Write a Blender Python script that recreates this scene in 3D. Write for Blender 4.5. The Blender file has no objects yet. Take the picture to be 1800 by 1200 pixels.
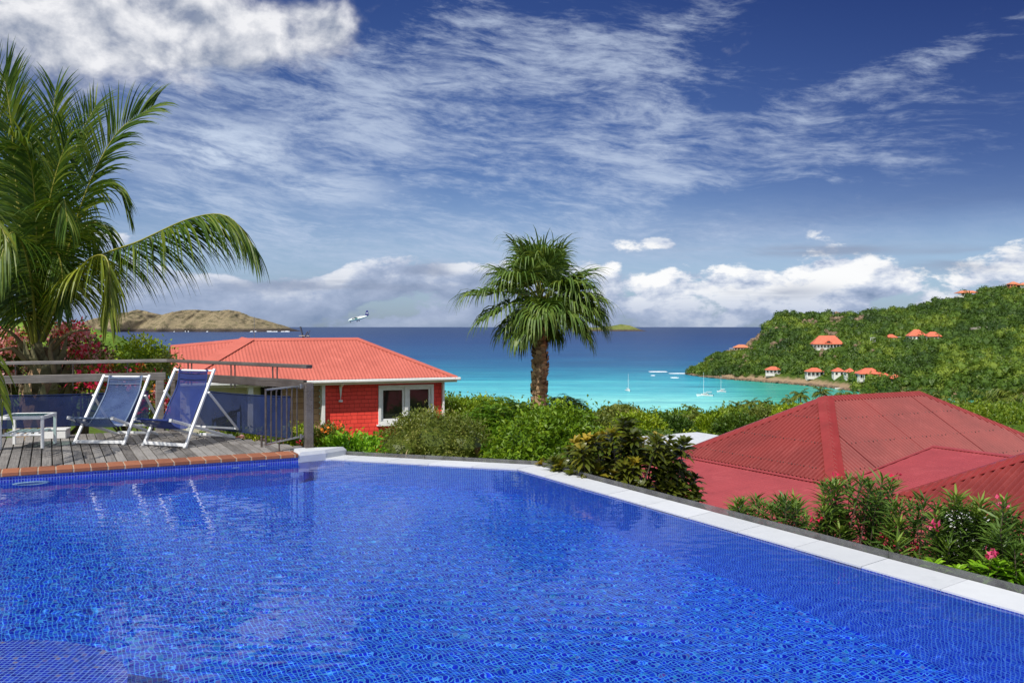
import bpy, math, random
import numpy as np
from mathutils import Vector, Matrix

R = math.radians
S = bpy.context.scene
COL = S.collection

# ------------------------------------------------------------------ frame of reference
# metres; the camera stands 1.5 m above the timber deck (z = 0), looking along +Y
F, HZ, CX, CH = 1600.0, 574.0, 900.0, 1.5
SEA = -43.5

def at(px, py, d):
    """point seen at photo pixel (px, py) standing d metres ahead"""
    return Vector(((px - CX) / F * d, d, CH - (py - HZ) / F * d))

def on(px, py, z):
    """point seen at photo pixel (px, py) lying at height z"""
    return at(px, py, F * (CH - z) / (py - HZ))

# ------------------------------------------------------------------ camera
cam = bpy.data.cameras.new('camera')
cam.sensor_width = 36.0
cam.lens = 36.0 * F / 1800.0
cam.shift_y = -(600 - HZ) / 1800.0
cam.clip_start = 0.1
cam.clip_end = 200000.0
camo = bpy.data.objects.new('camera', cam)
camo.location = (0, 0, CH)
camo.rotation_euler = (R(90), 0, 0)
COL.objects.link(camo)
S.camera = camo

# ------------------------------------------------------------------ render look
S.view_settings.view_transform = 'Standard'
S.view_settings.look = 'None'
S.view_settings.exposure = 0.08
S.view_settings.gamma = 1.0
S.render.engine = 'CYCLES'
S.cycles.use_denoising = True
S.cycles.max_bounces = 8
S.cycles.transparent_max_bounces = 24
S.cycles.caustics_reflective = False
S.cycles.caustics_refractive = True      # lets the sun reach the pool floor through the water

# ------------------------------------------------------------------ node helper
class NT:
    def __init__(self, tree):
        self.t = tree
        self.n = tree.nodes
        self.l = tree.links
        self.n.clear()

    def put(self, sock, val):
        if val is None:
            return
        if isinstance(val, bpy.types.NodeSocket):
            self.l.new(val, sock)
        elif isinstance(val, (tuple, list)):
            v = list(val)
            if sock.type == 'RGBA' and len(v) == 3:
                v = v + [1.0]
            sock.default_value = v
        else:
            sock.default_value = val

    def node(self, typ, props=None, **ins):
        nd = self.n.new(typ)
        for k, v in (props or {}).items():
            setattr(nd, k, v)
        for k, v in ins.items():
            self.put(nd.inputs[k.replace('_', ' ')] if k.replace('_', ' ') in nd.inputs else nd.inputs[k], v)
        return nd

    def m(self, op, a, b=None, c=None, clamp=False):
        nd = self.n.new('ShaderNodeMath')
        nd.operation = op
        nd.use_clamp = clamp
        self.put(nd.inputs[0], a)
        if b is not None:
            self.put(nd.inputs[1], b)
        if c is not None:
            self.put(nd.inputs[2], c)
        return nd.outputs[0]

    def vm(self, op, a, b=None):
        nd = self.n.new('ShaderNodeVectorMath')
        nd.operation = op
        self.put(nd.inputs[0], a)
        if b is not None:
            self.put(nd.inputs[1], b)
        return nd.outputs[0]

    def xyz(self, x, y, z):
        nd = self.n.new('ShaderNodeCombineXYZ')
        self.put(nd.inputs[0], x); self.put(nd.inputs[1], y); self.put(nd.inputs[2], z)
        return nd.outputs[0]

    def sep(self, v):
        nd = self.n.new('ShaderNodeSeparateXYZ')
        self.put(nd.inputs[0], v)
        return nd.outputs

    def noise(self, vec, scale, detail=3.0, rough=0.5, dist=0.0, color=False):
        nd = self.n.new('ShaderNodeTexNoise')
        self.put(nd.inputs['Vector'], vec)
        nd.inputs['Scale'].default_value = scale
        nd.inputs['Detail'].default_value = detail
        nd.inputs['Roughness'].default_value = rough
        nd.inputs['Distortion'].default_value = dist
        return nd.outputs[1 if color else 0]

    def smooth(self, x, lo, hi, t0=0.0, t1=1.0):
        nd = self.n.new('ShaderNodeMapRange')
        nd.interpolation_type = 'SMOOTHSTEP'
        self.put(nd.inputs[0], x)
        nd.inputs[1].default_value = lo; nd.inputs[2].default_value = hi
        nd.inputs[3].default_value = t0; nd.inputs[4].default_value = t1
        return nd.outputs[0]

    def lin(self, x, lo, hi, t0=0.0, t1=1.0):
        nd = self.n.new('ShaderNodeMapRange')
        self.put(nd.inputs[0], x)
        nd.inputs[1].default_value = lo; nd.inputs[2].default_value = hi
        nd.inputs[3].default_value = t0; nd.inputs[4].default_value = t1
        return nd.outputs[0]

    def ramp(self, x, stops, interp='LINEAR'):
        nd = self.n.new('ShaderNodeValToRGB')
        nd.color_ramp.interpolation = interp
        el = nd.color_ramp.elements
        while len(el) < len(stops):
            el.new(0.5)
        for e, (p, c) in zip(el, stops):
            e.position = p
            e.color = tuple(c) + (1.0,) if len(c) == 3 else c
        self.put(nd.inputs[0], x)
        return nd.outputs[0]

    def mix(self, f, a, b, mode='MIX'):
        nd = self.n.new('ShaderNodeMix')
        nd.data_type = 'RGBA'
        nd.blend_type = mode
        self.put(nd.inputs[0], f)
        self.put(nd.inputs[6], a)
        self.put(nd.inputs[7], b)
        return nd.outputs[2]

# ------------------------------------------------------------------ sky and sun
SUN_EL = R(50)
SUN_H = Vector((-0.52, -0.854))            # the sun stands behind the photographer, to the left

sun = bpy.data.lights.new('sun', 'SUN')
sun.energy = 4.4
sun.angle = R(0.5)
sun.color = (1.0, 0.95, 0.86)
sun.cycles.is_caustics_light = True
suno = bpy.data.objects.new('sun', sun)
to_sun = Vector((SUN_H.x * math.cos(SUN_EL), SUN_H.y * math.cos(SUN_EL), math.sin(SUN_EL)))
suno.rotation_euler = to_sun.to_track_quat('Z', 'Y').to_euler()
suno.location = (-20, -30, 60)
COL.objects.link(suno)

world = bpy.data.worlds.new('World')
S.world = world
world.use_nodes = True

def build_sky():
    w = NT(world.node_tree)
    tc = w.n.new('ShaderNodeTexCoord').outputs['Generated']
    d = w.vm('NORMALIZE', tc)
    dx, dy, dz = w.sep(d)
    az = w.m('ARCTAN2', dx, dy)
    el = w.m('ARCSINE', dz)
    sky = w.n.new('ShaderNodeTexSky')
    sky.sky_type = 'NISHITA'
    sky.sun_disc = False
    sky.sun_elevation = SUN_EL
    sky.sun_rotation = math.atan2(SUN_H.x, SUN_H.y)
    sky.air_density = 1.0
    sky.dust_density = 0.4
    sky.ozone_density = 2.0

    def A(px): return math.atan((px - CX) / F)
    def E(px, py): return math.atan((HZ - py) / F * math.cos(A(px)))

    # polarised deep blue overhead, paler towards the horizon
    tint = w.ramp(w.lin(el, 0.0, 0.42), [(0.0, (0.42, 0.56, 0.95)), (0.10, (0.52, 0.64, 0.92)), (0.20, (0.58, 0.66, 0.86)), (0.42, (0.33, 0.42, 0.68)),
                                         (0.80, (0.20, 0.28, 0.56)), (1.0, (0.18, 0.26, 0.54))])
    pol = w.smooth(az, A(700), A(1900), 1.0, 0.58)
    pol = w.m('MAXIMUM', pol, w.smooth(el, 0.05, 0.22, 1.0, 0.0))
    blue = w.mix(1.0, sky.outputs[0], tint, 'MULTIPLY')
    blue = w.mix(1.0, blue, w.xyz(pol, pol, w.m('POWER', pol, 0.7)), 'MULTIPLY')

    def blob(px, py, rx, ry, soft=1.0, rot=0.0):
        """soft bump of one cloud's place in the sky"""
        a0, e0 = A(px), E(px, py)
        ax = w.m('SUBTRACT', az, a0)
        ey = w.m('SUBTRACT', el, e0)
        c, s = math.cos(rot), math.sin(rot)
        p = w.m('ADD', w.m('MULTIPLY', ax, c), w.m('MULTIPLY', ey, s))
        q = w.m('SUBTRACT', w.m('MULTIPLY', ey, c), w.m('MULTIPLY', ax, s))
        p = w.m('DIVIDE', p, rx / F)
        q = w.m('DIVIDE', q, ry / F)
        r2 = w.m('ADD', w.m('MULTIPLY', p, p), w.m('MULTIPLY', q, q))
        return w.m('EXPONENT', w.m('MULTIPLY', r2, -soft))

    def total(lst):
        o = lst[0]
        for x in lst[1:]:
            o = w.m('ADD', o, x)
        return o

    # ---- cirrus: wind-combed streaks
    warp = w.noise(w.xyz(w.m('MULTIPLY', az, 2.2), w.m('MULTIPLY', el, 5.0), 3.1), 1.6, 3, 0.55, color=True)
    wx, wy, wz = w.sep(warp)
    sx = w.m('ADD', az, w.m('MULTIPLY', w.m('SUBTRACT', wx, 0.5), 0.12))
    sy = w.m('ADD', el, w.m('MULTIPLY', w.m('SUBTRACT', wy, 0.5), 0.055))
    rot = -0.12
    cx_ = w.m('ADD', w.m('MULTIPLY', sx, math.cos(rot)), w.m('MULTIPLY', sy, math.sin(rot)))
    cy_ = w.m('SUBTRACT', w.m('MULTIPLY', sy, math.cos(rot)), w.m('MULTIPLY', sx, math.sin(rot)))
    n1 = w.noise(w.xyz(w.m('MULTIPLY', cx_, 5.2), w.m('MULTIPLY', cy_, 22.0), 0.7), 2.0, 8, 0.66, 0.12)
    n1b = w.noise(w.xyz(w.m('MULTIPLY', cx_, 14.0), w.m('MULTIPLY', cy_, 62.0), 5.7), 2.2, 6, 0.68, 0.1)
    n2 = w.noise(w.xyz(w.m('MULTIPLY', az, 3.0), w.m('MULTIPLY', el, 6.0), 9.0), 1.5, 3, 0.5)
    region = total([blob(700, 190, 460, 170), blob(430, 270, 210, 85), w.m('MULTIPLY', blob(1000, 230, 300, 100), 0.8), w.m('MULTIPLY', blob(960, 70, 240, 55, 1, -0.3), 0.75), w.m('MULTIPLY', blob(1230, 40, 150, 45, 1, 0.3), 0.45), w.m('MULTIPLY', blob(1560, 190, 330, 60, 1, 0.25), 0.55), w.m('MULTIPLY', blob(1330, 300, 300, 50), 0.4),
                    w.m('MULTIPLY', blob(1610, 110, 200, 26, 1, 0.25), 0.95), w.m('MULTIPLY', blob(1700, 260, 260, 40), 0.25),
                    w.m('MULTIPLY', blob(800, 420, 600, 60), 0.55), w.m('MULTIPLY', blob(300, 350, 160, 40), 0.5)])
    region = w.m('MINIMUM', region, 1.15)
    cir = w.m('ADD', w.m('MULTIPLY', n1, 0.58), w.m('MULTIPLY', n1b, 0.42))
    cir = w.m('ADD', cir, w.m('MULTIPLY', w.m('SUBTRACT', n2, 0.5), 0.34))
    cir = w.m('ADD', cir, w.m('MULTIPLY', w.m('SUBTRACT', region, 0.75), 0.22))
    cirrus = w.m('MULTIPLY', w.smooth(cir, 0.43, 0.76), w.m('MINIMUM', w.m('MULTIPLY', region, 1.2), 0.66))
    cirrus = w.m('MAXIMUM', cirrus, w.m('MULTIPLY', w.m('MAXIMUM', blob(400, 270, 190, 75), w.m('MULTIPLY', blob(560, 330, 120, 40), 0.9)), w.smooth(w.m('ADD', n1, w.m('MULTIPLY', n1b, 0.3)), 0.44, 0.80, 0.15, 1.0)))

    # ---- big soft cumulus over the top left corner
    pc = w.xyz(w.m('MULTIPLY', az, 9.5), w.m('MULTIPLY', el, 12.0), 2.0)
    nc = w.noise(pc, 1.5, 7, 0.58, 0.2)
    base = total([blob(160, 10, 290, 95, 1.2), blob(400, 75, 140, 55, 1.1), blob(560, 45, 80, 48, 1.1), blob(10, 10, 220, 130, 1.0)])
    cum = w.m('ADD', w.m('MINIMUM', base, 1.1), w.m('MULTIPLY', w.m('SUBTRACT', nc, 0.5), 1.9))
    cumulus = w.smooth(cum, 0.30, 1.12)
    nc_up = w.noise(w.vm('ADD', pc, (0.10, 0.22, 0.0)), 1.5, 7, 0.58, 0.2)
    cum_sh = w.m('ADD', 0.55, w.m('MULTIPLY', w.m('SUBTRACT', nc, nc_up), 3.4), clamp=True)

    # ---- cumulus bank along the horizon
    ph = w.xyz(w.m('MULTIPLY', az, 13.0), w.m('MULTIPLY', el, 25.0), 4.9)
    nh = w.noise(ph, 1.0, 8, 0.60, 0.15)
    nh_up = w.noise(w.vm('ADD', ph, (-0.12, 0.30, 0.0)), 1.0, 8, 0.60, 0.15)
    bank = total([blob(1180, 492, 70, 30, 0.9), blob(1300, 500, 80, 22, 0.9), blob(1440, 482, 100, 42, 0.9), blob(1530, 492, 80, 26, 0.9), blob(1775, 478, 70, 36, 0.9),
                  blob(430, 522, 110, 26, 0.9), blob(590, 500, 90, 30, 0.9), blob(720, 492, 80, 30, 0.9), blob(880, 500, 90, 34, 0.8), blob(300, 505, 90, 36, 0.8),
                  w.m('MULTIPLY', blob(1070, 470, 70, 50), 0.6), w.m('MULTIPLY', blob(1160, 428, 32, 9, 1, -0.2), 0.95), w.m('MULTIPLY', blob(250, 430, 110, 25), 0.45)])
    low = w.smooth(el, 0.0, 0.066, 0.95, 0.0)
    dens = w.m('ADD', w.m('ADD', w.m('MINIMUM', bank, 1.0), low), w.m('MULTIPLY', w.m('SUBTRACT', nh, 0.5), 3.3))
    bankm = w.smooth(dens, 0.50, 0.80)
    bankm = w.m('MULTIPLY', w.m('MULTIPLY', bankm, w.smooth(el, -0.002, 0.014, 0.8, 1.0)), w.smooth(el, 0.085, 0.112, 1.0, 0.0))
    lit = w.m('ADD', 0.56, w.m('MULTIPLY', w.m('SUBTRACT', nh, nh_up), 2.3), clamp=True)
    right = w.smooth(az, A(900), A(1220), 0.0, 1.0)
    lit = w.m('MULTIPLY', lit, w.lin(right, 0, 1, 0.74, 1.45), clamp=True)
    topw = w.smooth(el, 0.010, 0.058, 0.50, 1.0)
    lit = w.m('MULTIPLY', lit, topw)
    # grey flat streaks lying in front of the bright tops
    gs = w.noise(w.xyz(w.m('MULTIPLY', az, 7.0), w.m('MULTIPLY', el, 62.0), 1.0), 1.0, 4, 0.5)
    greyb = total([blob(1310, 440, 120, 10), blob(1480, 440, 90, 9), blob(1690, 455, 80, 22), blob(760, 478, 40, 16), blob(1340, 515, 110, 14), blob(560, 500, 200, 16)])
    grey = w.m('MULTIPLY', w.m('MINIMUM', greyb, 1.0), w.smooth(gs, 0.36, 0.62))

    K = 9.0      # radiance of cloud tops before the background strength
    c = w.mix(w.m('MULTIPLY', cirrus, 1.0), blue, (0.66 * K, 0.76 * K, 0.92 * K))
    veil = w.m('MULTIPLY', total([blob(700, 440, 700, 60), w.m('MULTIPLY', blob(1300, 420, 500, 40), 0.35)]), w.smooth(w.m('ADD', w.m('MULTIPLY', n1, 0.5), w.m('MULTIPLY', n1b, 0.5)), 0.30, 0.72, 0.15, 0.75))
    c = w.mix(veil, c, (0.52 * K, 0.62 * K, 0.82 * K))
    cumcol = w.mix(cum_sh, (0.33 * K, 0.38 * K, 0.49 * K), (1.0 * K, 1.0 * K, 1.02 * K))
    c = w.mix(w.m('MULTIPLY', cumulus, 0.92), c, cumcol)
    bankcol = w.ramp(lit, [(0.0, (0.22 * 1, 0.30, 0.47)), (0.35, (0.42, 0.50, 0.68)), (0.62, (0.74, 0.79, 0.90)), (0.9, (1.06, 1.06, 1.06))])
    bankcol = w.mix(1.0, bankcol, (K, K, K), 'MULTIPLY')
    c = w.mix(w.m('MULTIPLY', bankm, 0.95), c, bankcol)
    c = w.mix(w.m('MULTIPLY', grey, 0.75), c, (0.30 * K, 0.36 * K, 0.50 * K))
    # broken bright cumulus, unseen behind the photographer and overhead, added to fill shadows
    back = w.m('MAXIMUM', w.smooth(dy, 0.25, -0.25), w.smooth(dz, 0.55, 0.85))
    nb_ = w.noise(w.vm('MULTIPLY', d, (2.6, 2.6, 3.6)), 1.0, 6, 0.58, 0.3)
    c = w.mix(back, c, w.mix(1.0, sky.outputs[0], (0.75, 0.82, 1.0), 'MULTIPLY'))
    rear_fill = w.m('MULTIPLY', back, w.smooth(nb_, 0.40, 0.60))
    c = w.mix(w.m('MULTIPLY', rear_fill, 0.9), c, w.mix(w.smooth(nb_, 0.45, 0.70), (0.80 * K, 0.86 * K, 0.95 * K), (1.15 * K, 1.15 * K, 1.15 * K)))
    # the sky below the horizon is sea-grey
    c = w.mix(w.smooth(el, -0.03, -0.004, 1.0, 0.0), c, (0.9, 1.4, 2.2))
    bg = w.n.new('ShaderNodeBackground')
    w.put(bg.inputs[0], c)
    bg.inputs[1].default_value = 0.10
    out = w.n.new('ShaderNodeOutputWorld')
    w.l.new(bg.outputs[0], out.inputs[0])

build_sky()
world.cycles.sampling_method = 'MANUAL'
world.cycles.sample_map_resolution = 1024

# ------------------------------------------------------------------ mesh helpers
class MB:
    """collects vertices and faces; build() links them as ONE mesh object"""
    def __init__(self):
        self.v = []; self.f = []; self.nv = 0

    def add(self, V, faces, var=0.5, mat=0):
        V = np.asarray(V, dtype=np.float64).reshape(-1, 3)
        if isinstance(faces, np.ndarray):
            groups = [faces]
        else:
            by = {}
            for f in faces:
                by.setdefault(len(f), []).append(f)
            groups = [np.array(g) for g in by.values()]
        for g in groups:
            vv = np.full(len(g), var) if np.isscalar(var) else np.asarray(var)
            self.f.append((g + self.nv, vv, mat))
        self.v.append(V); self.nv += len(V)
        return self

    def build(self, name, mats, parent=None, smooth=False, loc=None, tc=None):
        me = bpy.data.meshes.new(name)
        V = np.concatenate(self.v) if self.v else np.zeros((0, 3))
        me.vertices.add(len(V))
        me.vertices.foreach_set('co', V.astype(np.float32).ravel())
        loops = np.concatenate([f.ravel() for f, _, _ in self.f])
        sizes = np.concatenate([np.full(len(f), f.shape[1]) for f, _, _ in self.f])
        var = np.concatenate([v for _, v, _ in self.f])
        mi = np.concatenate([np.full(len(f), m) for f, _, m in self.f])
        me.loops.add(len(loops))
        me.loops.foreach_set('vertex_index', loops.astype(np.int32))
        me.polygons.add(len(sizes))
        start = np.concatenate([[0], np.cumsum(sizes)[:-1]])
        me.polygons.foreach_set('loop_start', start.astype(np.int32))
        me.polygons.foreach_set('loop_total', sizes.astype(np.int32))
        me.polygons.foreach_set('material_index', mi.astype(np.int32))
        me.polygons.foreach_set('use_smooth', np.full(len(sizes), bool(smooth)))
        a = me.attributes.new('var', 'FLOAT', 'FACE')
        a.data.foreach_set('value', var.astype(np.float32))
        if tc is not None:
            t = me.attributes.new('tc', 'FLOAT_VECTOR', 'POINT')
            t.data.foreach_set('vector', np.asarray(tc, dtype=np.float32).ravel())
        for m_ in (mats if isinstance(mats, (list, tuple)) else [mats]):
            me.materials.append(M[m_] if isinstance(m_, str) else m_)
        me.update(calc_edges=True)
        me.validate()
        o = bpy.data.objects.new(name, me)
        COL.objects.link(o)
        if parent is not None:
            o.parent = parent
        if loc is not None:
            o.location = loc
        return o

BOXF = [[0, 1, 3, 2], [4, 6, 7, 5], [0, 4, 5, 1], [2, 3, 7, 6], [0, 2, 6, 4], [1, 5, 7, 3]]

def unit(v):
    v = np.asarray(v, dtype=float)
    return v / (np.linalg.norm(v, axis=-1, keepdims=True) + 1e-12)

def box(mb, c, s, ax=None, var=0.5, mat=0):
    """box: centre c, full size s, optional 3 axes"""
    c = np.asarray(c, float)
    ax = np.eye(3) if ax is None else np.asarray(ax, float)
    P = [c + ax[0] * s[0] / 2 * i + ax[1] * s[1] / 2 * j + ax[2] * s[2] / 2 * k for i in (-1, 1) for j in (-1, 1) for k in (-1, 1)]
    return mb.add(P, BOXF, var, mat)

def bevbox(mb, c, s, b=0.006, ax=None, var=0.5, mat=0):
    """box with chamfered edges"""
    c = np.asarray(c, float)
    ax = np.eye(3) if ax is None else np.asarray(ax, float)
    h = np.array(s, float) / 2
    b = min(b, h.min() * 0.45)
    pts = []; idx = {}
    for i in (-1, 1):
        for j in (-1, 1):
            for k in (-1, 1):
                for a in range(3):
                    q = np.array([i, j, k]) * h
                    for e in range(3):
                        if e != a:
                            q[e] -= np.sign(q[e]) * b
                    idx[(i, j, k, a)] = len(pts)
                    pts.append(c + ax[0] * q[0] + ax[1] * q[1] + ax[2] * q[2])
    fs = []
    for a in range(3):
        o = [e for e in range(3) if e != a]
        for s_ in (-1, 1):
            r = []
            for (p, q) in ((-1, -1), (1, -1), (1, 1), (-1, 1)):
                t = [0, 0, 0]; t[a] = s_; t[o[0]] = p; t[o[1]] = q
                r.append(idx[tuple(t) + (a,)])
            fs.append(r)
    for a in range(3):
        o = [e for e in range(3) if e != a]
        for p in (-1, 1):
            for q in (-1, 1):
                t0 = [0, 0, 0]; t0[a] = -1; t0[o[0]] = p; t0[o[1]] = q
                t1 = list(t0); t1[a] = 1
                fs.append([idx[tuple(t0) + (o[0],)], idx[tuple(t1) + (o[0],)], idx[tuple(t1) + (o[1],)], idx[tuple(t0) + (o[1],)]])
    for i in (-1, 1):
        for j in (-1, 1):
            for k in (-1, 1):
                fs.append([idx[(i, j, k, a)] for a in range(3)])
    return mb.add(pts, fs, var, mat)

def frame_of(d, up=(0, 0, 1)):
    d = unit(d); up = np.asarray(up, float)
    s = np.cross(d, up)
    if np.linalg.norm(s) < 1e-4:
        s = np.cross(d, (1, 0, 0))
    s = unit(s); u = np.cross(s, d)
    return d, s, u

def beam(mb, p0, p1, w, h, up=(0, 0, 1), var=0.5, mat=0, bev=0.0):
    """bar from p0 to p1, w wide (sideways), h high"""
    p0 = np.asarray(p0, float); p1 = np.asarray(p1, float)
    d, s, u = frame_of(p1 - p0, up)
    L = np.linalg.norm(p1 - p0)
    if bev:
        return bevbox(mb, (p0 + p1) / 2, (L, w, h), bev, [d, s, u], var, mat)
    return box(mb, (p0 + p1) / 2, (L, w, h), [d, s, u], var, mat)

def tube(mb, pts, rad, n=8, var=0.5, mat=0, cap=True, jitter=None):
    P = np.asarray(pts, float)
    rad = np.full(len(P), rad) if np.isscalar(rad) else np.asarray(rad, float)
    T = np.gradient(P, axis=0)
    V = []
    ref = np.array((0.0, 0.0, 1.0)) if abs(unit(T[0])[2]) < 0.9 else np.array((1.0, 0.0, 0.0))
    for i in range(len(P)):
        t = unit(T[i]); a = unit(np.cross(t, ref)); b = np.cross(t, a)
        ref = np.cross(a, t) if False else ref
        for k in range(n):
            an = 2 * math.pi * k / n
            r = rad[i] * (1 if jitter is None else 1 + jitter[i][k])
            V.append(P[i] + (a * math.cos(an) + b * math.sin(an)) * r)
    fs = []
    for i in range(len(P) - 1):
        for k in range(n):
            k2 = (k + 1) % n
            fs.append([i * n + k, i * n + k2, (i + 1) * n + k2, (i + 1) * n + k])
    if cap:
        fs.append(list(range(n))[::-1]); fs.append([(len(P) - 1) * n + k for k in range(n)])
    return mb.add(V, fs, var, mat)

def lathe(mb, prof, c, n=16, var=0.5, mat=0):
    V = []; fs = []
    for (r, z) in prof:
        for k in range(n):
            a = 2 * math.pi * k / n
            V.append((c[0] + r * math.cos(a), c[1] + r * math.sin(a), c[2] + z))
    for i in range(len(prof) - 1):
        for k in range(n):
            k2 = (k + 1) % n
            fs.append([i * n + k, i * n + k2, (i + 1) * n + k2, (i + 1) * n + k])
    fs.append([(len(prof) - 1) * n + k for k in range(n)])
    return mb.add(V, fs, var, mat)

def prism(mb, poly, z0, z1, var=0.5, mat=0):
    """upright prism; z0, z1 numbers or per-vertex lists"""
    n = len(poly)
    z0 = [z0] * n if np.isscalar(z0) else z0
    z1 = [z1] * n if np.isscalar(z1) else z1
    V = [(p[0], p[1], a) for p, a in zip(poly, z0)] + [(p[0], p[1], a) for p, a in zip(poly, z1)]
    fs = [list(range(n))[::-1], [n + i for i in range(n)]] + [[i, (i + 1) % n, n + (i + 1) % n, n + i] for i in range(n)]
    return mb.add(V, fs, var, mat)

def slab(mb, poly3, th, var=0.5, mat=0):
    """flat 3-D polygon with thickness th below it"""
    P = [np.asarray(p, float) for p in poly3]
    n = len(P)
    nm = unit(np.cross(P[1] - P[0], P[2] - P[0]))
    if nm[2] < 0:
        nm = -nm
    V = P + [p - nm * th for p in P]
    fs = [list(range(n)), [n + i for i in range(n)][::-1]] + [[i, n + i, n + (i + 1) % n, (i + 1) % n] for i in range(n)]
    return mb.add(V, fs, var, mat)

def catmull(pts, n):
    P = [np.asarray(p, float) for p in pts]
    P = [2 * P[0] - P[1]] + P + [2 * P[-1] - P[-2]]
    out = []
    m = len(P) - 3
    for t in np.linspace(0, m - 1e-6, n):
        i = int(t); u = t - i
        a, b, c, d = P[i:i + 4]
        out.append(0.5 * ((2 * b) + (c - a) * u + (2 * a - 5 * b + 4 * c - d) * u * u + (3 * b - a - 3 * c + d) * u ** 3))
    return np.array(out)

# ---- leaves
def leaves(mb, P, D, L, W, rng, mat=0, fold=0.18, droop=0.0, var=None, flat=0.6):
    """folded diamond leaves at P (n,3) pointing along D"""
    P = np.asarray(P, float); n = len(P)
    D = unit(D)
    L = np.broadcast_to(np.asarray(L, float), (n,))[:, None]
    W = np.broadcast_to(np.asarray(W, float), (n,))[:, None]
    up = np.array((0, 0, 1.0)) + rng.normal(0, flat, (n, 3))
    Sd = unit(np.cross(D, up)); N = np.cross(Sd, D)
    mid = P + D * L * 0.45
    tip = P + D * L - np.array((0, 0, 1.0)) * droop * L
    l = mid + Sd * W / 2 + N * fold * W
    r = mid - Sd * W / 2 + N * fold * W
    V = np.stack([P, l, tip, r], 1).reshape(-1, 3)
    b = np.arange(n)[:, None] * 4
    Fs = np.concatenate([b + np.array([[0, 2, 1]]), b + np.array([[0, 3, 2]])])
    vv = rng.uniform(0, 1, n) if var is None else np.broadcast_to(np.asarray(var, float), (n,))
    mb.add(V, Fs, np.concatenate([vv, vv]), mat)

def strips(mb, C, Wd, Sd, var=0.5, mat=0):
    """ribbons: C (n,k,3) centre lines, Wd (n,k) half widths, Sd (n,3) or (n,k,3) side vectors"""
    C = np.asarray(C, float); n, k, _ = C.shape
    Sd = np.asarray(Sd, float)
    if Sd.ndim == 2:
        Sd = np.repeat(Sd[:, None, :], k, 1)
    Wd = np.asarray(Wd, float)[..., None]
    V = np.stack([C - Sd * Wd, C + Sd * Wd], 2).reshape(-1, 3)
    b = (np.arange(n)[:, None] * k * 2 + np.arange(k - 1)[None, :] * 2).reshape(-1, 1)
    Fs = b + np.array([[0, 1, 3, 2]])
    vv = np.repeat(np.broadcast_to(np.asarray(var, float), (n,)), k - 1)
    mb.add(V, Fs, vv, mat)

def sphere_pts(rng, n):
    return unit(rng.normal(0, 1, (n, 3)))

def crown(mb, rng, blobs, clumps, per, L, W, mat=0, spread=0.22, up=0.35, droop=0.1, shell=0.62, core=None, jag=0.16, varbase=None):
    """leaf clumps through the outer volume of several blobs [(centre, radii), ...]; clump = a twig of leaves"""
    vol = np.array([b[1][0] * b[1][1] * b[1][2] for b in blobs]) ** 0.66
    cnt = np.maximum(1, (clumps * vol / vol.sum()).astype(int))
    for (c, r), k in zip(blobs, cnt):
        c = np.asarray(c, float); r = np.asarray(r, float)
        d = sphere_pts(rng, k)
        d[:, 2] = np.where(d[:, 2] < -0.35, -d[:, 2], d[:, 2])
        rr = shell + (1.0 - shell) * rng.uniform(0, 1, k) ** 0.7 + rng.normal(0, jag, k) * 0.5
        cc = c + d * r * rr[:, None]
        tw = rng.uniform(0, 1, k)
        nn = np.repeat(np.arange(k), per)
        size = spread * rng.uniform(0.6, 1.5, k)
        P = cc[nn] + rng.normal(0, 1, (len(nn), 3)) * (size[nn] * 0.5)[:, None]
        D = d[nn] * 0.7 + sphere_pts(rng, len(nn)) * 0.85 + np.array((0, 0, up))
        sc = rng.uniform(0.65, 1.25, len(nn))
        vv = np.clip(tw[nn] * 0.6 + rng.uniform(0, 0.4, len(nn)), 0, 1)
        if varbase is not None:
            vv = np.clip(vv * varbase[1] + varbase[0], 0, 1)
        leaves(mb, P, D, L * sc, W * sc, rng, mat, droop=droop, var=vv)
        if core:
            blobmesh(mb, rng, c - np.array((0, 0, r[2] * 0.1)), r * core, mat, 2, 0.18, var=0.15)

_ico = {}
def ico(sub):
    if sub in _ico:
        return _ico[sub]
    import bmesh
    bm = bmesh.new()
    bmesh.ops.create_icosphere(bm, subdivisions=sub, radius=1.0)
    V = np.array([v.co[:] for v in bm.verts]); Fs = np.array([[v.index for v in f.verts] for f in bm.faces])
    bm.free()
    _ico[sub] = (V, Fs)
    return _ico[sub]

def blobmesh(mb, rng, c, r, mat=0, sub=2, amp=0.15, var=0.3):
    V, Fs = ico(sub)
    k = rng.normal(0, 1, (4, 3)) * 2.2
    ph = rng.uniform(0, 6, 4)
    nz = sum(np.sin(V @ k[i] + ph[i]) for i in range(4)) / 4
    mb.add(np.asarray(c) + V * np.asarray(r) * (1 + amp * nz)[:, None], Fs, var, mat)

def vnoise(x, y, seed=0):
    """smooth value noise, numpy"""
    x = np.asarray(x, float); y = np.asarray(y, float)
    xi = np.floor(x).astype(np.int64); yi = np.floor(y).astype(np.int64)
    xf = x - xi; yf = y - yi
    def h(a, b):
        n = (a * 374761393 + b * 668265263 + seed * 1442695041) & 0x7fffffff
        n = ((n ^ (n >> 13)) * 1274126177) & 0x7fffffff
        return ((n ^ (n >> 16)) & 0xffff) / 65535.0
    u = xf * xf * (3 - 2 * xf); v = yf * yf * (3 - 2 * yf)
    return (h(xi, yi) * (1 - u) + h(xi + 1, yi) * u) * (1 - v) + (h(xi, yi + 1) * (1 - u) + h(xi + 1, yi + 1) * u) * v

def fbm(x, y, o=4, seed=0):
    return sum(vnoise(x * 2 ** i, y * 2 ** i, seed + i) * 0.5 ** (i + 1) for i in range(o)) / (1 - 0.5 ** o)

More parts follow.
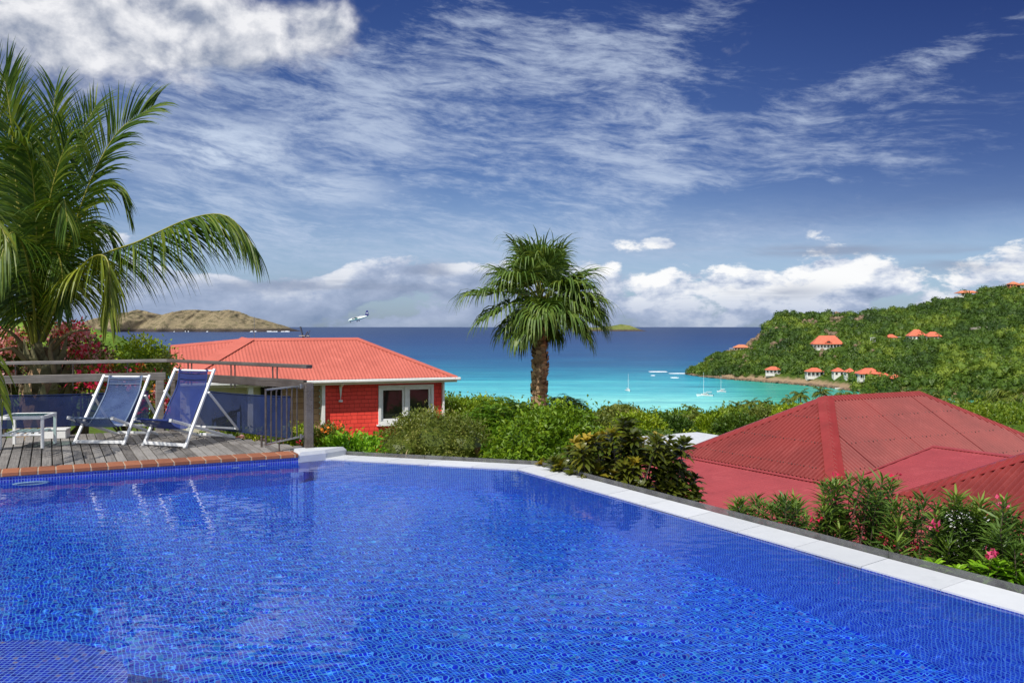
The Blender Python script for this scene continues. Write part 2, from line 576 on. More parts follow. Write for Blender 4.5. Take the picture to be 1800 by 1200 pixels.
def grid(mb, X, Y, Z, var=0.5, mat=0):
    a, b = X.shape
    V = np.stack([X, Y, Z], -1).reshape(-1, 3)
    i = (np.arange(a - 1)[:, None] * b + np.arange(b - 1)[None, :]).reshape(-1, 1)
    mb.add(V, i + np.array([[0, b, b + 1, 1]]), var, mat)

def corrugated(mb, poly, g, pitch=0.076, amp=0.009, seg=6, rng=None, mat=0):
    """corrugated sheet filling a convex planar polygon, corrugations along g"""
    P = np.array([np.asarray(p, float) for p in poly])
    n = unit(np.cross(P[1] - P[0], P[2] - P[0]))
    if n[2] < 0:
        n = -n
    g = np.asarray(g, float); g = unit(g - n * np.dot(g, n)); h = np.cross(n, g)
    o = P.mean(0)
    C = (P - o) @ h; G = (P - o) @ g
    cs = np.arange(C.min() + 1e-4, C.max() - 1e-4, pitch / seg)
    V = []
    for c in cs:
        ys = []
        for i in range(len(P)):
            c0, c1 = C[i], C[(i + 1) % len(P)]
            if (c0 - c) * (c1 - c) <= 0 and c0 != c1:
                t = (c - c0) / (c1 - c0)
                ys.append(G[i] + (G[(i + 1) % len(P)] - G[i]) * t)
        off = n * amp * math.sin(2 * math.pi * c / pitch)
        V.append(o + h * c + g * min(ys) + off); V.append(o + h * c + g * max(ys) + off)
    k = len(cs)
    Fs = np.arange(k - 1)[:, None] * 2 + np.array([[0, 2, 3, 1]])
    mb.add(V, Fs, 0.5, mat)

def capstrip(mb, a, b, n1, n2, w=0.16, lift=0.02, mat=0, var=0.5):
    """folded metal cap along a hip or ridge: a->b, n1 and n2 the in-plane directions down either side"""
    a = np.asarray(a, float); b = np.asarray(b, float)
    d = unit(b - a)
    up = np.array((0, 0, lift))
    s1 = np.asarray(n1, float); s1 = unit(s1 - d * np.dot(s1, d))
    s2 = np.asarray(n2, float); s2 = unit(s2 - d * np.dot(s2, d))
    th = np.array((0, 0, 0.012))
    top = [a + up, b + up]
    e1 = [a + s1 * w + up, b + s1 * w + up]; e2 = [a + s2 * w + up, b + s2 * w + up]
    V = top + e1 + e2 + [p - th for p in top + e1 + e2]
    mb.add(V, [[0, 1, 3, 2], [1, 0, 4, 5], [2, 3, 9, 8], [4, 10, 11, 5], [0, 2, 8, 6], [0, 6, 10, 4], [1, 7, 9, 3], [1, 5, 11, 7], [6, 8, 9, 7], [7, 11, 10, 6]], var, mat)

# ---- scene graph helpers
def empty(name, loc=(0, 0, 0), rz=0.0):
    o = bpy.data.objects.new(name, None)
    COL.objects.link(o)
    o.empty_display_size = 0.2
    o.location = loc; o.rotation_euler = (0, 0, rz)
    return o

def tag(o, label, cat, group=None):
    o['label'] = label; o['category'] = cat
    if group:
        o['group'] = group
    return o

def struct(o):
    o['kind'] = 'structure'
    return o

def stuff(o, label=None, cat=None):
    o['kind'] = 'stuff'
    if label:
        o['label'] = label
    if cat:
        o['category'] = cat
    return o

def copy_tree(o, parent=None):
    c = o.copy(); COL.objects.link(c)
    if parent is not None:
        c.parent = parent
    for ch in list(o.children):
        copy_tree(ch, c)
    return c

# ------------------------------------------------------------------ materials
M = {}

def newmat(name):
    m = bpy.data.materials.new(name)
    m.use_nodes = True
    w = NT(m.node_tree)
    M[name] = m
    return w

def finish(w, shader, disp=None):
    out = w.n.new('ShaderNodeOutputMaterial')
    w.l.new(shader, out.inputs['Surface'])

def principled(w, col, rough=0.6, spec=0.3, metal=0.0, normal=None, **kw):
    b = w.n.new('ShaderNodeBsdfPrincipled')
    w.put(b.inputs['Base Color'], col)
    w.put(b.inputs['Roughness'], rough)
    w.put(b.inputs['Specular IOR Level'], spec)
    w.put(b.inputs['Metallic'], metal)
    if normal is not None:
        w.put(b.inputs['Normal'], normal)
    return b.outputs[0]

def bump(w, h, strength=0.3, dist=0.01):
    b = w.n.new('ShaderNodeBump')
    b.inputs['Strength'].default_value = strength
    b.inputs['Distance'].default_value = dist
    w.put(b.inputs['Height'], h)
    return b.outputs[0]

def objco(w): return w.n.new('ShaderNodeTexCoord').outputs['Object']
def worldpos(w): return w.n.new('ShaderNodeNewGeometry').outputs['Position']
def attr(w, name, out='Fac'):
    a = w.n.new('ShaderNodeAttribute'); a.attribute_name = name
    return a.outputs[out]

def plain(name, c1, c2=None, scale=8.0, rough=0.55, spec=0.3, bmp=0.0, metal=0.0, detail=4, varmix=0.0, bscale=None):
    w = newmat(name)
    co = objco(w)
    n = w.noise(co, scale, detail, 0.6)
    f = w.smooth(n, 0.3, 0.7)
    if varmix:
        f = w.m('ADD', w.m('MULTIPLY', f, 1 - varmix), w.m('MULTIPLY', attr(w, 'var'), varmix))
    c2 = c2 or tuple(x * 0.75 for x in c1)
    col = w.mix(f, c1, c2)
    nm = bump(w, w.noise(co, bscale or scale * 6, 3, 0.6), bmp, 0.01) if bmp else None
    finish(w, principled(w, col, rough, spec, metal, nm))

def foliage(name, dark, mid, light, rough=0.45, spec=0.35, trans=0.28, nscale=1.2):
    w = newmat(name)
    v = attr(w, 'var')
    n = w.noise(objco(w), nscale, 3, 0.6)
    f = w.m('ADD', w.m('MULTIPLY', v, 0.65), w.m('MULTIPLY', w.smooth(n, 0.3, 0.7), 0.35))
    col = w.ramp(f, [(0.0, dark), (0.5, mid), (1.0, light)])
    p = principled(w, col, rough, spec)
    t = w.n.new('ShaderNodeBsdfTranslucent')
    w.put(t.inputs[0], w.mix(1.0, col, (1.25, 1.15, 0.55), 'MULTIPLY'))
    mx = w.n.new('ShaderNodeMixShader')
    mx.inputs[0].default_value = trans
    w.l.new(p, mx.inputs[1]); w.l.new(t.outputs[0], mx.inputs[2])
    finish(w, mx.outputs[0])

foliage('leaf_palm', (0.022, 0.060, 0.006), (0.068, 0.135, 0.012), (0.22, 0.27, 0.026), nscale=2.0, trans=0.34)
foliage('leaf_palm_yellow', (0.07, 0.11, 0.010), (0.15, 0.20, 0.016), (0.30, 0.32, 0.035), nscale=2.0)
foliage('leaf_fan', (0.035, 0.080, 0.016), (0.105, 0.185, 0.030), (0.27, 0.34, 0.07), nscale=3.0, trans=0.32)
foliage('leaf_olive', (0.06, 0.095, 0.012), (0.15, 0.19, 0.028), (0.36, 0.34, 0.09), nscale=2.5)
foliage('leaf_bright', (0.042, 0.10, 0.006), (0.13, 0.235, 0.010), (0.30, 0.40, 0.022), nscale=2.0)
foliage('leaf_lime', (0.10, 0.24, 0.010), (0.18, 0.38, 0.014), (0.32, 0.52, 0.03), nscale=3.0)
foliage('leaf_hedge', (0.07, 0.14, 0.006), (0.21, 0.30, 0.010), (0.46, 0.48, 0.022), nscale=1.0)
foliage('leaf_feather', (0.045, 0.12, 0.006), (0.095, 0.21, 0.010), (0.20, 0.32, 0.018), nscale=1.6)
foliage('leaf_croton', (0.030, 0.055, 0.008), (0.11, 0.125, 0.012), (0.52, 0.35, 0.03), nscale=2.4, spec=0.45, rough=0.35)
foliage('leaf_oleander', (0.035, 0.08, 0.012), (0.10, 0.18, 0.026), (0.27, 0.36, 0.06), nscale=3.0)
foliage('leaf_red', (0.05, 0.07, 0.010), (0.12, 0.15, 0.016), (0.24, 0.26, 0.03), nscale=3.0)
foliage('leaf_wood', (0.045, 0.095, 0.006), (0.115, 0.19, 0.010), (0.27, 0.33, 0.022), nscale=0.05)
foliage('leaf_hill', (0.024, 0.055, 0.009), (0.080, 0.145, 0.014), (0.22, 0.28, 0.028), nscale=0.02, trans=0.15)
foliage('leaf_shore_palm', (0.055, 0.10, 0.012), (0.12, 0.17, 0.02), (0.24, 0.27, 0.04), nscale=0.3)
foliage('straw', (0.16, 0.11, 0.05), (0.34, 0.25, 0.12), (0.52, 0.42, 0.24), nscale=4.0, trans=0.15)
foliage('petal_pink', (0.72, 0.22, 0.26), (0.80, 0.36, 0.40), (0.86, 0.58, 0.58), nscale=2.0, spec=0.1, trans=0.3)
foliage('petal_bright', (0.72, 0.05, 0.16), (0.80, 0.09, 0.24), (0.84, 0.20, 0.36), nscale=2.0, spec=0.1, trans=0.25)
foliage('petal_red', (0.60, 0.02, 0.07), (0.72, 0.03, 0.10), (0.78, 0.08, 0.20), nscale=2.0, spec=0.1, trans=0.25)
foliage('petal_orange', (0.70, 0.10, 0.02), (0.80, 0.18, 0.03), (0.85, 0.35, 0.06), nscale=2.0, spec=0.1, trans=0.25)
plain('bark_palm', (0.46, 0.30, 0.17), (0.20, 0.125, 0.075), 9, 0.85, 0.15, 0.8, varmix=0.5)
plain('bark_boot', (0.22, 0.20, 0.11), (0.09, 0.075, 0.045), 12, 0.8, 0.15, 0.6, varmix=0.5)
plain('bark', (0.13, 0.10, 0.07), (0.07, 0.055, 0.04), 6, 0.85, 0.15, 0.6)
plain('fibre', (0.25, 0.20, 0.13), (0.11, 0.085, 0.06), 14, 0.85, 0.1, 0.5, varmix=0.6)
plain('white_paint', (0.80, 0.80, 0.79), (0.70, 0.70, 0.69), 6, 0.35, 0.4)
plain('white_metal', (0.80, 0.81, 0.82), (0.72, 0.73, 0.74), 10, 0.3, 0.5)
plain('wall_white', (0.76, 0.75, 0.70), (0.62, 0.60, 0.55), 0.4, 0.7, 0.2, varmix=0.3)
plain('wall_cream', (0.70, 0.64, 0.50), (0.62, 0.56, 0.44), 2.5, 0.75, 0.2)
plain('dark_inside', (0.020, 0.018, 0.016), (0.03, 0.026, 0.022), 3, 0.6, 0.2)
plain('roof_orange', (0.66, 0.17, 0.095), (0.56, 0.13, 0.075), 0.6, 0.55, 0.25)
plain('roof_terracotta', (0.62, 0.23, 0.12), (0.52, 0.18, 0.10), 0.6, 0.6, 0.2)
plain('rod_metal', (0.10, 0.085, 0.075), (0.16, 0.13, 0.11), 20, 0.4, 0.5, metal=0.6)
plain('steel', (0.42, 0.41, 0.40), (0.30, 0.29, 0.28), 14, 0.32, 0.5, metal=0.85)
plain('hull_white', (0.80, 0.80, 0.78), (0.72, 0.72, 0.70), 2, 0.3, 0.5)
plain('hull_dark', (0.05, 0.06, 0.09), (0.08, 0.09, 0.12), 2, 0.4, 0.4)
plain('plane_blue', (0.06, 0.05, 0.22), (0.05, 0.04, 0.17), 1, 0.35, 0.5)
plain('rubber', (0.02, 0.02, 0.02), (0.03, 0.03, 0.03), 4, 0.7, 0.3)
plain('foam', (0.85, 0.88, 0.90), (0.75, 0.80, 0.84), 0.3, 0.9, 0.1)
plain('stone_grey', (0.36, 0.33, 0.29), (0.20, 0.18, 0.16), 0.7, 0.85, 0.15, 0.6)
plain('concrete', (0.62, 0.62, 0.61), (0.50, 0.50, 0.49), 1.2, 0.85, 0.15, 0.2)
plain('soil', (0.085, 0.065, 0.04), (0.05, 0.04, 0.025), 3, 0.95, 0.1, 0.5)

# weathered deck timber: grain along the board, each board its own tone
def wood_grey(name, ang, c1=(0.195, 0.182, 0.172), c2=(0.085, 0.078, 0.073), c3=(0.31, 0.295, 0.28)):
    w = newmat(name)
    p = worldpos(w)
    x, y, z = w.sep(p)
    c, s = math.cos(ang), math.sin(ang)
    a = w.m('ADD', w.m('MULTIPLY', x, c), w.m('MULTIPLY', y, s))
    b = w.m('SUBTRACT', w.m('MULTIPLY', y, c), w.m('MULTIPLY', x, s))
    v = attr(w, 'var')
    vec = w.xyz(w.m('MULTIPLY', a, 3.0), w.m('MULTIPLY', b, 70.0), w.m('ADD', w.m('MULTIPLY', z, 70.0), w.m('MULTIPLY', v, 30.0)))
    n = w.noise(vec, 1.0, 5, 0.65)
    n2 = w.noise(w.vm('MULTIPLY', p, (3.0, 3.0, 3.0)), 1.3, 4, 0.6)
    f = w.m('ADD', w.m('MULTIPLY', n, 0.6), w.m('ADD', w.m('MULTIPLY', v, 0.28), w.m('MULTIPLY', n2, 0.35)))
    col = w.ramp(w.smooth(f, 0.30, 0.92), [(0, c2), (0.5, c1), (1, c3)])
    finish(w, principled(w, col, 0.85, 0.15, 0.0, bump(w, n, 0.5, 0.004)))

DECK_ANG = math.atan2(0.455, 0.89)
wood_grey('deck_wood', DECK_ANG + math.pi / 2)
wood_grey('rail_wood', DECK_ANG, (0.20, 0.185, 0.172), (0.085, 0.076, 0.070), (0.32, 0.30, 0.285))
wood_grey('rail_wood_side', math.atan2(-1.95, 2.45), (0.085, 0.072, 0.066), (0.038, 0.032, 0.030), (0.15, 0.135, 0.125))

# warm louvre boards
plain('wood_brown', (0.42, 0.27, 0.16), (0.27, 0.15, 0.08), 3, 0.7, 0.2, 0.2, varmix=0.6)

def tile_mat(name, c1, c2, grout=None, rough=0.5, spec=0.3, nsc=20.0):
    w = newmat(name)
    co = worldpos(w)
    n = w.noise(co, nsc, 4, 0.65)
    n2 = w.noise(co, 1.7, 3, 0.5)
    f = w.m('ADD', w.m('MULTIPLY', n, 0.4), w.m('ADD', w.m('MULTIPLY', attr(w, 'var'), 0.4), w.m('MULTIPLY', n2, 0.25)))
    col = w.mix(w.smooth(f, 0.25, 0.8), c1, c2)
    st = w.noise(co, 3.2, 6, 0.72, 0.8)
    col = w.mix(w.m('MULTIPLY', w.smooth(st, 0.56, 0.74), 0.40), col, tuple(x * 0.62 for x in c2))                       # water stains
    finish(w, principled(w, col, rough, spec, 0.0, bump(w, n, 0.15, 0.004)))
tile_mat('terracotta', (0.34, 0.125, 0.062), (0.20, 0.072, 0.040), rough=0.65)
tile_mat('coping_white', (0.60, 0.62, 0.65), (0.50, 0.52, 0.55), rough=0.6, nsc=9.0)
tile_mat('mortar', (0.45, 0.36, 0.27), (0.38, 0.30, 0.22), rough=0.9)

# corrugated, sun-faded paint; nsc in metres, built in world coordinates
def paint_metal(name, c1, c2, rough=0.42, spec=0.35, dirt=(0.5, 0.3, 0.2), streak=None):
    w = newmat(name)
    p = worldpos(w)
    n = w.noise(p, 0.9, 5, 0.6)
    n2 = w.noise(p, 14.0, 4, 0.7)
    n3 = w.noise(w.vm('MULTIPLY', p, (1.0, 1.0, 0.35)), 2.3, 5, 0.7, 0.6)
    col = w.mix(w.smooth(n, 0.3, 0.7), c1, c2)
    col = w.mix(w.m('MULTIPLY', w.smooth(n3, 0.50, 0.75), 0.45), col, tuple(min(1.0, x * 1.25 + 0.02) for x in c1))      # sun-faded patches
    col = w.mix(w.m('MULTIPLY', w.smooth(n3, 0.45, 0.25), 0.40), col, tuple(x * 0.62 for x in c2))                       # grime
    col = w.mix(w.m('MULTIPLY', w.smooth(n2, 0.58, 0.80), 0.40), col, dirt)
    finish(w, principled(w, col, w.lin(n, 0.3, 0.7, rough - 0.06, rough + 0.1), spec, 0.0, bump(w, n2, 0.08, 0.004)))
paint_metal('roof_coral', (0.52, 0.135, 0.098), (0.45, 0.112, 0.082), 0.5, 0.25, (0.50, 0.16, 0.14))
paint_metal('roof_red', (0.23, 0.033, 0.029), (0.17, 0.024, 0.022), 0.45, 0.35, (0.28, 0.06, 0.05))
paint_metal('cap_red', (0.26, 0.026, 0.024), (0.21, 0.022, 0.020), 0.42, 0.4, (0.30, 0.06, 0.05))
paint_metal('skirt_red', (0.34, 0.055, 0.060), (0.28, 0.044, 0.050), 0.5, 0.4, (0.36, 0.08, 0.075))  # same red as the roof, with pinkish sun glare put into the colour

# red painted shingles in rows (object coordinates: x along the wall, z up)
def shingle():
    w = newmat('shingle_red')
    x, y, z = w.sep(objco(w))
    uv = w.xyz(w.m('ADD', x, y), z, 0.0)
    b = w.n.new('ShaderNodeTexBrick')
    w.put(b.inputs['Vector'], uv)
    b.offset = 0.5; b.offset_frequency = 2; b.squash = 0.7; b.squash_frequency = 3
    b.inputs['Bias'].default_value = -0.1
    b.inputs['Color1'].default_value = (0.84, 0.070, 0.048, 1)
    b.inputs['Color2'].default_value = (0.74, 0.055, 0.038, 1)
    b.inputs['Mortar'].default_value = (0.34, 0.018, 0.016, 1)
    b.inputs['Scale'].default_value = 1.0
    b.inputs['Mortar Size'].default_value = 0.004
    b.inputs['Mortar Smooth'].default_value = 0.2
    b.inputs['Brick Width'].default_value = 0.19
    b.inputs['Row Height'].default_value = 0.105
    n = w.noise(objco(w), 30, 3, 0.6)
    row = w.m('FRACT', w.m('DIVIDE', z, 0.105))
    h = w.m('SUBTRACT', w.m('ADD', w.m('MULTIPLY', w.m('SUBTRACT', 1.0, row), 0.8), w.m('MULTIPLY', n, 0.15)), w.m('MULTIPLY', b.outputs['Fac'], 0.7))
    finish(w, principled(w, b.outputs['Color'], 0.6, 0.25, 0.0, bump(w, h, 0.8, 0.02)))
shingle()

# navy mesh fabric: thin woven plastic one can see through
def mesh_fabric(name, c1, c2, open_):
    w = newmat(name)
    p = objco(w)
    n = w.noise(p, 3.0, 4, 0.6)
    n2 = w.noise(p, 60.0, 2, 0.6)
    col = w.mix(w.smooth(w.m('ADD', w.m('MULTIPLY', n, 0.7), w.m('MULTIPLY', n2, 0.3)), 0.32, 0.68), c1, c2)
    pr = principled(w, col, 0.75, 0.25)
    t = w.n.new('ShaderNodeBsdfTransparent')
    mx = w.n.new('ShaderNodeMixShader')
    mx.inputs[0].default_value = open_
    w.l.new(pr, mx.inputs[1]); w.l.new(t.outputs[0], mx.inputs[2])
    finish(w, mx.outputs[0])
mesh_fabric('sling_blue', (0.009, 0.020, 0.115), (0.015, 0.034, 0.16), 0.14)
mesh_fabric('screen_blue', (0.007, 0.016, 0.065), (0.014, 0.028, 0.10), 0.14)

def glass_dark():
    w = newmat('window_glass')
    finish(w, principled(w, (0.018, 0.020, 0.018), 0.04, 0.6))
glass_dark()

def glass_clear(name, tint, refl=1.0):
    w = newmat(name)
    t = w.n.new('ShaderNodeBsdfTransparent'); w.put(t.inputs[0], tint)
    g = w.n.new('ShaderNodeBsdfGlossy'); g.inputs['Roughness'].default_value = 0.05
    w.put(g.inputs[0], (0.9, 0.92, 0.95))
    fr = w.n.new('ShaderNodeFresnel'); fr.inputs[0].default_value = 1.5
    mx = w.n.new('ShaderNodeMixShader')
    w.l.new(w.m('MULTIPLY', fr.outputs[0], refl), mx.inputs[0])
    w.l.new(t.outputs[0], mx.inputs[1]); w.l.new(g.outputs[0], mx.inputs[2])
    finish(w, mx.outputs[0])
glass_clear('table_glass', (0.62, 0.78, 0.74), 1.0)
def acrylic():
    w = newmat('edge_panel')
    n = w.noise(worldpos(w), 9.0, 4, 0.6)
    pr = principled(w, w.mix(w.smooth(n, 0.35, 0.7), (0.20, 0.20, 0.21), (0.12, 0.12, 0.125)), 0.35, 0.3)
    t = w.n.new('ShaderNodeBsdfTransparent'); w.put(t.inputs[0], (0.9, 0.9, 0.92))
    mx = w.n.new('ShaderNodeMixShader'); mx.inputs[0].default_value = 0.5
    w.l.new(pr, mx.inputs[1]); w.l.new(t.outputs[0], mx.inputs[2])
    finish(w, mx.outputs[0])
acrylic()

# ------------------------------------------------------------------ pool
U = np.array((0.891, 0.454)); Vn = np.array((-0.454, 0.891))     # along / away from the deck-side edge
PL = np.array((-5.27, 9.375))                                    # a point on that edge
def dk(s, v, z=0.0):                                             # deck coordinates -> world
    q = PL + U * s + Vn * v
    return np.array((q[0], q[1], z))
WZ = -0.106                                                       # water level
EA = PL + U * 3.08                                               # end of the terracotta edge
EB = np.array((-2.46, 11.08)); EC = np.array((0.06, 10.2)); ED = np.array((0.06, 10.2)) + np.array((2.79, -5.13)) * 1.62
POOL = [PL - U * 5.2, EA, EB, EC, ED, np.array((3.6, 2.2)), np.array((-6.5, 2.2))]

def mosaic(name, wob, base, alt, grout, gw):
    w = newmat(name)
    tc = attr(w, 'tc', 'Vector')
    n = w.noise(tc, 5.5, 2, 0.5, color=True)
    nb = w.noise(tc, 17.0, 1, 0.5, color=True)
    off = w.vm('ADD', w.vm('MULTIPLY', w.vm('SUBTRACT', n, (0.5, 0.5, 0.5)), (wob * 2.6,) * 3),
               w.vm('MULTIPLY', w.vm('SUBTRACT', nb, (0.5, 0.5, 0.5)), (wob * 1.1,) * 3))
    T = 0.0275
    q = w.vm('MULTIPLY', w.vm('ADD', tc, off), (1 / T, 1 / T, 1 / T))
    x, y, z = w.sep(q)
    fx = w.m('ABSOLUTE', w.m('SUBTRACT', w.m('FRACT', x), 0.5))
    fy = w.m('ABSOLUTE', w.m('SUBTRACT', w.m('FRACT', y), 0.5))
    e = w.m('MAXIMUM', fx, fy)
    g = w.smooth(e, 0.5 - gw, 0.5 - gw * 0.45)
    cell = w.xyz(w.m('FLOOR', x), w.m('FLOOR', y), 0.0)
    wn = w.n.new('ShaderNodeTexWhiteNoise'); wn.noise_dimensions = '2D'
    w.put(wn.inputs[0], cell)
    col = w.ramp(wn.outputs[0], [(0.0, base[0]), (0.40, base[1]), (0.75, base[2]), (0.90, alt[0]), (0.96, alt[1]), (1.0, alt[2])])
    col = w.mix(g, col, grout)
    finish(w, principled(w, col, 0.35, 0.3))
mosaic('mosaic_floor', 0.0, [(0.004, 0.007, 0.40), (0.005, 0.014, 0.58), (0.008, 0.036, 0.74)], [(0.012, 0.11, 0.80), (0.02, 0.26, 0.60), (0.16, 0.07, 0.50)], (0.08, 0.34, 0.86), 0.15)
mosaic('mosaic_wall', 0.0, [(0.012, 0.040, 0.62), (0.015, 0.058, 0.74), (0.020, 0.085, 0.84)], [(0.025, 0.12, 0.84), (0.03, 0.15, 0.84), (0.06, 0.09, 0.75)], (0.16, 0.42, 0.95), 0.18)
mosaic('mosaic_band', 0.0, [(0.014, 0.022, 0.30), (0.018, 0.030, 0.40), (0.022, 0.045, 0.50)], [(0.03, 0.05, 0.52), (0.03, 0.06, 0.52), (0.06, 0.06, 0.5)], (0.22, 0.32, 0.66), 0.14)

def floor_z(p):
    return -1.45

def poolmesh(name, quads, mat, parent=None):
    V = []; Fs = []; T = []
    for q, t in quads:
        b = len(V); V += [tuple(p) for p in q]; T += [tuple(a) + (0.0,) * (3 - len(a)) for a in t]
        Fs.append(list(range(b, b + len(q))))
    mb = MB(); mb.add(V, Fs)
    o = mb.build(name, mat, parent, tc=T)
    o.cycles.is_caustics_receiver = True
    return o

basin = empty('pool_basin', (0, 0, 0)); struct(basin)
poolmesh('pool_floor', [([(p[0], p[1], floor_z(p)) for p in POOL][::-1], [(p[0] * 0.891 + p[1] * 0.454, -p[0] * 0.454 + p[1] * 0.891) for p in POOL][::-1])], 'mosaic_floor', basin)
wq = []
bq = []
acc = 0.0
for i in range(len(POOL)):
    a, b = POOL[i], POOL[(i + 1) % len(POOL)]
    L = float(np.linalg.norm(b - a))
    ztop = -0.045 if i in (0, 4, 5, 6) else WZ + 0.004
    ztop_w = min(ztop, WZ)
    za, zb = floor_z(a), floor_z(b)
    wq.append(([(a[0], a[1], za), (b[0], b[1], zb), (b[0], b[1], ztop_w), (a[0], a[1], ztop_w)], [(acc, za), (acc + L, zb), (acc + L, ztop_w), (acc, ztop_w)]))
    if ztop > WZ:
        bq.append(([(a[0], a[1], WZ), (b[0], b[1], WZ), (b[0], b[1], ztop), (a[0], a[1], ztop)], [(acc, WZ), (acc + L, WZ), (acc + L, ztop), (acc, ztop)]))
    acc += L
poolmesh('pool_wall', wq, 'mosaic_wall', basin)
poolmesh('waterline_band', bq, 'mosaic_band', basin)
# round entry step in the near left corner: two stacked half-moons of mosaic
def half_moon(c, r, z, a0, a1, n=26):
    P = [(c[0] + r * math.cos(a0 + (a1 - a0) * i / n), c[1] + r * math.sin(a0 + (a1 - a0) * i / n)) for i in range(n + 1)]
    q = [([(p[0], p[1], z) for p in P], [(p[0], p[1]) for p in P])]
    for i in range(n):
        s = r * (a1 - a0) / n
        q.append(([(P[i][0], P[i][1], -1.45), (P[i + 1][0], P[i + 1][1], -1.45), (P[i + 1][0], P[i + 1][1], z), (P[i][0], P[i][1], z)],
                  [(i * s, z - 0.35), (i * s + s, z - 0.35), (i * s + s, z), (i * s, z)]))
    return q
mosaic('mosaic_step', 0.0, [(0.004, 0.006, 0.34), (0.006, 0.012, 0.52), (0.009, 0.028, 0.66)], [(0.03, 0.10, 0.62), (0.12, 0.10, 0.5), (0.3, 0.2, 0.3)], (0.24, 0.40, 0.84), 0.13)
poolmesh('entry_step', half_moon((-2.62, 4.20), 0.78, -0.44, 0.0, 2 * math.pi, 48) + half_moon((-2.98, 4.08), 0.50, -0.36, 0.0, 2 * math.pi, 40), 'mosaic_step', basin)

# the water itself: a rippled surface of real waves; sunlight is bent through it on to the mosaic
def in_pool(x, y, grow=0.0):
    inside = np.ones_like(x, bool)
    for i in range(len(POOL)):
        if i == 1:
            continue
        a, b = POOL[i], POOL[(i + 1) % len(POOL)]
        if i == 0:
            b = a + U * 10
        d = unit(b - a)
        inside &= ((x - a[0]) * d[1] - (y - a[1]) * d[0]) > -grow
    return inside
w = newmat('pool_water')
g_ = w.n.new('ShaderNodeBsdfRefraction'); g_.inputs['IOR'].default_value = 1.33; g_.inputs['Roughness'].default_value = 0.0
w.put(g_.inputs[0], (0.93, 0.98, 1.0))
gl_ = w.n.new('ShaderNodeBsdfGlossy'); gl_.inputs['Roughness'].default_value = 0.0
fr_ = w.n.new('ShaderNodeFresnel'); fr_.inputs[0].default_value = 1.33
mx_ = w.n.new('ShaderNodeMixShader')
w.l.new(fr_.outputs[0], mx_.inputs[0])
w.l.new(g_.outputs[0], mx_.inputs[1]); w.l.new(gl_.outputs[0], mx_.inputs[2])
finish(w, mx_.outputs[0])
Xw, Yw = np.meshgrid(np.arange(-8.0, 4.8, 0.017), np.arange(2.2, 11.4, 0.017), indexing='ij')
rw = np.random.default_rng(3)
Zw = np.zeros_like(Xw)
calm = 0.45 + 0.9 * fbm(Xw * 0.35 + 3, Yw * 0.35, 2, 5)
for i in range(70):
    lam = 0.050 * (0.34 / 0.050) ** (rw.uniform(0, 1) ** 1.5); an = rw.normal(-1.1, 1.0); kk = 2 * math.pi / lam
    Zw += lam * 0.00034 * min(1.0, (0.14 / lam) ** 0.5) * np.sin(kk * (math.cos(an) * Xw + math.sin(an) * Yw) + rw.uniform(0, 6.28))
Zw *= calm
nyw = Xw.shape[1]
ii = (np.arange(Xw.shape[0] - 1)[:, None] * nyw + np.arange(nyw - 1)[None, :])
ids = ii[in_pool((Xw[:-1, :-1] + Xw[1:, 1:]) / 2, (Yw[:-1, :-1] + Yw[1:, 1:]) / 2, 0.03)].reshape(-1, 1)
mb = MB(); mb.add(np.stack([Xw, Yw, WZ + Zw], -1).reshape(-1, 3), ids + np.array([[0, nyw, nyw + 1, 1]]))
water = struct(mb.build('water', 'pool_water', smooth=True))
water.cycles.is_caustics_caster = True

# pool lamp in the deck-side wall, two inlet nozzles
def wall_pt(s, z, out=0.0):
    q = PL + U * s - Vn * out
    return np.array((q[0], q[1], z))
lampo = empty('pool_lamp', tuple(wall_pt(0.28, -0.245)))
tag(lampo, 'round pool lamp with pale turquoise rim under the water below the deck edge', 'pool lamp')
ax = [np.array((U[0], U[1], 0)), np.array((0, 0, 1)), np.array((-Vn[0], -Vn[1], 0))]
def disc(mb, prof, n=28):
    V = []; fs = []
    for r, h in prof:
        for k in range(n):
            a = 2 * math.pi * k / n
            V.append(ax[0] * r * math.cos(a) + ax[1] * r * math.sin(a) * 0.55 + ax[2] * h)
    for i in range(len(prof) - 1):
        for k in range(n):
            fs.append([i * n + k, i * n + (k + 1) % n, (i + 1) * n + (k + 1) % n, (i + 1) * n + k])
    fs.append([(len(prof) - 1) * n + k for k in range(n)])
    mb.add(V, fs)
plain('lamp_rim', (0.62, 0.86, 0.84), (0.52, 0.78, 0.78), 8, 0.3, 0.4)
plain('lamp_lens', (0.10, 0.20, 0.34), (0.16, 0.26, 0.40), 8, 0.2, 0.5)
mb = MB(); disc(mb, [(0.175, 0.002), (0.172, 0.035), (0.155, 0.045), (0.125, 0.042), (0.118, 0.02)]); mb.build('rim', 'lamp_rim', lampo).cycles.is_caustics_receiver = True
mb = MB(); disc(mb, [(0.117, 0.005), (0.116, 0.024), (0.07, 0.032)]); mb.build('lens', 'lamp_lens', lampo).cycles.is_caustics_receiver = True
for i, (s, lab) in enumerate(((2.66, 'small white pool inlet in the wall below the metal gate'), (2.36, 'small white pool inlet in the wall under the right deck chair'))):
    io = empty('pool_inlet', tuple(wall_pt(s, -0.17)))
    tag(io, lab, 'pool inlet', 'inlets in the pool wall')
    mb = MB(); disc(mb, [(0.05, 0.002), (0.048, 0.012), (0.022, 0.016)], 16); mb.build('inlet_ring', 'lamp_rim', io).cycles.is_caustics_receiver = True

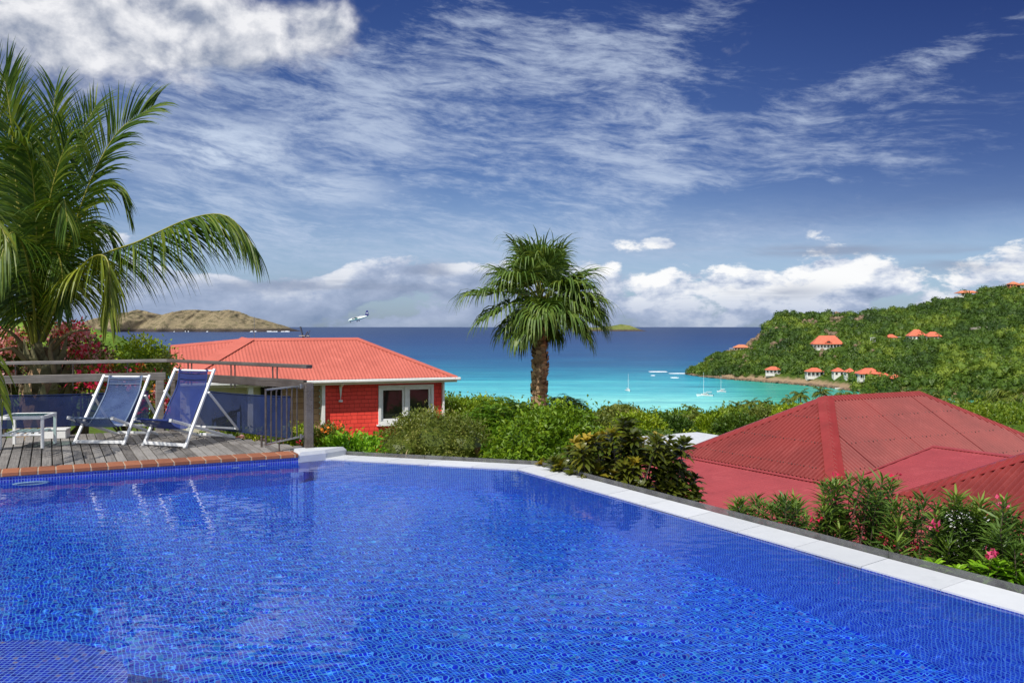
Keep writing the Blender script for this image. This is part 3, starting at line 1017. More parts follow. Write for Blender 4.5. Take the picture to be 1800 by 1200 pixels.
# ------------------------------------------------------------------ terracotta edge, white infinity coping, glass weir strip
rng = np.random.default_rng(5)
mb = MB(); mm = MB()
s = -5.2
COPW = 0.30
while s < 3.04:
    wd = min(0.168, 3.08 - s)
    c = dk(s + wd / 2, COPW / 2 - 0.02, -0.0225)
    bevbox(mb, c, (wd - 0.011, COPW, 0.045), 0.006, [np.array((U[0], U[1], 0)), np.array((Vn[0], Vn[1], 0)), np.array((0, 0, 1.0))], rng.uniform())
    s += 0.168
box(mm, dk(-1.06, COPW / 2 - 0.02, -0.0255), (8.26, COPW - 0.008, 0.039), [np.array((U[0], U[1], 0)), np.array((Vn[0], Vn[1], 0)), np.array((0, 0, 1.0))])
cop = empty('brick_coping', tuple(dk(0, 0)))
def place(o, root):
    o.parent = root
    o.matrix_parent_inverse = Matrix.Translation(root.location).inverted() if root.rotation_euler.z == 0 else (Matrix.Translation(root.location) @ Matrix.Rotation(root.rotation_euler.z, 4, 'Z')).inverted()
    return o
tag(cop, 'row of terracotta bricks edging the pool along the timber deck', 'coping')
place(mb.build('brick_row', 'terracotta'), cop)
place(mm.build('mortar_bed', 'mortar'), cop)

def offset_line(pts, w):
    """outer line of a strip of width w to the left of the path pts (pool inside on the right)"""
    out = []
    for i in range(len(pts)):
        ds = []
        if i > 0: ds.append(unit(pts[i] - pts[i - 1]))
        if i < len(pts) - 1: ds.append(unit(pts[i + 1] - pts[i]))
        ns = [np.array((-d[1], d[0])) for d in ds]
        n = unit(sum(ns)); k = w / max(0.3, float(np.dot(n, ns[0])))
        out.append(pts[i] + n * k)
    return out
inner = [EB - np.array((0.06, -0.02)), EC, ED]
outer = offset_line(inner, 0.335)
wc = empty('white_coping', (EB[0], EB[1], WZ))
tag(wc, 'pale white tiled coping along the infinity edge of the pool', 'coping')
mb = MB()
for i in range(2):
    a0, a1, b0, b1 = inner[i], inner[i + 1], outer[i], outer[i + 1]
    L = float(np.linalg.norm(a1 - a0)); n = max(1, round(L / 0.60))
    for k in range(n):
        t0 = k / n + 0.0025 / L; t1 = (k + 1) / n - 0.0025 / L
        q = [a0 + (a1 - a0) * t0, a0 + (a1 - a0) * t1, b0 + (b1 - b0) * t1, b0 + (b1 - b0) * t0]
        prism(mb, q[::1], -0.135, -0.091 + rng.normal(0, 0.0006), rng.uniform())
place(mb.build('coping_tile_row', 'coping_white'), wc)
mb = MB(); inn2 = offset_line(inner, 0.03)
for i in range(2):
    prism(mb, [inn2[i], inn2[i + 1], outer[i + 1], outer[i]], -1.0, -0.1375, 0.5)
place(mb.build('coping_wall', 'concrete'), wc)
# the raised white block that closes the edge beside the deck
mb = MB()
e0 = EA - U * 0.05; dirf = unit(EC - EB); nf = np.array((-dirf[1], dirf[0]))
blk = [EA - U * 0.005 - Vn * 0.01, EB + dirf * 0.22, EB + dirf * 0.30 + nf * 0.36, EA + Vn * 0.46 + U * 0.02]
bt = [p + (np.mean(blk, 0) - p) * 0.12 for p in blk]
n_ = 4
V = [(p[0], p[1], -0.14) for p in blk] + [(p[0], p[1], -0.03) for p in blk] + [(p[0], p[1], 0.012) for p in bt]
mb.add(V, [[0, 3, 2, 1]] + [[i, (i + 1) % 4, 4 + (i + 1) % 4, 4 + i] for i in range(4)] + [[4 + i, 4 + (i + 1) % 4, 8 + (i + 1) % 4, 8 + i] for i in range(4)] + [[8, 9, 10, 11]])
place(mb.build('end_block', 'coping_white'), wc)

gl = empty('weir_strip', (outer[1][0], outer[1][1], WZ))
tag(gl, 'low strip of grey clear panels standing along the outer side of the white coping', 'panel strip')
o2 = offset_line(outer, 0.012); o3 = offset_line(outer, 0.022)
for i in range(2):
    L = float(np.linalg.norm(o2[i + 1] - o2[i])); n = max(1, round(L / 1.5))
    for k in range(n):
        t0 = k / n + 0.003 / L; t1 = (k + 1) / n - 0.003 / L
        q = [o2[i] + (o2[i + 1] - o2[i]) * t0, o2[i] + (o2[i + 1] - o2[i]) * t1, o3[i] + (o3[i + 1] - o3[i]) * t1, o3[i] + (o3[i + 1] - o3[i]) * t0]
        mb = MB(); prism(mb, q, -0.55, -0.046)
        place(mb.build('clear_panel', 'edge_panel'), gl)

# ------------------------------------------------------------------ timber deck
mb = MB()
corner = np.array((-4.98, 13.2)); post_end = np.array((-2.56, 11.27))
def sv(p):
    q = np.asarray(p) - PL
    return float(q @ U), float(q @ Vn)
cs, cv = sv(corner); ps, pv = sv(post_end)
BW = 0.108
s = -6.0
while s < 3.35:
    v1 = cv + 0.06 if s < cs else cv + 0.06 + (pv - cv) * (s - cs) / (ps - cs)
    v0 = COPW - 0.018
    if s > 2.98:
        v0 = COPW + (s - 2.98) * 0.5
    v1 = max(v1, v0 + 0.05)
    L = v1 - v0
    ax3 = [np.array((U[0], U[1], 0)), np.array((Vn[0], Vn[1], 0)), np.array((0, 0, 1.0))]
    # boards butt at random joints
    cut = rng.uniform(0.35, 0.75) * L
    for a, b in ((v0, v0 + cut - 0.002), (v0 + cut + 0.002, v1)):
        bevbox(mb, dk(s + BW / 2, (a + b) / 2, -0.014 + rng.normal(0, 0.0010)), (BW - 0.012, b - a, 0.028), 0.004, ax3, rng.uniform())
    s += BW
deck = struct(mb.build('deck', 'deck_wood'))
mb = MB()
und = [dk(-6.2, COPW)[:2], dk(3.05, COPW)[:2], post_end + np.array((0.02, 0.03)), corner, dk(-6.2, cv)[:2]]
prism(mb, und, -0.9, -0.045)
struct(mb.build('deck_base', 'soil'))
# poolside terrace the photographer stands on
mb = MB()
for ix in range(16):
    for iy in range(8):
        bevbox(mb, (-7.6 + ix * 0.8, 1.78 - iy * 0.8, -0.02), (0.79, 0.79, 0.05), 0.006, None, rng.uniform())
struct(mb.build('terrace', 'coping_white'))

# ------------------------------------------------------------------ the hillside falling to the beach
PR = np.array([-20, 2, 5.5, 7.8, 9.9, 12.5, 16, 30, 60, 120, 180, 240, 275, 340]); PZ = np.array([-0.4, -0.75, -1.0, -1.5, -2.4, -3.8, -4.8, -8.0, -14.0, -24.5, -33.5, -40.5, -44.2, -52])
def ground_z(x, y):
    x = np.asarray(x, float); y = np.asarray(y, float)
    r = 0.6 * y + 0.9 * np.clip(x, -12, 12)
    return np.interp(r, PR, PZ) + (fbm(x * 0.08 + 5, y * 0.08 + 3, 3, 2) - 0.5) * np.clip(y * 0.02, 0.1, 2.0)
ys = np.concatenate([np.linspace(-12, 40, 70), np.geomspace(42, 560, 70)])
uu = np.linspace(-1, 1, 121)
Yg = np.repeat(ys[:, None], 121, 1); Xg = uu[None, :] * (22 + np.maximum(Yg, 0) * 1.5)
Zg = ground_z(Xg, Yg)
Zg = np.where(in_pool(Xg, Yg, 0.6) | (Yg < 2.5), np.minimum(Zg, -2.3), Zg)
mb = MB(); grid(mb, Xg, Yg, Zg)
def ground_mat():
    w = newmat('ground_green')
    p = worldpos(w)
    n = w.noise(p, 0.6, 5, 0.65); n2 = w.noise(p, 5.0, 4, 0.7)
    col = w.ramp(w.m('ADD', w.m('MULTIPLY', n, 0.6), w.m('MULTIPLY', n2, 0.4)), [(0.3, (0.05, 0.08, 0.012)), (0.5, (0.09, 0.14, 0.018)), (0.66, (0.16, 0.17, 0.05)), (0.8, (0.25, 0.20, 0.11))])
    finish(w, principled(w, col, 0.95, 0.1, 0.0, bump(w, n2, 0.8, 0.1)))
ground_mat()
struct(mb.build('ground', 'ground_green', smooth=True))

# ------------------------------------------------------------------ the sea
def sea_mat():
    w = newmat('sea_water')
    p = worldpos(w)
    x, y, z = w.sep(p)
    n = w.noise(w.xyz(w.m('MULTIPLY', x, 0.0022), w.m('MULTIPLY', y, 0.0045), 1.0), 1.0, 4, 0.55, 0.4)
    ly = w.m('LOGARITHM', w.m('MAXIMUM', y, 10.0), 10.0)
    # the bay on the right is shallow further out under the headland
    t = w.m('ADD', w.m('DIVIDE', w.m('SUBTRACT', ly, 2.60), 1.4), w.m('MULTIPLY', w.m('SUBTRACT', n, 0.5), 0.16))
    col = w.ramp(t, [(0.08, (0.20, 0.62, 0.62)), (0.145, (0.10, 0.50, 0.57)), (0.20, (0.035, 0.33, 0.45)), (0.27, (0.012, 0.17, 0.31)),
                     (0.36, (0.008, 0.080, 0.22)), (0.58, (0.006, 0.042, 0.16)), (0.80, (0.006, 0.030, 0.12)), (1.0, (0.008, 0.030, 0.11))])
    # green shallows close under the right-hand shore
    g = w.m('MULTIPLY', w.smooth(w.m('SUBTRACT', x, w.m('MULTIPLY', y, 0.20)), 0.0, 60.0), w.smooth(y, 1000.0, 760.0))
    col = w.mix(w.m('MULTIPLY', g, 0.85), col, (0.035, 0.30, 0.20))
    # weed and reef patches, wind lanes
    r = w.noise(w.xyz(w.m('MULTIPLY', x, 0.006), w.m('MULTIPLY', y, 0.020), 4.0), 1.0, 4, 0.6)
    reef = w.m('MULTIPLY', w.smooth(r, 0.56, 0.72), w.m('MULTIPLY', w.smooth(y, 560.0, 700.0), w.smooth(y, 2500.0, 1300.0)))
    col = w.mix(w.m('MULTIPLY', reef, 0.5), col, (0.012, 0.10, 0.17))
    lane = w.noise(w.xyz(w.m('MULTIPLY', x, 0.0009), w.m('MULTIPLY', w.m('LOGARITHM', w.m('MAXIMUM', y, 10.0), 10.0), 42.0), 8.0), 1.0, 4, 0.6)
    col = w.mix(w.m('MULTIPLY', w.smooth(lane, 0.42, 0.70), 0.42), col, w.mix(1.0, col, (2.4, 1.7, 1.35), 'MULTIPLY'))
    lane2 = w.noise(w.xyz(w.m('MULTIPLY', w.m('DIVIDE', x, w.m('MAXIMUM', y, 10.0)), 9.0), w.m('MULTIPLY', ly, 150.0), 3.0), 1.0, 4, 0.65)
    col = w.mix(1.0, col, w.mix(w.smooth(lane2, 0.35, 0.68), (0.74, 0.80, 0.85), (1.22, 1.16, 1.10)), 'MULTIPLY')
    h1 = w.noise(w.vm('MULTIPLY', p, (0.05, 0.16, 0.0)), 1.0, 5, 0.65)
    h2 = w.noise(w.vm('MULTIPLY', p, (0.25, 0.6, 0.0)), 1.0, 3, 0.6)
    ht = w.m('ADD', h1, w.m('MULTIPLY', h2, 0.4))
    col = w.mix(1.0, col, w.mix(w.smooth(h1, 0.3, 0.7), (0.80, 0.84, 0.88), (1.12, 1.10, 1.06)), 'MULTIPLY')
    nm = bump(w, ht, 0.55, 2.0)
    finish(w, principled(w, col, 0.32, 0.10, 0.0, nm))
sea_mat()
mb = MB()
yy = np.geomspace(300, 90000, 50)
Ys = np.repeat(yy[:, None], 41, 1); Xs = np.linspace(-1, 1, 41)[None, :] * (Ys * 1.6 + 400)
grid(mb, Xs, Ys, np.full_like(Xs, SEA))
struct(mb.build('sea', 'sea_water'))

# ------------------------------------------------------------------ islands and headlands
def land_mat(name, stops, rock, shore_z, nsc, rockamt=0.5):
    w = newmat(name)
    p = worldpos(w)
    x, y, z = w.sep(p)
    n = w.noise(p, nsc, 6, 0.65); n2 = w.noise(p, nsc * 7, 5, 0.7)
    f = w.m('ADD', w.m('MULTIPLY', n, 0.62), w.m('MULTIPLY', n2, 0.38))
    col = w.ramp(f, stops)
    nz = w.sep(w.n.new('ShaderNodeNewGeometry').outputs['Normal'])[2]
    steep = w.smooth(w.m('ADD', nz, w.m('MULTIPLY', w.m('SUBTRACT', n2, 0.5), 0.5)), 0.75, 0.45)
    sh = w.smooth(w.m('ADD', z, w.m('MULTIPLY', w.m('SUBTRACT', n2, 0.5), shore_z * 1.2)), SEA + shore_z, SEA + shore_z * 0.4)
    col = w.mix(w.m('MAXIMUM', w.m('MULTIPLY', steep, rockamt), sh), col, rock)
    finish(w, principled(w, col, 0.95, 0.1, 0.0, bump(w, f, 0.9, 1.2 / nsc * 0.08)))
land_mat('island_scrub', [(0.34, (0.07, 0.075, 0.036)), (0.45, (0.16, 0.135, 0.078)), (0.54, (0.29, 0.23, 0.145)), (0.64, (0.13, 0.135, 0.055))], (0.055, 0.045, 0.040), 40.0, 0.012)
land_mat('islet_scrub', [(0.36, (0.09, 0.12, 0.03)), (0.50, (0.16, 0.19, 0.05)), (0.62, (0.24, 0.22, 0.09))], (0.085, 0.065, 0.055), 22.0, 0.006)
land_mat('hill_ground', [(0.36, (0.030, 0.060, 0.010)), (0.50, (0.055, 0.10, 0.014)), (0.62, (0.10, 0.12, 0.025)), (0.74, (0.20, 0.15, 0.09))], (0.30, 0.21, 0.13), 5.5, 0.03, 0.7)
land_mat('meadow', [(0.36, (0.09, 0.16, 0.02)), (0.50, (0.15, 0.25, 0.03)), (0.62, (0.22, 0.30, 0.05))], (0.36, 0.31, 0.22), 4.0, 0.05, 0.35)

def island(name, prof, base_py, depth, mat, seed, rough=0.10, steps=44, n=260):
    d0 = F * (CH - SEA) / (base_py - HZ)
    px = np.linspace(prof[0][0], prof[-1][0], n)
    top = np.interp(px, [p[0] for p in prof], [p[1] for p in prof])
    H = np.maximum(0, (base_py - top)) / F * (d0 + depth * 0.5)
    t = np.linspace(0, 1, steps)
    sh = np.sin(np.pi * np.clip(t, 0, 1)) ** 0.8
    X = np.zeros((steps, n)); Y = np.zeros_like(X); Z = np.zeros_like(X)
    for i, tt in enumerate(t):
        bulge = (vnoise(px * 0.06 + seed, np.zeros(n) + 1.0, seed) - 0.5) * depth * 0.25
        Y[i] = d0 + depth * tt + bulge * (1 - tt)
        X[i] = (px - CX) / F * (d0 + depth * 0.5)
        rd = fbm(px * 0.075 + seed, np.full(n, tt * 4.0), 5, seed + 3)
        gully = 1 - rough * 3.6 * np.abs(rd - 0.5) * (1 - abs(tt - 0.5) * 1.2)
        Z[i] = SEA - 6 + (H + 6) * sh[i] * (gully if i != steps // 2 else 1)
    mb = MB(); grid(mb, X, Y, Z)
    return struct(mb.build(name, mat, smooth=True))
island('brown_island_hill', [(140, 583), (165, 571), (185, 559), (200, 556), (222, 549), (242, 545), (262, 548), (280, 554), (289, 558), (298, 553), (318, 546), (345, 545), (372, 547), (400, 545), (418, 548), (435, 555), (448, 559), (466, 564), (484, 570), (506, 581), (512, 583)],
       583.2, 1500, 'island_scrub', 3, 0.34)
island('islet_hill', [(1000, 582), (1018, 577), (1030, 574), (1042, 576), (1056, 575), (1075, 573), (1092, 570), (1108, 572), (1124, 579), (1134, 582)], 582.0, 700, 'islet_scrub', 8, 0.2)
# low green headland on the left, behind the shrubs
def headland():
    d0, d1 = 240.0, 420.0
    n, st = 70, 30
    px = np.linspace(-260, 262, n)
    top = np.interp(px, [-260, 0, 60, 130, 165, 190, 210, 232, 262], [556, 562, 566, 572, 577, 584, 592, 604, 640])
    X = np.zeros((st, n)); Y = np.zeros_like(X); Z = np.zeros_like(X)
    for i in range(st):
        t = i / (st - 1); d = d0 + (d1 - d0) * t
        ztop = CH - (top - HZ) / F * (d0 + (d1 - d0) * 0.6)
        g = math.sin(math.pi * min(1, t / 0.6) / 2) if t < 0.6 else math.cos((t - 0.6) / 0.4 * math.pi / 2)
        Z[i] = SEA - 3 + (ztop - SEA + 3) * (0.55 + 0.45 * g if t < 0.6 else g) + (fbm(px * 0.05, np.full(n, t * 6), 3, 5) - 0.5) * 3
        X[i] = (px - CX) / F * d; Y[i] = d
    mb = MB(); grid(mb, X, Y, Z)
    struct(mb.build('headland', 'meadow', smooth=True))
headland()

# the wooded hill across the bay
HPX = np.array([1204, 1214, 1240, 1300, 1380, 1450, 1510, 1560, 1620, 1700, 1800, 2000])
SHY = np.array([657.5, 659, 663, 668, 674, 680, 688, 694, 698, 700, 702, 702])
RPX = np.array([1204, 1214, 1226, 1240, 1255, 1270, 1290, 1310, 1326, 1336, 1346, 1358, 1375, 1400, 1440, 1480, 1505, 1550, 1600, 1650, 1700, 1750, 1800, 1900, 2000])
RY = np.array([658.5, 655, 648, 640, 627, 620, 613, 606, 597, 584, 570, 558, 551, 552, 553, 555, 554, 548, 538, 528, 519, 508, 499, 484, 470])
def hill_params(px):
    ds = F * (CH - SEA) / (np.interp(px, HPX, SHY) - HZ)
    w = np.interp(px, [1204, 1226, 1260, 1340, 1420, 1600, 2000], [12, 45, 100, 210, 300, 360, 420])
    dr = ds + w
    zr = CH - (np.interp(px, RPX, RY) - HZ) / F * dr
    return ds, dr, zr
def hill_z(px, d):
    ds, dr, zr = hill_params(px)
    t = (d - ds) / (dr - ds)
    g = np.where(t < 0, t * 0.2, np.where(t <= 1, 0.10 * np.minimum(1, t * 12) + 0.90 * np.clip(t, 0, 1) ** 0.95, 1 - (np.maximum(t, 1) - 1) ** 2 * 1.2))
    x = (px - CX) / F * d
    bump_ = (fbm(x * 0.022, d * 0.022, 4, 11) - 0.5) * 13 * np.clip(np.minimum(t * 4, (1.0 - np.abs(t - 0.55)) * 1.6), 0, 1)
    return SEA - 0.5 + (zr - SEA) * g + bump_
pxs = np.linspace(1204, 2000, 190); ts = np.concatenate([np.linspace(-0.06, 1.0, 64), np.linspace(1.04, 1.9, 14)])
PXg = np.repeat(pxs[None, :], len(ts), 0)
ds, dr, zr = hill_params(pxs)
Dg = ds[None, :] + (dr - ds)[None, :] * ts[:, None]
mb = MB(); grid(mb, (PXg - CX) / F * Dg, Dg, hill_z(PXg, Dg))
struct(mb.build('wooded_hill', 'hill_ground', smooth=True))
def hill_hit(px, py):
    """where the sight line through photo pixel (px, py) meets the hill"""
    ds, dr, _ = hill_params(np.array([float(px)]))
    dd = np.linspace(ds[0] * 1.0, dr[0], 500)
    zr_ = CH - (py - HZ) / F * dd
    hz_ = hill_z(np.full(500, float(px)), dd)
    k = np.argmax(hz_ >= zr_) if (hz_ >= zr_).any() else 499
    return np.array(((px - CX) / F * dd[k], dd[k], hz_[k]))

# ------------------------------------------------------------------ railing round the deck
ZR, ZH = 0.84, 1.03             # tops of the heavy rail and of the hand rail
def p3(q, z): return np.array((q[0], q[1], z))
railL0 = dk(-6.0, cv)[:2]
def railing(label, a, b, mat, posts, rods, scr, overhang, left):
    """one straight run of railing from a to b"""
    root = empty('railing', (a[0], a[1], 0)); tag(root, label, 'railing', 'wooden railings round the deck')
    d = unit(b - a); n = np.array((-d[1], d[0]))
    mb = MB(); beam(mb, p3(a, ZR - 0.055), p3(b, ZR - 0.055), 0.06, 0.11, bev=0.006, var=0.4); place(mb.build('heavy_rail', mat), root)
    mb = MB(); beam(mb, p3(a - d * overhang[0], ZH - 0.022), p3(b + d * overhang[1], ZH - 0.022), 0.10, 0.044, bev=0.005, var=0.7); place(mb.build('hand_rail', mat), root)
    for t in posts:
        q = a + d * t
        mb = MB(); beam(mb, p3(q, -0.05), p3(q, ZR - 0.112), 0.11, 0.09, up=p3(n, 0), bev=0.006, var=0.6); place(mb.build('post', mat), root)
    for t in rods:
        for e in ((-0.045, 0.045) if not left else (0.0,)):
            q = a + d * (t + e)
            mb = MB(); tube(mb, [p3(q, ZR - 0.16), p3(q, ZH - 0.046)], 0.0095, 8); place(mb.build('support_rod', 'rod_metal'), root)
    for (t0, t1, z0, z1) in scr:
        mb = MB()
        na, nb_ = 26, 8
        V = []
        for i in range(na):
            for j in range(nb_):
                t = t0 + (t1 - t0) * i / (na - 1); z = z0 + (z1 - z0) * j / (nb_ - 1)
                sag = -0.018 * math.sin(math.pi * i / (na - 1)) * (j / (nb_ - 1)) ** 2
                bel = 0.012 * math.sin(i * 1.3 + j) * math.sin(math.pi * j / (nb_ - 1))
                q = a + d * t + n * (bel + 0.0)
                V.append((q[0], q[1], z + sag))
        i_ = (np.arange(na - 1)[:, None] * nb_ + np.arange(nb_ - 1)[None, :]).reshape(-1, 1)
        mb.add(V, i_ + np.array([[0, nb_, nb_ + 1, 1]]))
        sc = place(mb.build('mesh_screen', 'screen_blue', smooth=True), root)
        mb = MB()
        for z in (z0, z1):
            pts = []
            for i in range(9):
                t = t0 + (t1 - t0) * i / 8
                pts.append(p3(a + d * t - n * 0.004, z + (-0.018 * math.sin(math.pi * i / 8) if z == z1 else 0)))
            tube(mb, pts, 0.007, 6)
        place(mb.build('hem_rope', 'screen_blue'), sc)
    return root
LL = float(np.linalg.norm(corner - railL0))
cor2 = corner - unit(corner - railL0) * 0.04
railing('weathered grey timber railing behind the white table with a navy mesh screen', railL0, cor2, 'rail_wood', [LL - 0.12, LL - 2.35, LL - 4.6], [LL - 0.55, LL - 1.25, LL - 1.95, LL - 2.9], [(LL - 2.26, LL - 0.27, 0.13, 0.58), (LL - 4.5, LL - 2.45, 0.13, 0.58)], (0, 0.06), True)
RR = float(np.linalg.norm(post_end - corner))
cor3 = corner + unit(post_end - corner) * 0.13
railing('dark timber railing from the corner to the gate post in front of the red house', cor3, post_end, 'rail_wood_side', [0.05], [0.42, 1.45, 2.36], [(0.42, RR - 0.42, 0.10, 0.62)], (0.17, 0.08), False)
# stout gate post at the end
gp = empty('gate_post', (post_end[0], post_end[1], 0))
tag(gp, 'square weathered timber post at the pool corner holding the metal gate', 'post')
dR = unit(post_end - corner); pe = post_end + dR * 0.065
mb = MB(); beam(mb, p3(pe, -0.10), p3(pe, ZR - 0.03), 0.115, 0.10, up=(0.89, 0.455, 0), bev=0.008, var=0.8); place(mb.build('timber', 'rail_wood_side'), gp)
mb = MB()
hp = pe + np.array((-0.085, -0.045))
for z in (0.15, 0.77):
    mb = MB(); tube(mb, [p3(hp, z - 0.03), p3(hp, z + 0.03)], 0.016, 10); beam(mb, p3(hp, z), p3(pe - np.array((0.05, 0.02)), z), 0.02, 0.03)
    place(mb.build('hinge', 'steel'), gp)
# metal gate, swung open over the pool corner
g0 = hp + np.array((-0.02, -0.02)); g1 = np.array((-2.93, 10.83))
gt = empty('metal_gate', (g0[0], g0[1], 0)); tag(gt, 'open steel gate of seven vertical bars hinged on the timber post', 'gate')
mb = MB()
for za, zb in ((0.77, 0.75), (0.15, 0.10)):
    mb = MB(); tube(mb, [p3(g0, za), p3(g1, zb)], 0.013, 10); place(mb.build('gate_rail', 'steel'), gt)
for i in range(7):
    t = (i + 0.0) / 6 * 0.94 + 0.06
    q = g0 + (g1 - g0) * t
    mb = MB(); tube(mb, [p3(q, 0.15 - 0.05 * t - (0.012 if i == 6 else 0)), p3(q, 0.77 - 0.02 * t + (0.012 if i == 6 else 0))], 0.010 if i < 6 else 0.013, 8)
    place(mb.build('bar', 'rod_metal'), gt)
q = g0 + (g1 - g0) * 0.60
mb = MB(); tube(mb, [p3(q, 0.13), p3(q, 0.004)], 0.009, 8); place(mb.build('drop_bolt', 'rod_metal'), gt)
q2 = np.array((-3.12, 11.34))
rp = MB(); tube(rp, [p3(q2, -0.06), p3(q2, 0.13)], 0.014, 8)
lathe(rp, [(0.014, 0), (0.02, 0.006), (0.012, 0.018)], (q2[0], q2[1], 0.13), 8)
tag(rp.build('latch_post', 'rod_metal'), 'short dark metal stub standing on the deck left of the gate', 'stub post')

# ------------------------------------------------------------------ deck chairs
def deck_chair(loc, rz, ty, tz, label, shade):
    """reclining beach chair, facing -y; (ty, tz) = where the head of the long rails ends"""
    W = 0.66
    root = empty('deck_chair', loc, rz); tag(root, label, 'deck chair', 'blue deck chairs on the timber deck')
    def ob(mb, n, m, par=root, smooth=False):
        return mb.build(n, m, par, smooth)
    bx = 0.034
    d1 = np.array((0, ty, tz))
    for sx in (-1, 1):
        mb = MB(); beam(mb, (sx * (W / 2), 0, 0.012), (sx * (W / 2 - 0.012), ty, tz), bx, bx, up=(1, 0, 0), bev=0.005); lr = ob(mb, 'long_rail', 'white_metal')
        mb = MB(); beam(mb, (sx * W / 2, -0.004, 0.0), (sx * W / 2, 0.004, 0.022), bx * 1.15, bx * 1.15, up=(1, 0, 0)); mb.build('foot_cap', 'plastic_grey', lr)
    mb = MB(); beam(mb, (-W / 2 + 0.018, 0.012, 0.036), (W / 2 - 0.018, 0.012, 0.036), 0.030, 0.042, bev=0.005); ob(mb, 'front_bar', 'white_metal')
    mb = MB(); hd = d1 * 0.975; tube(mb, [(-W / 2 + 0.02, hd[1], hd[2]), (W / 2 - 0.02, hd[1], hd[2])], 0.013, 10); ob(mb, 'head_bar', 'white_metal')
    # seat frame: from the raised front lip back and down to the floor
    f0 = np.array((0, -0.20, 0.36)); f1 = np.array((0, 0.98, 0.02))
    wi = W / 2 - 0.045
    for sx in (-1, 1):
        mb = MB(); beam(mb, (sx * wi, f0[1], f0[2]), (sx * wi, f1[1], f1[2]), bx, bx, up=(1, 0, 0), bev=0.005); lr = ob(mb, 'seat_rail', 'white_metal')
        mb = MB(); dd = unit(f1 - f0); beam(mb, f0 - dd * 0.008 + (sx * wi, 0, 0), f0 + dd * 0.012 + (sx * wi, 0, 0), bx * 1.12, bx * 1.12, up=(1, 0, 0)); mb.build('end_cap', 'plastic_grey', lr)
    mb = MB(); beam(mb, (-wi + 0.018, f1[1] - 0.02, 0.045), (wi - 0.018, f1[1] - 0.02, 0.045), 0.026, 0.034, bev=0.004); ob(mb, 'rear_bar', 'white_metal')
    mb = MB(); tube(mb, [(-wi + 0.015, f0[1] + 0.03, f0[2] - 0.006), (wi - 0.015, f0[1] + 0.03, f0[2] - 0.006)], 0.013, 10); ob(mb, 'lip_bar', shade + '_hem')
    # prop struts
    a = d1 * 0.70; b = f0 + (f1 - f0) * 0.965
    wo = W / 2 + 0.03
    for sx in (-1, 1):
        mb = MB(); beam(mb, (sx * wo, a[1], a[2]), (sx * wo, b[1] + 0.02, b[2] + 0.10), 0.024, 0.030, up=(1, 0, 0), bev=0.004); ob(mb, 'prop_strut', 'white_metal')
    mb = MB(); beam(mb, (-wo + 0.013, b[1] + 0.012, b[2] + 0.115), (wo - 0.013, b[1] + 0.012, b[2] + 0.115), 0.022, 0.026, bev=0.004); ob(mb, 'prop_bar', 'white_metal')
    # hanging sling
    ws = wi - 0.05
    prof = catmull([(hd[1] - 0.014, hd[2] + 0.016), (hd[1] * 0.80 + 0.05, hd[2] * 0.78), (ty * 0.50 + 0.06, tz * 0.52), (ty * 0.26 + 0.08, 0.305), (0.12, 0.225), (-0.06, 0.262), (f0[1] + 0.016, f0[2] + 0.004)], 34)
    nx = 12
    V = []
    for (y, z) in prof:
        for k in range(nx):
            u = k / (nx - 1) * 2 - 1
            V.append((u * ws, y + 0.016 * (1 - u * u), z - 0.012 * (1 - u * u)))
    i_ = (np.arange(33)[:, None] * nx + np.arange(nx - 1)[None, :]).reshape(-1, 1)
    mb = MB(); mb.add(V, i_ + np.array([[0, 1, nx + 1, nx]])); sl = ob(mb, 'sling', shade, root, True)
    mb = MB()
    for sx in (-1, 1):
        C = np.array([[(sx * (ws - 0.006), y - 0.004, z + 0.005) for (y, z) in prof]])
        strips(mb, C, np.full((1, 34), 0.009), np.array([[1.0, 0, 0]]))
    mb.build('hem', shade + '_hem', sl)
    mb = MB()
    y0, z0 = prof[1]; y1, z1 = prof[3]
    beam(mb, (-ws, y0 - 0.006, z0), (ws, y0 - 0.006, z0), 0.002, 0.012); beam(mb, (-ws, y1 - 0.006, z1), (ws, y1 - 0.006, z1), 0.002, 0.012)
    mb.build('stitched_pocket', shade + '_hem', sl)
    return root
plain('plastic_grey', (0.55, 0.56, 0.57), (0.45, 0.46, 0.47), 8, 0.5, 0.3)
mesh_fabric('sling_faded', (0.020, 0.040, 0.125), (0.060, 0.10, 0.22), 0.24)
mesh_fabric('sling_faded_hem', (0.10, 0.14, 0.23), (0.16, 0.21, 0.30), 0.0)
mesh_fabric('sling_blue_hem', (0.012, 0.024, 0.13), (0.02, 0.04, 0.17), 0.0)
deck_chair((-5.25, 11.57, 0.0), R(-5), 0.70, 0.85, 'left deck chair with faded blue sling, tilted far back beside the white table', 'sling_faded')
deck_chair((-4.34, 11.36, 0.0), R(-22), 0.55, 0.955, 'right deck chair with deep blue sling, set upright in front of the dark railing', 'sling_blue')

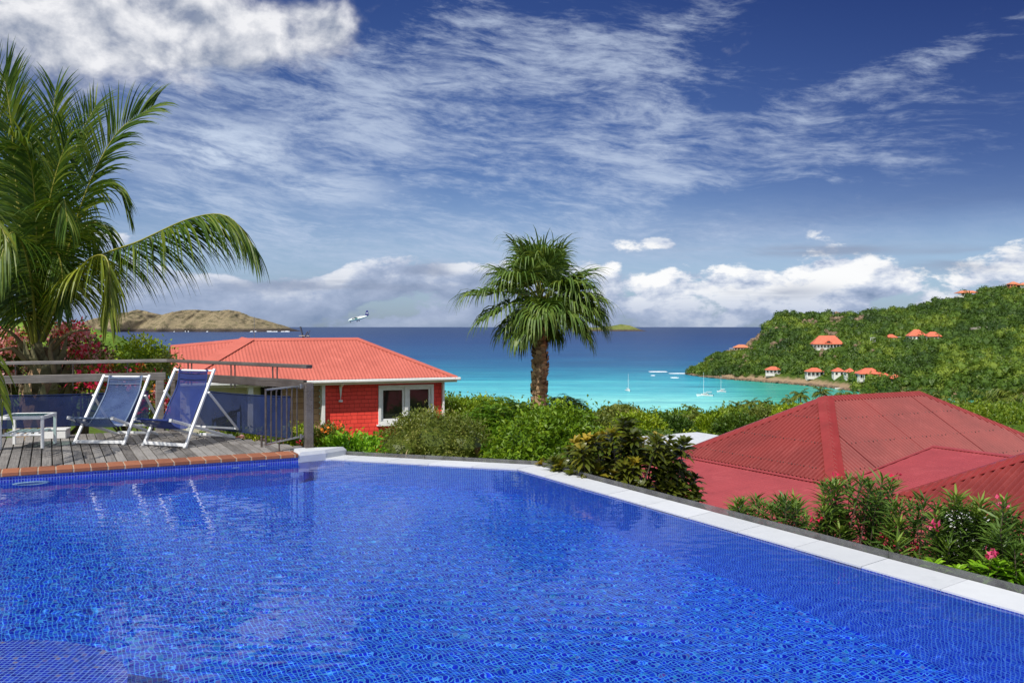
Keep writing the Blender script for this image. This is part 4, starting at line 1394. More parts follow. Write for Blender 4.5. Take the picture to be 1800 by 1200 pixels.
# ------------------------------------------------------------------ small white side table
tb = empty('side_table', (-6.07, 11.42, 0), R(10)); tag(tb, 'small white metal side table with glass top and slatted lower shelf', 'side table')
tw, td, th_ = 0.52, 0.52, 0.40
mb = MB()
for sx in (-1, 1): bevbox(mb, (sx * (tw / 2 - 0.016), 0, th_ - 0.02), (0.032, td, 0.04), 0.004)
for sy in (-1, 1): bevbox(mb, (0, sy * (td / 2 - 0.016), th_ - 0.02), (tw - 0.066, 0.032, 0.04), 0.004)
mb.build('top_frame', 'white_metal', tb)
mb = MB(); box(mb, (0, 0, th_ - 0.008), (tw - 0.068, td - 0.068, 0.008)); mb.build('glass_top', 'table_glass', tb)
for sx in (-1, 1):
    for sy in (-1, 1):
        mb = MB(); bevbox(mb, (sx * (tw / 2 - 0.018), sy * (td / 2 - 0.018), (th_ - 0.042) / 2), (0.034, 0.034, th_ - 0.042), 0.004); mb.build('leg', 'white_metal', tb)
for sy in (-1, 1):
    mb = MB(); bevbox(mb, (0, sy * (td / 2 - 0.018), 0.17), (tw - 0.072, 0.022, 0.026), 0.003); mb.build('stretcher', 'white_metal', tb)
for k in range(5):
    mb = MB(); bevbox(mb, (-0.17 + k * 0.085, 0, 0.192), (0.05, td - 0.03, 0.014), 0.003); mb.build('shelf_slat', 'white_metal', tb)
# white box on the deck behind the table
wb = empty('storage_box', (-6.15, 12.28, 0), R(12)); tag(wb, 'low white storage box on the deck behind the side table', 'box')
mb = MB(); bevbox(mb, (0, 0, 0.055), (0.30, 0.22, 0.11), 0.008); mb.build('box_body', 'white_paint', wb)
mb = MB(); bevbox(mb, (0, 0, 0.122), (0.32, 0.24, 0.022), 0.006); mb.build('box_lid', 'white_paint', wb)

# ------------------------------------------------------------------ the red house below the deck
HU = unit(np.array((0.9206, 0.3905)))
house = empty('red_house', (-1.47, 24.8, 0), math.atan2(HU[1], HU[0]))
tag(house, 'red shingled house with coral corrugated roof and white window below the deck', 'house')
EZ = 0.135; RZ = 1.175; RD = 2.145
def hb(mb, name, mat, par=house, smooth=False): return mb.build(name, mat, par, smooth)
wy = 0.32                        # the wall stands back under the eave
x0, x1 = -7.1, -0.36
GZ = -2.9
# front wall around its openings (x: door -3.75..-3.25, window -2.1..-0.66)
wx0, wx1, wz0, wz1 = -2.14, -0.60, -1.10, -0.064
wt = EZ - 0.09
xl = -3.57
mb = MB()
def wallbox(a, b, z0, z1): box(mb, ((a + b) / 2, wy + 0.09, (z0 + z1) / 2), (b - a, 0.18, z1 - z0))
wallbox(xl, wx0, GZ, wt); wallbox(wx0, wx1, GZ, wz0); wallbox(wx0, wx1, wz1, wt); wallbox(wx1, x1, GZ, wt)
box(mb, (x1 - 0.09, wy + 1.82, (GZ + wt) / 2), (0.18, 3.28, wt - GZ))
hb(mb, 'wall', 'shingle_red')
mb = MB()
box(mb, (-6.05, wy + 0.75, (GZ + wt) / 2), (2.3, 0.15, wt - GZ), var=0.5)
box(mb, (-5.4, wy + 3.2, (GZ + wt) / 2), (3.3, 0.15, wt - GZ), var=0.5)
hb(mb, 'porch_wall', 'wall_cream')
mb = MB(); box(mb, (-4.35, wy + 0.62, (GZ + wt) / 2), (1.5, 0.10, wt - GZ)); hb(mb, 'porch_opening', 'dark_inside')
mb = MB()
for i in range(19):
    z = GZ + 0.1 + i * 0.15
    if z < wt - 0.1:
        bevbox(mb, (-4.15, wy + 0.16, z), (1.00, 0.025, 0.142), 0.004, None, random.Random(i).random())
dr = hb(mb, 'board_door', 'wood_brown')
mb = MB(); bevbox(mb, (-4.50, wy + 0.13, -1.0), (0.03, 0.05, 0.16), 0.004); mb.build('handle', 'steel', dr)
mb = MB()
bevbox(mb, (xl - 0.045, wy + 0.02, (GZ + wt) / 2), (0.085, 0.26, wt - GZ), 0.006); hb(mb, 'corner_trim', 'white_paint'); mb = MB()
bevbox(mb, (x1 + 0.022, wy + 0.02, (GZ + wt) / 2), (0.05, 0.27, wt - GZ), 0.006)
hb(mb, 'corner_trim', 'white_paint')
for xx in (-5.45, -6.9):
    mb = MB(); bevbox(mb, (xx, wy - 0.1, (GZ + wt) / 2), (0.13, 0.13, wt - GZ), 0.008); hb(mb, 'porch_post', 'white_paint')
# window: frame, two sashes with panes, sill
mb = MB()
fw = 0.075
for a, b, z0, z1 in ((wx0, wx1, wz1 - fw, wz1), (wx0, wx1, wz0, wz0 + fw), (wx0, wx0 + fw, wz0 + fw, wz1 - fw), (wx1 - fw, wx1, wz0 + fw, wz1 - fw), ((wx0 + wx1) / 2 - 0.045, (wx0 + wx1) / 2 + 0.045, wz0 + fw, wz1 - fw)):
    bevbox(mb, ((a + b) / 2, wy - 0.005, (z0 + z1) / 2), (b - a - 0.002, 0.09, z1 - z0 - 0.002), 0.006)
win = hb(mb, 'window', 'white_paint')
for k in (0, 1):
    a = wx0 + fw if k == 0 else (wx0 + wx1) / 2 + 0.045
    b = (wx0 + wx1) / 2 - 0.045 if k == 0 else wx1 - fw
    mb = MB()
    z0, z1 = wz0 + fw, wz1 - fw
    sw = 0.062
    for c, d_, e, f in ((a, b, z1 - sw, z1), (a, b, z0, z0 + sw), (a, a + sw, z0 + sw, z1 - sw), (b - sw, b, z0 + sw, z1 - sw)):
        bevbox(mb, ((c + d_) / 2, wy + 0.025, (e + f) / 2), (d_ - c - 0.004, 0.05, f - e - 0.004), 0.005)
    mb.build('sash', 'white_paint', win)
    mb = MB(); box(mb, ((a + b) / 2, wy + 0.036, (z0 + z1) / 2), (b - a - 2 * sw, 0.008, z1 - z0 - 2 * sw)); mb.build('pane', 'window_glass', win)
mb = MB(); bevbox(mb, ((wx0 + wx1) / 2, wy - 0.03, wz0 - 0.025), (wx1 - wx0 + 0.10, 0.16, 0.04), 0.006); mb.build('sill', 'white_paint', win)
# roof
C0 = (-7.32, 0, EZ); C1 = (0, 0, EZ); C2 = (0, 2 * RD, EZ); C3 = (-7.32, 2 * RD, EZ)
R1 = (-5.28, RD, RZ); R2 = (-2.25, RD, RZ); GB = (-7.25, RD, 1.00)
mb = MB()
corrugated(mb, [C0, C1, R2, R1], (0, 1, 0.48), 0.090, 0.0055)
corrugated(mb, [C1, C2, R2], (-1, 0, 0.46), 0.090, 0.0055)
corrugated(mb, [C0, R1, GB], (0, 1, 0.45), 0.090, 0.0055)
slab(mb, [GB, R1, (-5.28, 2 * RD, EZ), C3], 0.01)
slab(mb, [R1, R2, C2, (-5.28, 2 * RD, EZ)], 0.01)
roof = hb(mb, 'roof', 'roof_coral')
def dn(a, b): return np.asarray(b, float) - np.asarray(a, float)
mb = MB()
capstrip(mb, R1, R2, (0, -1, -0.48), (0, 1, -0.48), 0.15, 0.016)
capstrip(mb, R2, C1, (-1, -0.1, 0), (0, 1, -0.3), 0.15, 0.016)
capstrip(mb, R1, C0, (1, -0.2, 0), (-1, 0.6, 0.1), 0.20, 0.016)
capstrip(mb, R1, GB, (0, -1, -0.45), (0, 1, -0.45), 0.15, 0.016)
capstrip(mb, GB, (C0[0] + 0.03, 0.0, EZ), (1, 0, 0), (0.2, 0, -1), 0.10, 0.018)
mb.build('ridge_cap', 'roof_coral', roof)
# gutter and fascia
mb = MB()
beam(mb, (-7.3, -0.045, EZ - 0.045), (0.06, -0.045, EZ - 0.045), 0.09, 0.075, bev=0.016)
hb(mb, 'gutter', 'white_paint')
mb = MB(); beam(mb, (-7.25, 0.03, EZ - 0.075), (-0.02, 0.03, EZ - 0.075), 0.03, 0.13); beam(mb, (-0.035, 0.05, EZ - 0.08), (-0.035, 2 * RD, EZ - 0.08), 0.03, 0.13); hb(mb, 'fascia', 'wall_cream')
mb = MB(); box(mb, (-3.65, 2.2, EZ - 0.035), (7.1, 4.2, 0.03)); hb(mb, 'soffit', 'wall_cream')
mb = MB(); tube(mb, [(-3.16, 0.0, EZ - 0.09), (-3.16, 0.10, EZ - 0.15), (-3.16, wy - 0.06, EZ - 0.20), (-3.16, wy - 0.06, EZ - 0.58)], 0.042, 10); lathe(mb, [(0.055, 0), (0.055, 0.05)], (-3.16, wy - 0.06, EZ - 0.60), 10)
hb(mb, 'downpipe', 'white_paint')
mb = MB(); box(mb, (-3.7, 2.4, GZ - 0.1), (7.6, 4.6, 0.2)); hb(mb, 'plinth', 'concrete')
# masts behind the ridge
ma = empty('aerial_mast', tuple(at(447, 600, 26.6))); tag(ma, 'thin white aerial mast rising behind the coral roof ridge', 'aerial mast')
mb = MB(); tube(mb, [(0, 0, -0.6), (0, 0, 0.72)], 0.008, 6); mb.build('pole', 'steel', ma)
mb = MB(); lathe(mb, [(0.035, 0), (0.03, 0.05)], (0, 0, 0.0), 8); mb.build('clamp', 'steel', ma)
ra = empty('panel_rack', tuple(at(535, 598, 26.8))); tag(ra, 'dark slanted metal rack standing behind the coral roof ridge', 'rack')
mb = MB()
beam(mb, (-0.10, 0, -0.35), (0.04, 0, 0.17), 0.0, 0.0) if False else None
beam(mb, (0.06, 0, -0.3), (-0.14, 0.1, 0.40), 0.05, 0.03); beam(mb, (-0.10, 0, -0.1), (0.10, 0, 0.26), 0.05, 0.03); beam(mb, (-0.02, 0, -0.15), (0.16, 0.05, 0.30), 0.04, 0.02)
mb.build('slant_panel', 'hull_dark', ra)
mb = MB(); tube(mb, [(0.14, 0, -0.5), (0.14, 0, 0.14)], 0.016, 6); tube(mb, [(-0.16, 0, 0.13), (0.16, 0, 0.13)], 0.012, 6); mb.build('upright', 'rod_metal', ra)

# ------------------------------------------------------------------ the dark red roofs on the right
th = R(29.3)
e1 = np.array((-math.sin(th), math.cos(th), 0)); e2 = np.array((math.cos(th), math.sin(th), 0)); ez = np.array((0, 0, 1.0))
K = np.array((5.70, 16.0, -1.26)); a_ = 2.19; RISE = 1.30
P0 = K + a_ * (e1 + e2) + ez * RISE; Q0 = P0 + e2 * 3.0
L0 = K + 2 * a_ * e1; Rr = Q0 + a_ * (e2 - e1) - ez * RISE; Rb = Rr + 2 * a_ * e1
pav = empty('hip_roof_pavilion', tuple(K)); tag(pav, 'building with large dark red corrugated hip roof right of the pool', 'building')
def pb(mb, name, mat, root, par=None):
    o = mb.build(name, mat)
    if par is None:
        return place(o, root)
    o.parent = par
    return o
mb = MB()
corrugated(mb, [K, L0, P0], e2 + ez * RISE / a_, 0.100, 0.026)
corrugated(mb, [K, P0, Q0, Rr], e1 + ez * RISE / a_, 0.100, 0.026)
slab(mb, [L0, P0, Q0, Rb], 0.012); slab(mb, [Rr, Q0, Rb], 0.012)
r1o = pb(mb, 'roof', 'roof_red', pav)
mb = MB()
capstrip(mb, P0, K, e1 - e2 * 0.2, e2 - e1 * 0.2, 0.17, 0.020)
capstrip(mb, P0, L0, -e1, e1 - ez * 0.3, 0.17, 0.020)
capstrip(mb, P0, Q0, -e1 - ez * 0.6, e1 - ez * 0.6, 0.17, 0.020)
capstrip(mb, Q0, Rr, -e2, e2 - ez * 0.3, 0.17, 0.020)
c1o = pb(mb, 'ridge_cap', 'cap_red', pav)
# sheet laps and rows of fixings
mb = MB()
for t in (0.18, 0.42, 0.64, 0.86):
    b0 = K + e2 * (2 * a_ + 3.0) * t; f = min(1.0, (2 * a_ + 3.0) * t / a_, (2 * a_ + 3.0) * (1 - t) / a_)
    beam(mb, b0 + ez * 0.016 + e1 * 0.05 + ez * 0.03, b0 + (e1 * a_ + ez * RISE) * f * 0.95 + ez * 0.016, 0.006, 0.006)
pb(mb, 'sheet_lap', 'cap_red', pav)
mb = MB()
rs = np.random.default_rng(4)
for hh in (0.12, 0.40, 0.70):
    for i in range(60):
        s_ = (i + 0.5) / 60
        for (A_, B_, up_, ln) in ((K, L0, e2 * a_ + ez * RISE, 2 * a_), (K, Rr, e1 * a_ + ez * RISE, 2 * a_ + 3.0)):
            x = s_ * ln
            if min(x, ln - x) / a_ > hh + 0.1:
                q = A_ + (B_ - A_) * s_ + up_ * hh
                n_ = unit(np.cross(B_ - A_, up_)); n_ = n_ if n_[2] > 0 else -n_
                lathe(mb, [(0.012, 0.0), (0.010, 0.012)], tuple(q + n_ * 0.012), 5)
pb(mb, 'roof_fixings', 'rod_metal', pav)
# low skirt roof in front, link roof between the two hips
SKP = 0.15
A0 = L0 + e1 * 0.5 - ez * 0.035; A1 = K - e1 * 1.22 - ez * 0.035
B0 = A0 - e2 * 2.3 - ez * 2.3 * SKP; B1 = A1 - e1 * 4.0 - e2 * 2.3 - ez * 2.3 * SKP
mb = MB()
corrugated(mb, [A0 + e2 * 0.12 + ez * 0.018, A1 - e1 * 4.0 + e2 * 0.12 + ez * 0.018, B1, B0], -e2 - ez * SKP, 0.096, 0.006)
sk = pb(mb, 'skirt_roof', 'skirt_red', pav)
s3 = 3.5; pit = 0.105
T0 = K + e2 * s3 + ez * pit * s3
mb = MB()
W0 = K - e1 * 1.20
corrugated(mb, [K + e1 * 0.0, W0, W0 + e2 * s3 + ez * pit * s3, T0 + e1 * 0.60], e2 + ez * pit, 0.080, 0.004)
pb(mb, 'link_roof', 'skirt_red', pav)
mb = MB()
capstrip(mb, T0 + e1 * 0.60 + ez * 0.01, W0 + e2 * s3 + ez * pit * s3 + ez * 0.01, -e2 - ez * 0.1, e2 - ez * 0.4, 0.14, 0.012)
beam(mb, K + ez * 0.03 - e1 * 0.05 + e2 * 0.1, T0 + e1 * 0.58 + ez * 0.012, 0.05, 0.012)
capstrip(mb, A0 + e2 * 0.02 + ez * 0.02, A1 - e1 * 4 + e2 * 0.02 + ez * 0.02, e2 * 0.2 - ez * 0.01, -e2 - ez * SKP, 0.10, 0.012)
pb(mb, 'flashing', 'skirt_red', pav)
# second hip, nearer the right edge of the picture
W2 = W0 - e1 * 0.02 + ez * 0.012; a2 = 3.0; rise2 = a2 * RISE / a_ * 0.92
P2 = W2 + a2 * (e2 - e1) + ez * rise2; W3 = W2 - 2 * a2 * e1; Q2 = P2 + e2 * 3
mb = MB()
corrugated(mb, [W2, P2, W3], e2 + ez * rise2 / a2, 0.100, 0.026)
slab(mb, [W2, W2 + e2 * (a2 + 3), Q2, P2], 0.012)
pb(mb, 'roof', 'roof_red', pav)
mb = MB()
capstrip(mb, P2, W2 - (e2 - e1) * 0.12 - ez * 0.1, -e1 - e2 * 0.2, e1 * 0.6 + e2 * 0.5 - ez * 0.1, 0.20, 0.022)
pb(mb, 'ridge_cap', 'cap_red', pav)
mb = MB()
for q in (K + e1 * a_ + e2 * 2.7, K - e1 * 3.2 + e2 * 2.7):
    box(mb, tuple(q - ez * 1.55), (4.9, 3.9, 2.75), [e2, e1, ez])
pb(mb, 'wall', 'wall_cream', pav)
# flat white roof behind
fr = empty('flat_roof_building', tuple(at(1215, 790, 27))); tag(fr, 'low building with flat white roof behind the dark shrub', 'building')
fc = np.array(at(1222, 778, 28.0))
mb = MB(); bevbox(mb, fc - np.array((0.15, -0.8, 0.06)), (3.2, 2.6, 0.16), 0.02, [e2, e1, ez]); place(mb.build('flat_roof', 'coping_white'), fr)
mb = MB(); box(mb, fc - np.array((0.15, -0.8, 1.35)), (2.9, 2.3, 2.4), [e2, e1, ez]); place(mb.build('wall', 'wall_white'), fr)
# white vent cowl among the oleanders
vc = empty('vent_cowl', tuple(at(1693, 930, 7.4))); tag(vc, 'rounded white cowl half hidden behind the pink oleander', 'vent cowl')
mb = MB(); lathe(mb, [(0.20, -0.5), (0.20, 0.0), (0.235, 0.02), (0.235, 0.05), (0.19, 0.10), (0.10, 0.135), (0.0, 0.145)], (0, 0, 0), 20); mb.build('cowl', 'white_paint', vc, smooth=False)
mb = MB(); lathe(mb, [(0.10, -1.1), (0.10, -0.5)], (0, 0, 0), 12); mb.build('pipe', 'white_paint', vc)

# ------------------------------------------------------------------ coconut palm behind the railing
def frond(rng, spine, n, Lf, wf, rach=0.022, hang=0.55, mats=('leaf_palm', 'rachis'), parent=None, name='frond', start=0.16, spread=0.9, var0=0.0, varm=1.0, twist=0.0, face=None):
    """pinnate leaf: a tapering rachis and two ranks of long leaflets that hang under their weight"""
    S_ = catmull(spine, 160)
    al = np.concatenate([[0], np.cumsum(np.linalg.norm(np.diff(S_, axis=0), axis=1))])
    S_ = np.stack([np.interp(np.linspace(0, al[-1], 40), al, S_[:, k_]) for k_ in range(3)], 1)
    T = unit(np.gradient(S_, axis=0))
    mb = MB()
    tube(mb, S_, np.linspace(rach, 0.004, 40), 5, 0.6, 1)
    u = np.linspace(start, 0.995, n)
    idx = u * 39; i0 = np.minimum(idx.astype(int), 38); fr_ = (idx - i0)[:, None]
    P = S_[i0] * (1 - fr_) + S_[i0 + 1] * fr_; t = unit(T[i0] * (1 - fr_) + T[i0 + 1] * fr_)
    up = np.array((0, 0, 1.0))
    side = unit(np.cross(t, up if face is None else np.asarray(face, float)) + 1e-6)
    nrm = np.cross(side, t)
    env = np.sin(np.clip((u - start) / (1 - start), 0, 1) * math.pi * 0.86 + 0.35) ** 0.7
    for sg in (-1, 1):
        k = len(u)
        L = Lf * (0.45 + 0.55 * np.clip(env, 0, 1)) * rng.uniform(0.85, 1.12, k)
        ang = np.interp(u, [start, 1.0], [1.12, 0.42]) + rng.normal(0, 0.07, k)
        d = side * sg * (np.sin(ang) * spread)[:, None] + t * np.cos(ang)[:, None] + nrm * (0.28 + twist + rng.normal(0, 0.06, k))[:, None]
        d = unit(d)
        if hang > 0.6:
            d = unit(d - up * (1.5 * (hang - 0.35)) * rng.uniform(0.7, 1.2, (k, 1)))
        K_ = 6
        C = np.zeros((k, K_, 3)); C[:, 0] = P
        cur = d.copy()
        for j in range(1, K_):
            C[:, j] = C[:, j - 1] + cur * (L / (K_ - 1))[:, None]
            cur = unit(cur + np.array((0, 0, -1.0)) * (min(hang, 0.55) * (0.30 + 0.28 * j) * rng.uniform(0.7, 1.3, k))[:, None] * 0.55)
        wd = np.array([0.55, 1.0, 0.95, 0.75, 0.45, 0.06])[None, :] * wf * rng.uniform(0.8, 1.15, k)[:, None]
        fold = unit(np.cross(C[:, -1] - C[:, 0], np.array((0, 0, 1.0)) + rng.normal(0, 0.5, (k, 3))))
        # leaf blade stands roughly in the plane of the rachis
        bl = unit(t - d * np.sum(t * d, 1)[:, None]) * 0.7 + fold * 0.45
        strips(mb, C, wd, unit(bl), np.clip(rng.uniform(0, 1, k) * varm + var0, 0, 1), 0)
    o = mb.build(name, list(mats), parent)
    return o
plain('rachis', (0.30, 0.28, 0.05), (0.20, 0.20, 0.03), 5, 0.45, 0.3)
plain('rachis_dry', (0.24, 0.18, 0.10), (0.15, 0.11, 0.07), 5, 0.8, 0.2)

def W(pts, d0=15.5):
    return [at(*(p if len(p) == 3 else (p[0], p[1], d0))) for p in pts]

rg = np.random.default_rng(21)
cpz = at(72, 640, 15.5)
palm = empty('coconut_palm', (cpz.x, cpz.y, -0.55))
tag(palm, 'young coconut palm with long arching fronds rising behind the left railing', 'palm tree')
# swollen trunk of old leaf bases
mb = MB()
prof = [(-0.2, 0.40), (0.15, 0.42), (0.5, 0.40), (0.85, 0.36), (1.15, 0.30), (1.4, 0.22), (1.7, 0.16)]
tube(mb, [(cpz.x + 0.02 * i, cpz.y, -0.55 + z) for i, (z, r) in enumerate(prof)], [r for z, r in prof], 14, 0.4, 0, True, rg.normal(0, 0.05, (7, 14)))
place(mb.build('trunk', ['bark_palm']), palm)
mb = MB(); mf = MB()
for i in range(70):
    an = rg.uniform(0, 2 * math.pi); z = rg.uniform(0.1, 1.45)
    r = np.interp(z, [p[0] for p in prof], [p[1] for p in prof])
    o_ = np.array((math.cos(an), math.sin(an), 0)); c = np.array((cpz.x + 0.05, cpz.y, -0.55 + z)) + o_ * r * 0.92
    tp = c + o_ * rg.uniform(0.05, 0.34) + np.array((0, 0, rg.uniform(0.28, 0.62)))
    sd = np.array((-o_[1], o_[0], 0))
    C = np.array([[c, c * 0.5 + tp * 0.5 + o_ * 0.05, tp]])
    strips(mb, C, np.array([[0.11, 0.07, 0.015]]), sd[None, :], rg.uniform())
for i in range(260):
    an = rg.uniform(0, 2 * math.pi); z = rg.uniform(0.7, 1.75)
    r = np.interp(z, [p[0] for p in prof], [p[1] for p in prof]) + 0.04
    o_ = np.array((math.cos(an), math.sin(an), 0)); c = np.array((cpz.x + 0.06, cpz.y, -0.55 + z)) + o_ * r
    d = o_ * rg.uniform(0.1, 0.5) + np.array((rg.normal(0, .3), rg.normal(0, .3), rg.uniform(-0.2, 1)))
    C = np.array([[c, c + d * 0.15, c + d * 0.28 + np.array((0, 0, -0.05))]])
    strips(mf, C, np.array([[0.010, 0.008, 0.003]]), unit(np.cross(d, (0, 0, 1)))[None, :], rg.uniform())
place(mb.build('leaf_boot', ['bark_boot']), palm); place(mf.build('fibre_mat', ['fibre']), palm)
FR = [
    ([(62, 610, 15.5), (45, 450, 15.2), (28, 320, 15.0), (20, 220, 14.9), (8, 130, 14.9)], 64, 0.95, 0.24),
    ([(66, 605, 15.5), (74, 430, 15.9), (84, 300, 16.1), (92, 215, 16.2), (98, 160, 16.3)], 64, 0.85, 0.22),
    ([(70, 605, 15.6), (100, 430, 15.9), (122, 320, 16.2), (140, 240, 16.4), (168, 188, 16.6)], 60, 0.78, 0.26),
    ([(74, 600, 15.4), (108, 480, 15.2), (150, 340, 15.0), (205, 235, 15.0), (270, 186, 15.1)], 62, 0.80, 0.34),
    ([(76, 600, 15.4), (112, 530, 15.1), (165, 458, 14.8), (245, 424, 14.5), (335, 384, 14.3), (400, 380, 14.2), (446, 432, 14.1)], 124, 0.95, 0.95),
    ([(72, 600, 15.2), (104, 525, 14.6), (140, 470, 14.2), (176, 448, 13.9), (192, 470, 13.8), (192, 552, 13.7)], 62, 0.72, 1.1),
    ([(66, 610, 15.3), (66, 480, 14.8), (62, 360, 14.3), (50, 270, 13.8), (18, 236, 13.3)], 66, 0.80, 0.55),
    ([(74, 600, 15.6), (118, 450, 15.8), (160, 345, 16.0), (200, 318, 16.1), (226, 372, 16.2)], 60, 0.72, 0.9),
    ([(58, 605, 15.4), (34, 480, 15.0), (-6, 390, 14.7), (-60, 350, 14.5), (-120, 380, 14.4)], 64, 0.85, 0.8),
    ([(58, 605, 15.4), (24, 530, 15.0), (-30, 470, 14.8), (-90, 490, 14.7)], 54, 0.8, 0.9),
    ([(60, 605, 15.8), (36, 420, 16.4), (8, 300, 17.0), (-40, 250, 17.4)], 60, 0.85, 0.45),
    ([(68, 605, 15.6), (90, 470, 16.3), (120, 400, 17.0), (150, 400, 17.5), (172, 450, 17.8)], 56, 0.8, 0.8),
    ([(64, 605, 15.2), (56, 500, 14.6), (40, 430, 14.1), (18, 410, 13.7), (-4, 470, 13.4)], 56, 0.8, 0.9),
    ([(68, 600, 15.3), (84, 480, 14.9), (100, 390, 14.5), (112, 350, 14.1), (118, 390, 13.8)], 54, 0.75, 0.8),
    ([(64, 605, 15.3), (70, 460, 15.0), (92, 330, 14.8), (118, 250, 14.7), (136, 232, 14.6)], 58, 0.80, 0.5),
    ([(62, 605, 15.3), (40, 430, 15.1), (14, 260, 15.0), (-18, 150, 15.0), (-50, 120, 15.0)], 62, 0.9, 0.3),
    ([(72, 600, 15.5), (110, 470, 15.7), (150, 400, 15.9), (180, 395, 16.0), (205, 440, 16.1)], 56, 0.75, 0.9),
    ([(58, 605, 15.2), (40, 520, 14.8), (14, 470, 14.5), (-14, 480, 14.3), (-30, 540, 14.2)], 54, 0.8, 0.9),
    ([(66, 605, 15.4), (80, 470, 15.2), (96, 440, 14.9), (108, 470, 14.6), (112, 540, 14.4)], 50, 0.62, 0.9),
    ([(62, 608, 15.5), (52, 420, 15.7), (56, 280, 15.9), (40, 205, 16.2), (20, 200, 16.4)], 58, 0.78, 0.4),
]
for i, (sp, n, L, hang) in enumerate(FR):
    yel = i in (5,)
    o = frond(rg, W(sp), int(n * 1.45), L * 1.2, 0.0155, 0.030, hang, ('leaf_palm_yellow' if yel else 'leaf_palm', 'rachis'), None, 'frond', 0.22 if i != 5 else 0.34, 0.95, -0.12 if i in (10, 11) else 0.0, 1.0, 0.0, (0.1, -0.85, 0.5) if i in (0, 1, 2, 3, 6, 10, 14, 15) else None)
    place(o, palm)
# dead frond stalks below
for pts in ([(88, 618, 15.3), (108, 596, 15.1), (130, 582, 14.9), (158, 580, 14.7)], [(48, 620, 15.3), (26, 590, 15.0), (2, 575, 14.8)], [(50, 640, 15.2), (20, 612, 14.9), (-10, 620, 14.7)], [(96, 655, 15.2), (88, 610, 15.1), (104, 590, 15.0)]):
    mb = MB(); tube(mb, catmull(W(pts), 10), np.linspace(0.045, 0.012, 10), 6); place(mb.build('dry_stalk', 'rachis_dry'), palm)

# second palm, its trunk outside the picture: tips of its fronds reach in at the left edge
YX = np.array((0.16, 0.0, 0.0))
np_ = empty('yellow_palm', (-6.65, 10.6, -0.6)); tag(np_, 'yellow green palm fronds reaching in over the deck at the left edge', 'palm tree')
mb = MB(); tube(mb, [(-6.65, 10.6, -0.6), (-6.62, 10.6, 0.3), (-6.6, 10.58, 1.0)], [0.16, 0.13, 0.10], 10); place(mb.build('trunk', ['bark_palm']), np_)
for sp in ([(-7.0, 10.55, 0.9), (-6.5, 10.0, 2.2), (-5.95, 9.6, 2.75), (-5.55, 9.35, 2.75), (-5.25, 9.2, 2.35)],
           [(-7.0, 10.55, 0.9), (-6.5, 10.0, 1.45), (-6.0, 9.7, 1.55), (-5.62, 9.5, 1.25), (-5.42, 9.4, 0.72)],
           [(-7.0, 10.55, 0.9), (-6.7, 10.1, 1.9), (-6.2, 9.7, 2.3), (-5.8, 9.4, 2.0), (-5.6, 9.3, 1.6)]):
    place(frond(rg, [np.array(q_) + YX for q_ in sp], 34, 0.50, 0.017, 0.018, 0.7, ('leaf_palm_yellow', 'rachis'), None, 'frond', 0.2, 1.0), np_)

plain('bark_scar', (0.60, 0.40, 0.22), (0.16, 0.09, 0.055), 5, 0.85, 0.15, 0.4, varmix=0.75)
# ------------------------------------------------------------------ fan palm in the middle
fp = at(950, 700, 18.0)
fan = empty('fan_palm', (fp.x, fp.y, -1.9)); tag(fan, 'fan palm with shaggy round crown and brown scaly trunk beside the red house', 'palm tree')
mb = MB()
hts = np.linspace(-1.9, 2.04, 30)
rad = np.interp(hts, [-1.9, 0.0, 0.35, 1.0, 1.5, 1.90], [0.150, 0.138, 0.140, 0.122, 0.105, 0.08])
tube(mb, [(fp.x - 0.03 + 0.03 * math.sin(h * 1.2), fp.y, h) for h in hts], rad, 16, 0.4, 0, True, rg.normal(0, 0.035, (30, 16)))
place(mb.build('trunk', ['bark_palm']), fan)
mb = MB()
for i in range(620):
    z = rg.uniform(-1.7, 1.7); an = i * 2.399
    r = np.interp(z, hts, rad); o_ = np.array((math.cos(an), math.sin(an), 0)); sd = np.array((-o_[1], o_[0], 0))
    c = np.array((fp.x - 0.03 + 0.03 * math.sin(z * 1.2), fp.y, z)) + o_ * (r - 0.008)
    big = 1.0 if z < 0.15 else 1.7
    tp = c + o_ * rg.uniform(0.015, 0.042) * big + np.array((0, 0, rg.uniform(0.03, 0.075) * big)) + sd * rg.normal(0, 0.02)
    strips(mb, np.array([[c, (c + tp) / 2 + o_ * 0.012, tp]]), np.array([[0.05, 0.045, 0.022]]) * big ** 0.5, sd[None, :], rg.uniform())
place(mb.build('leaf_scar', ['bark_scar']), fan)
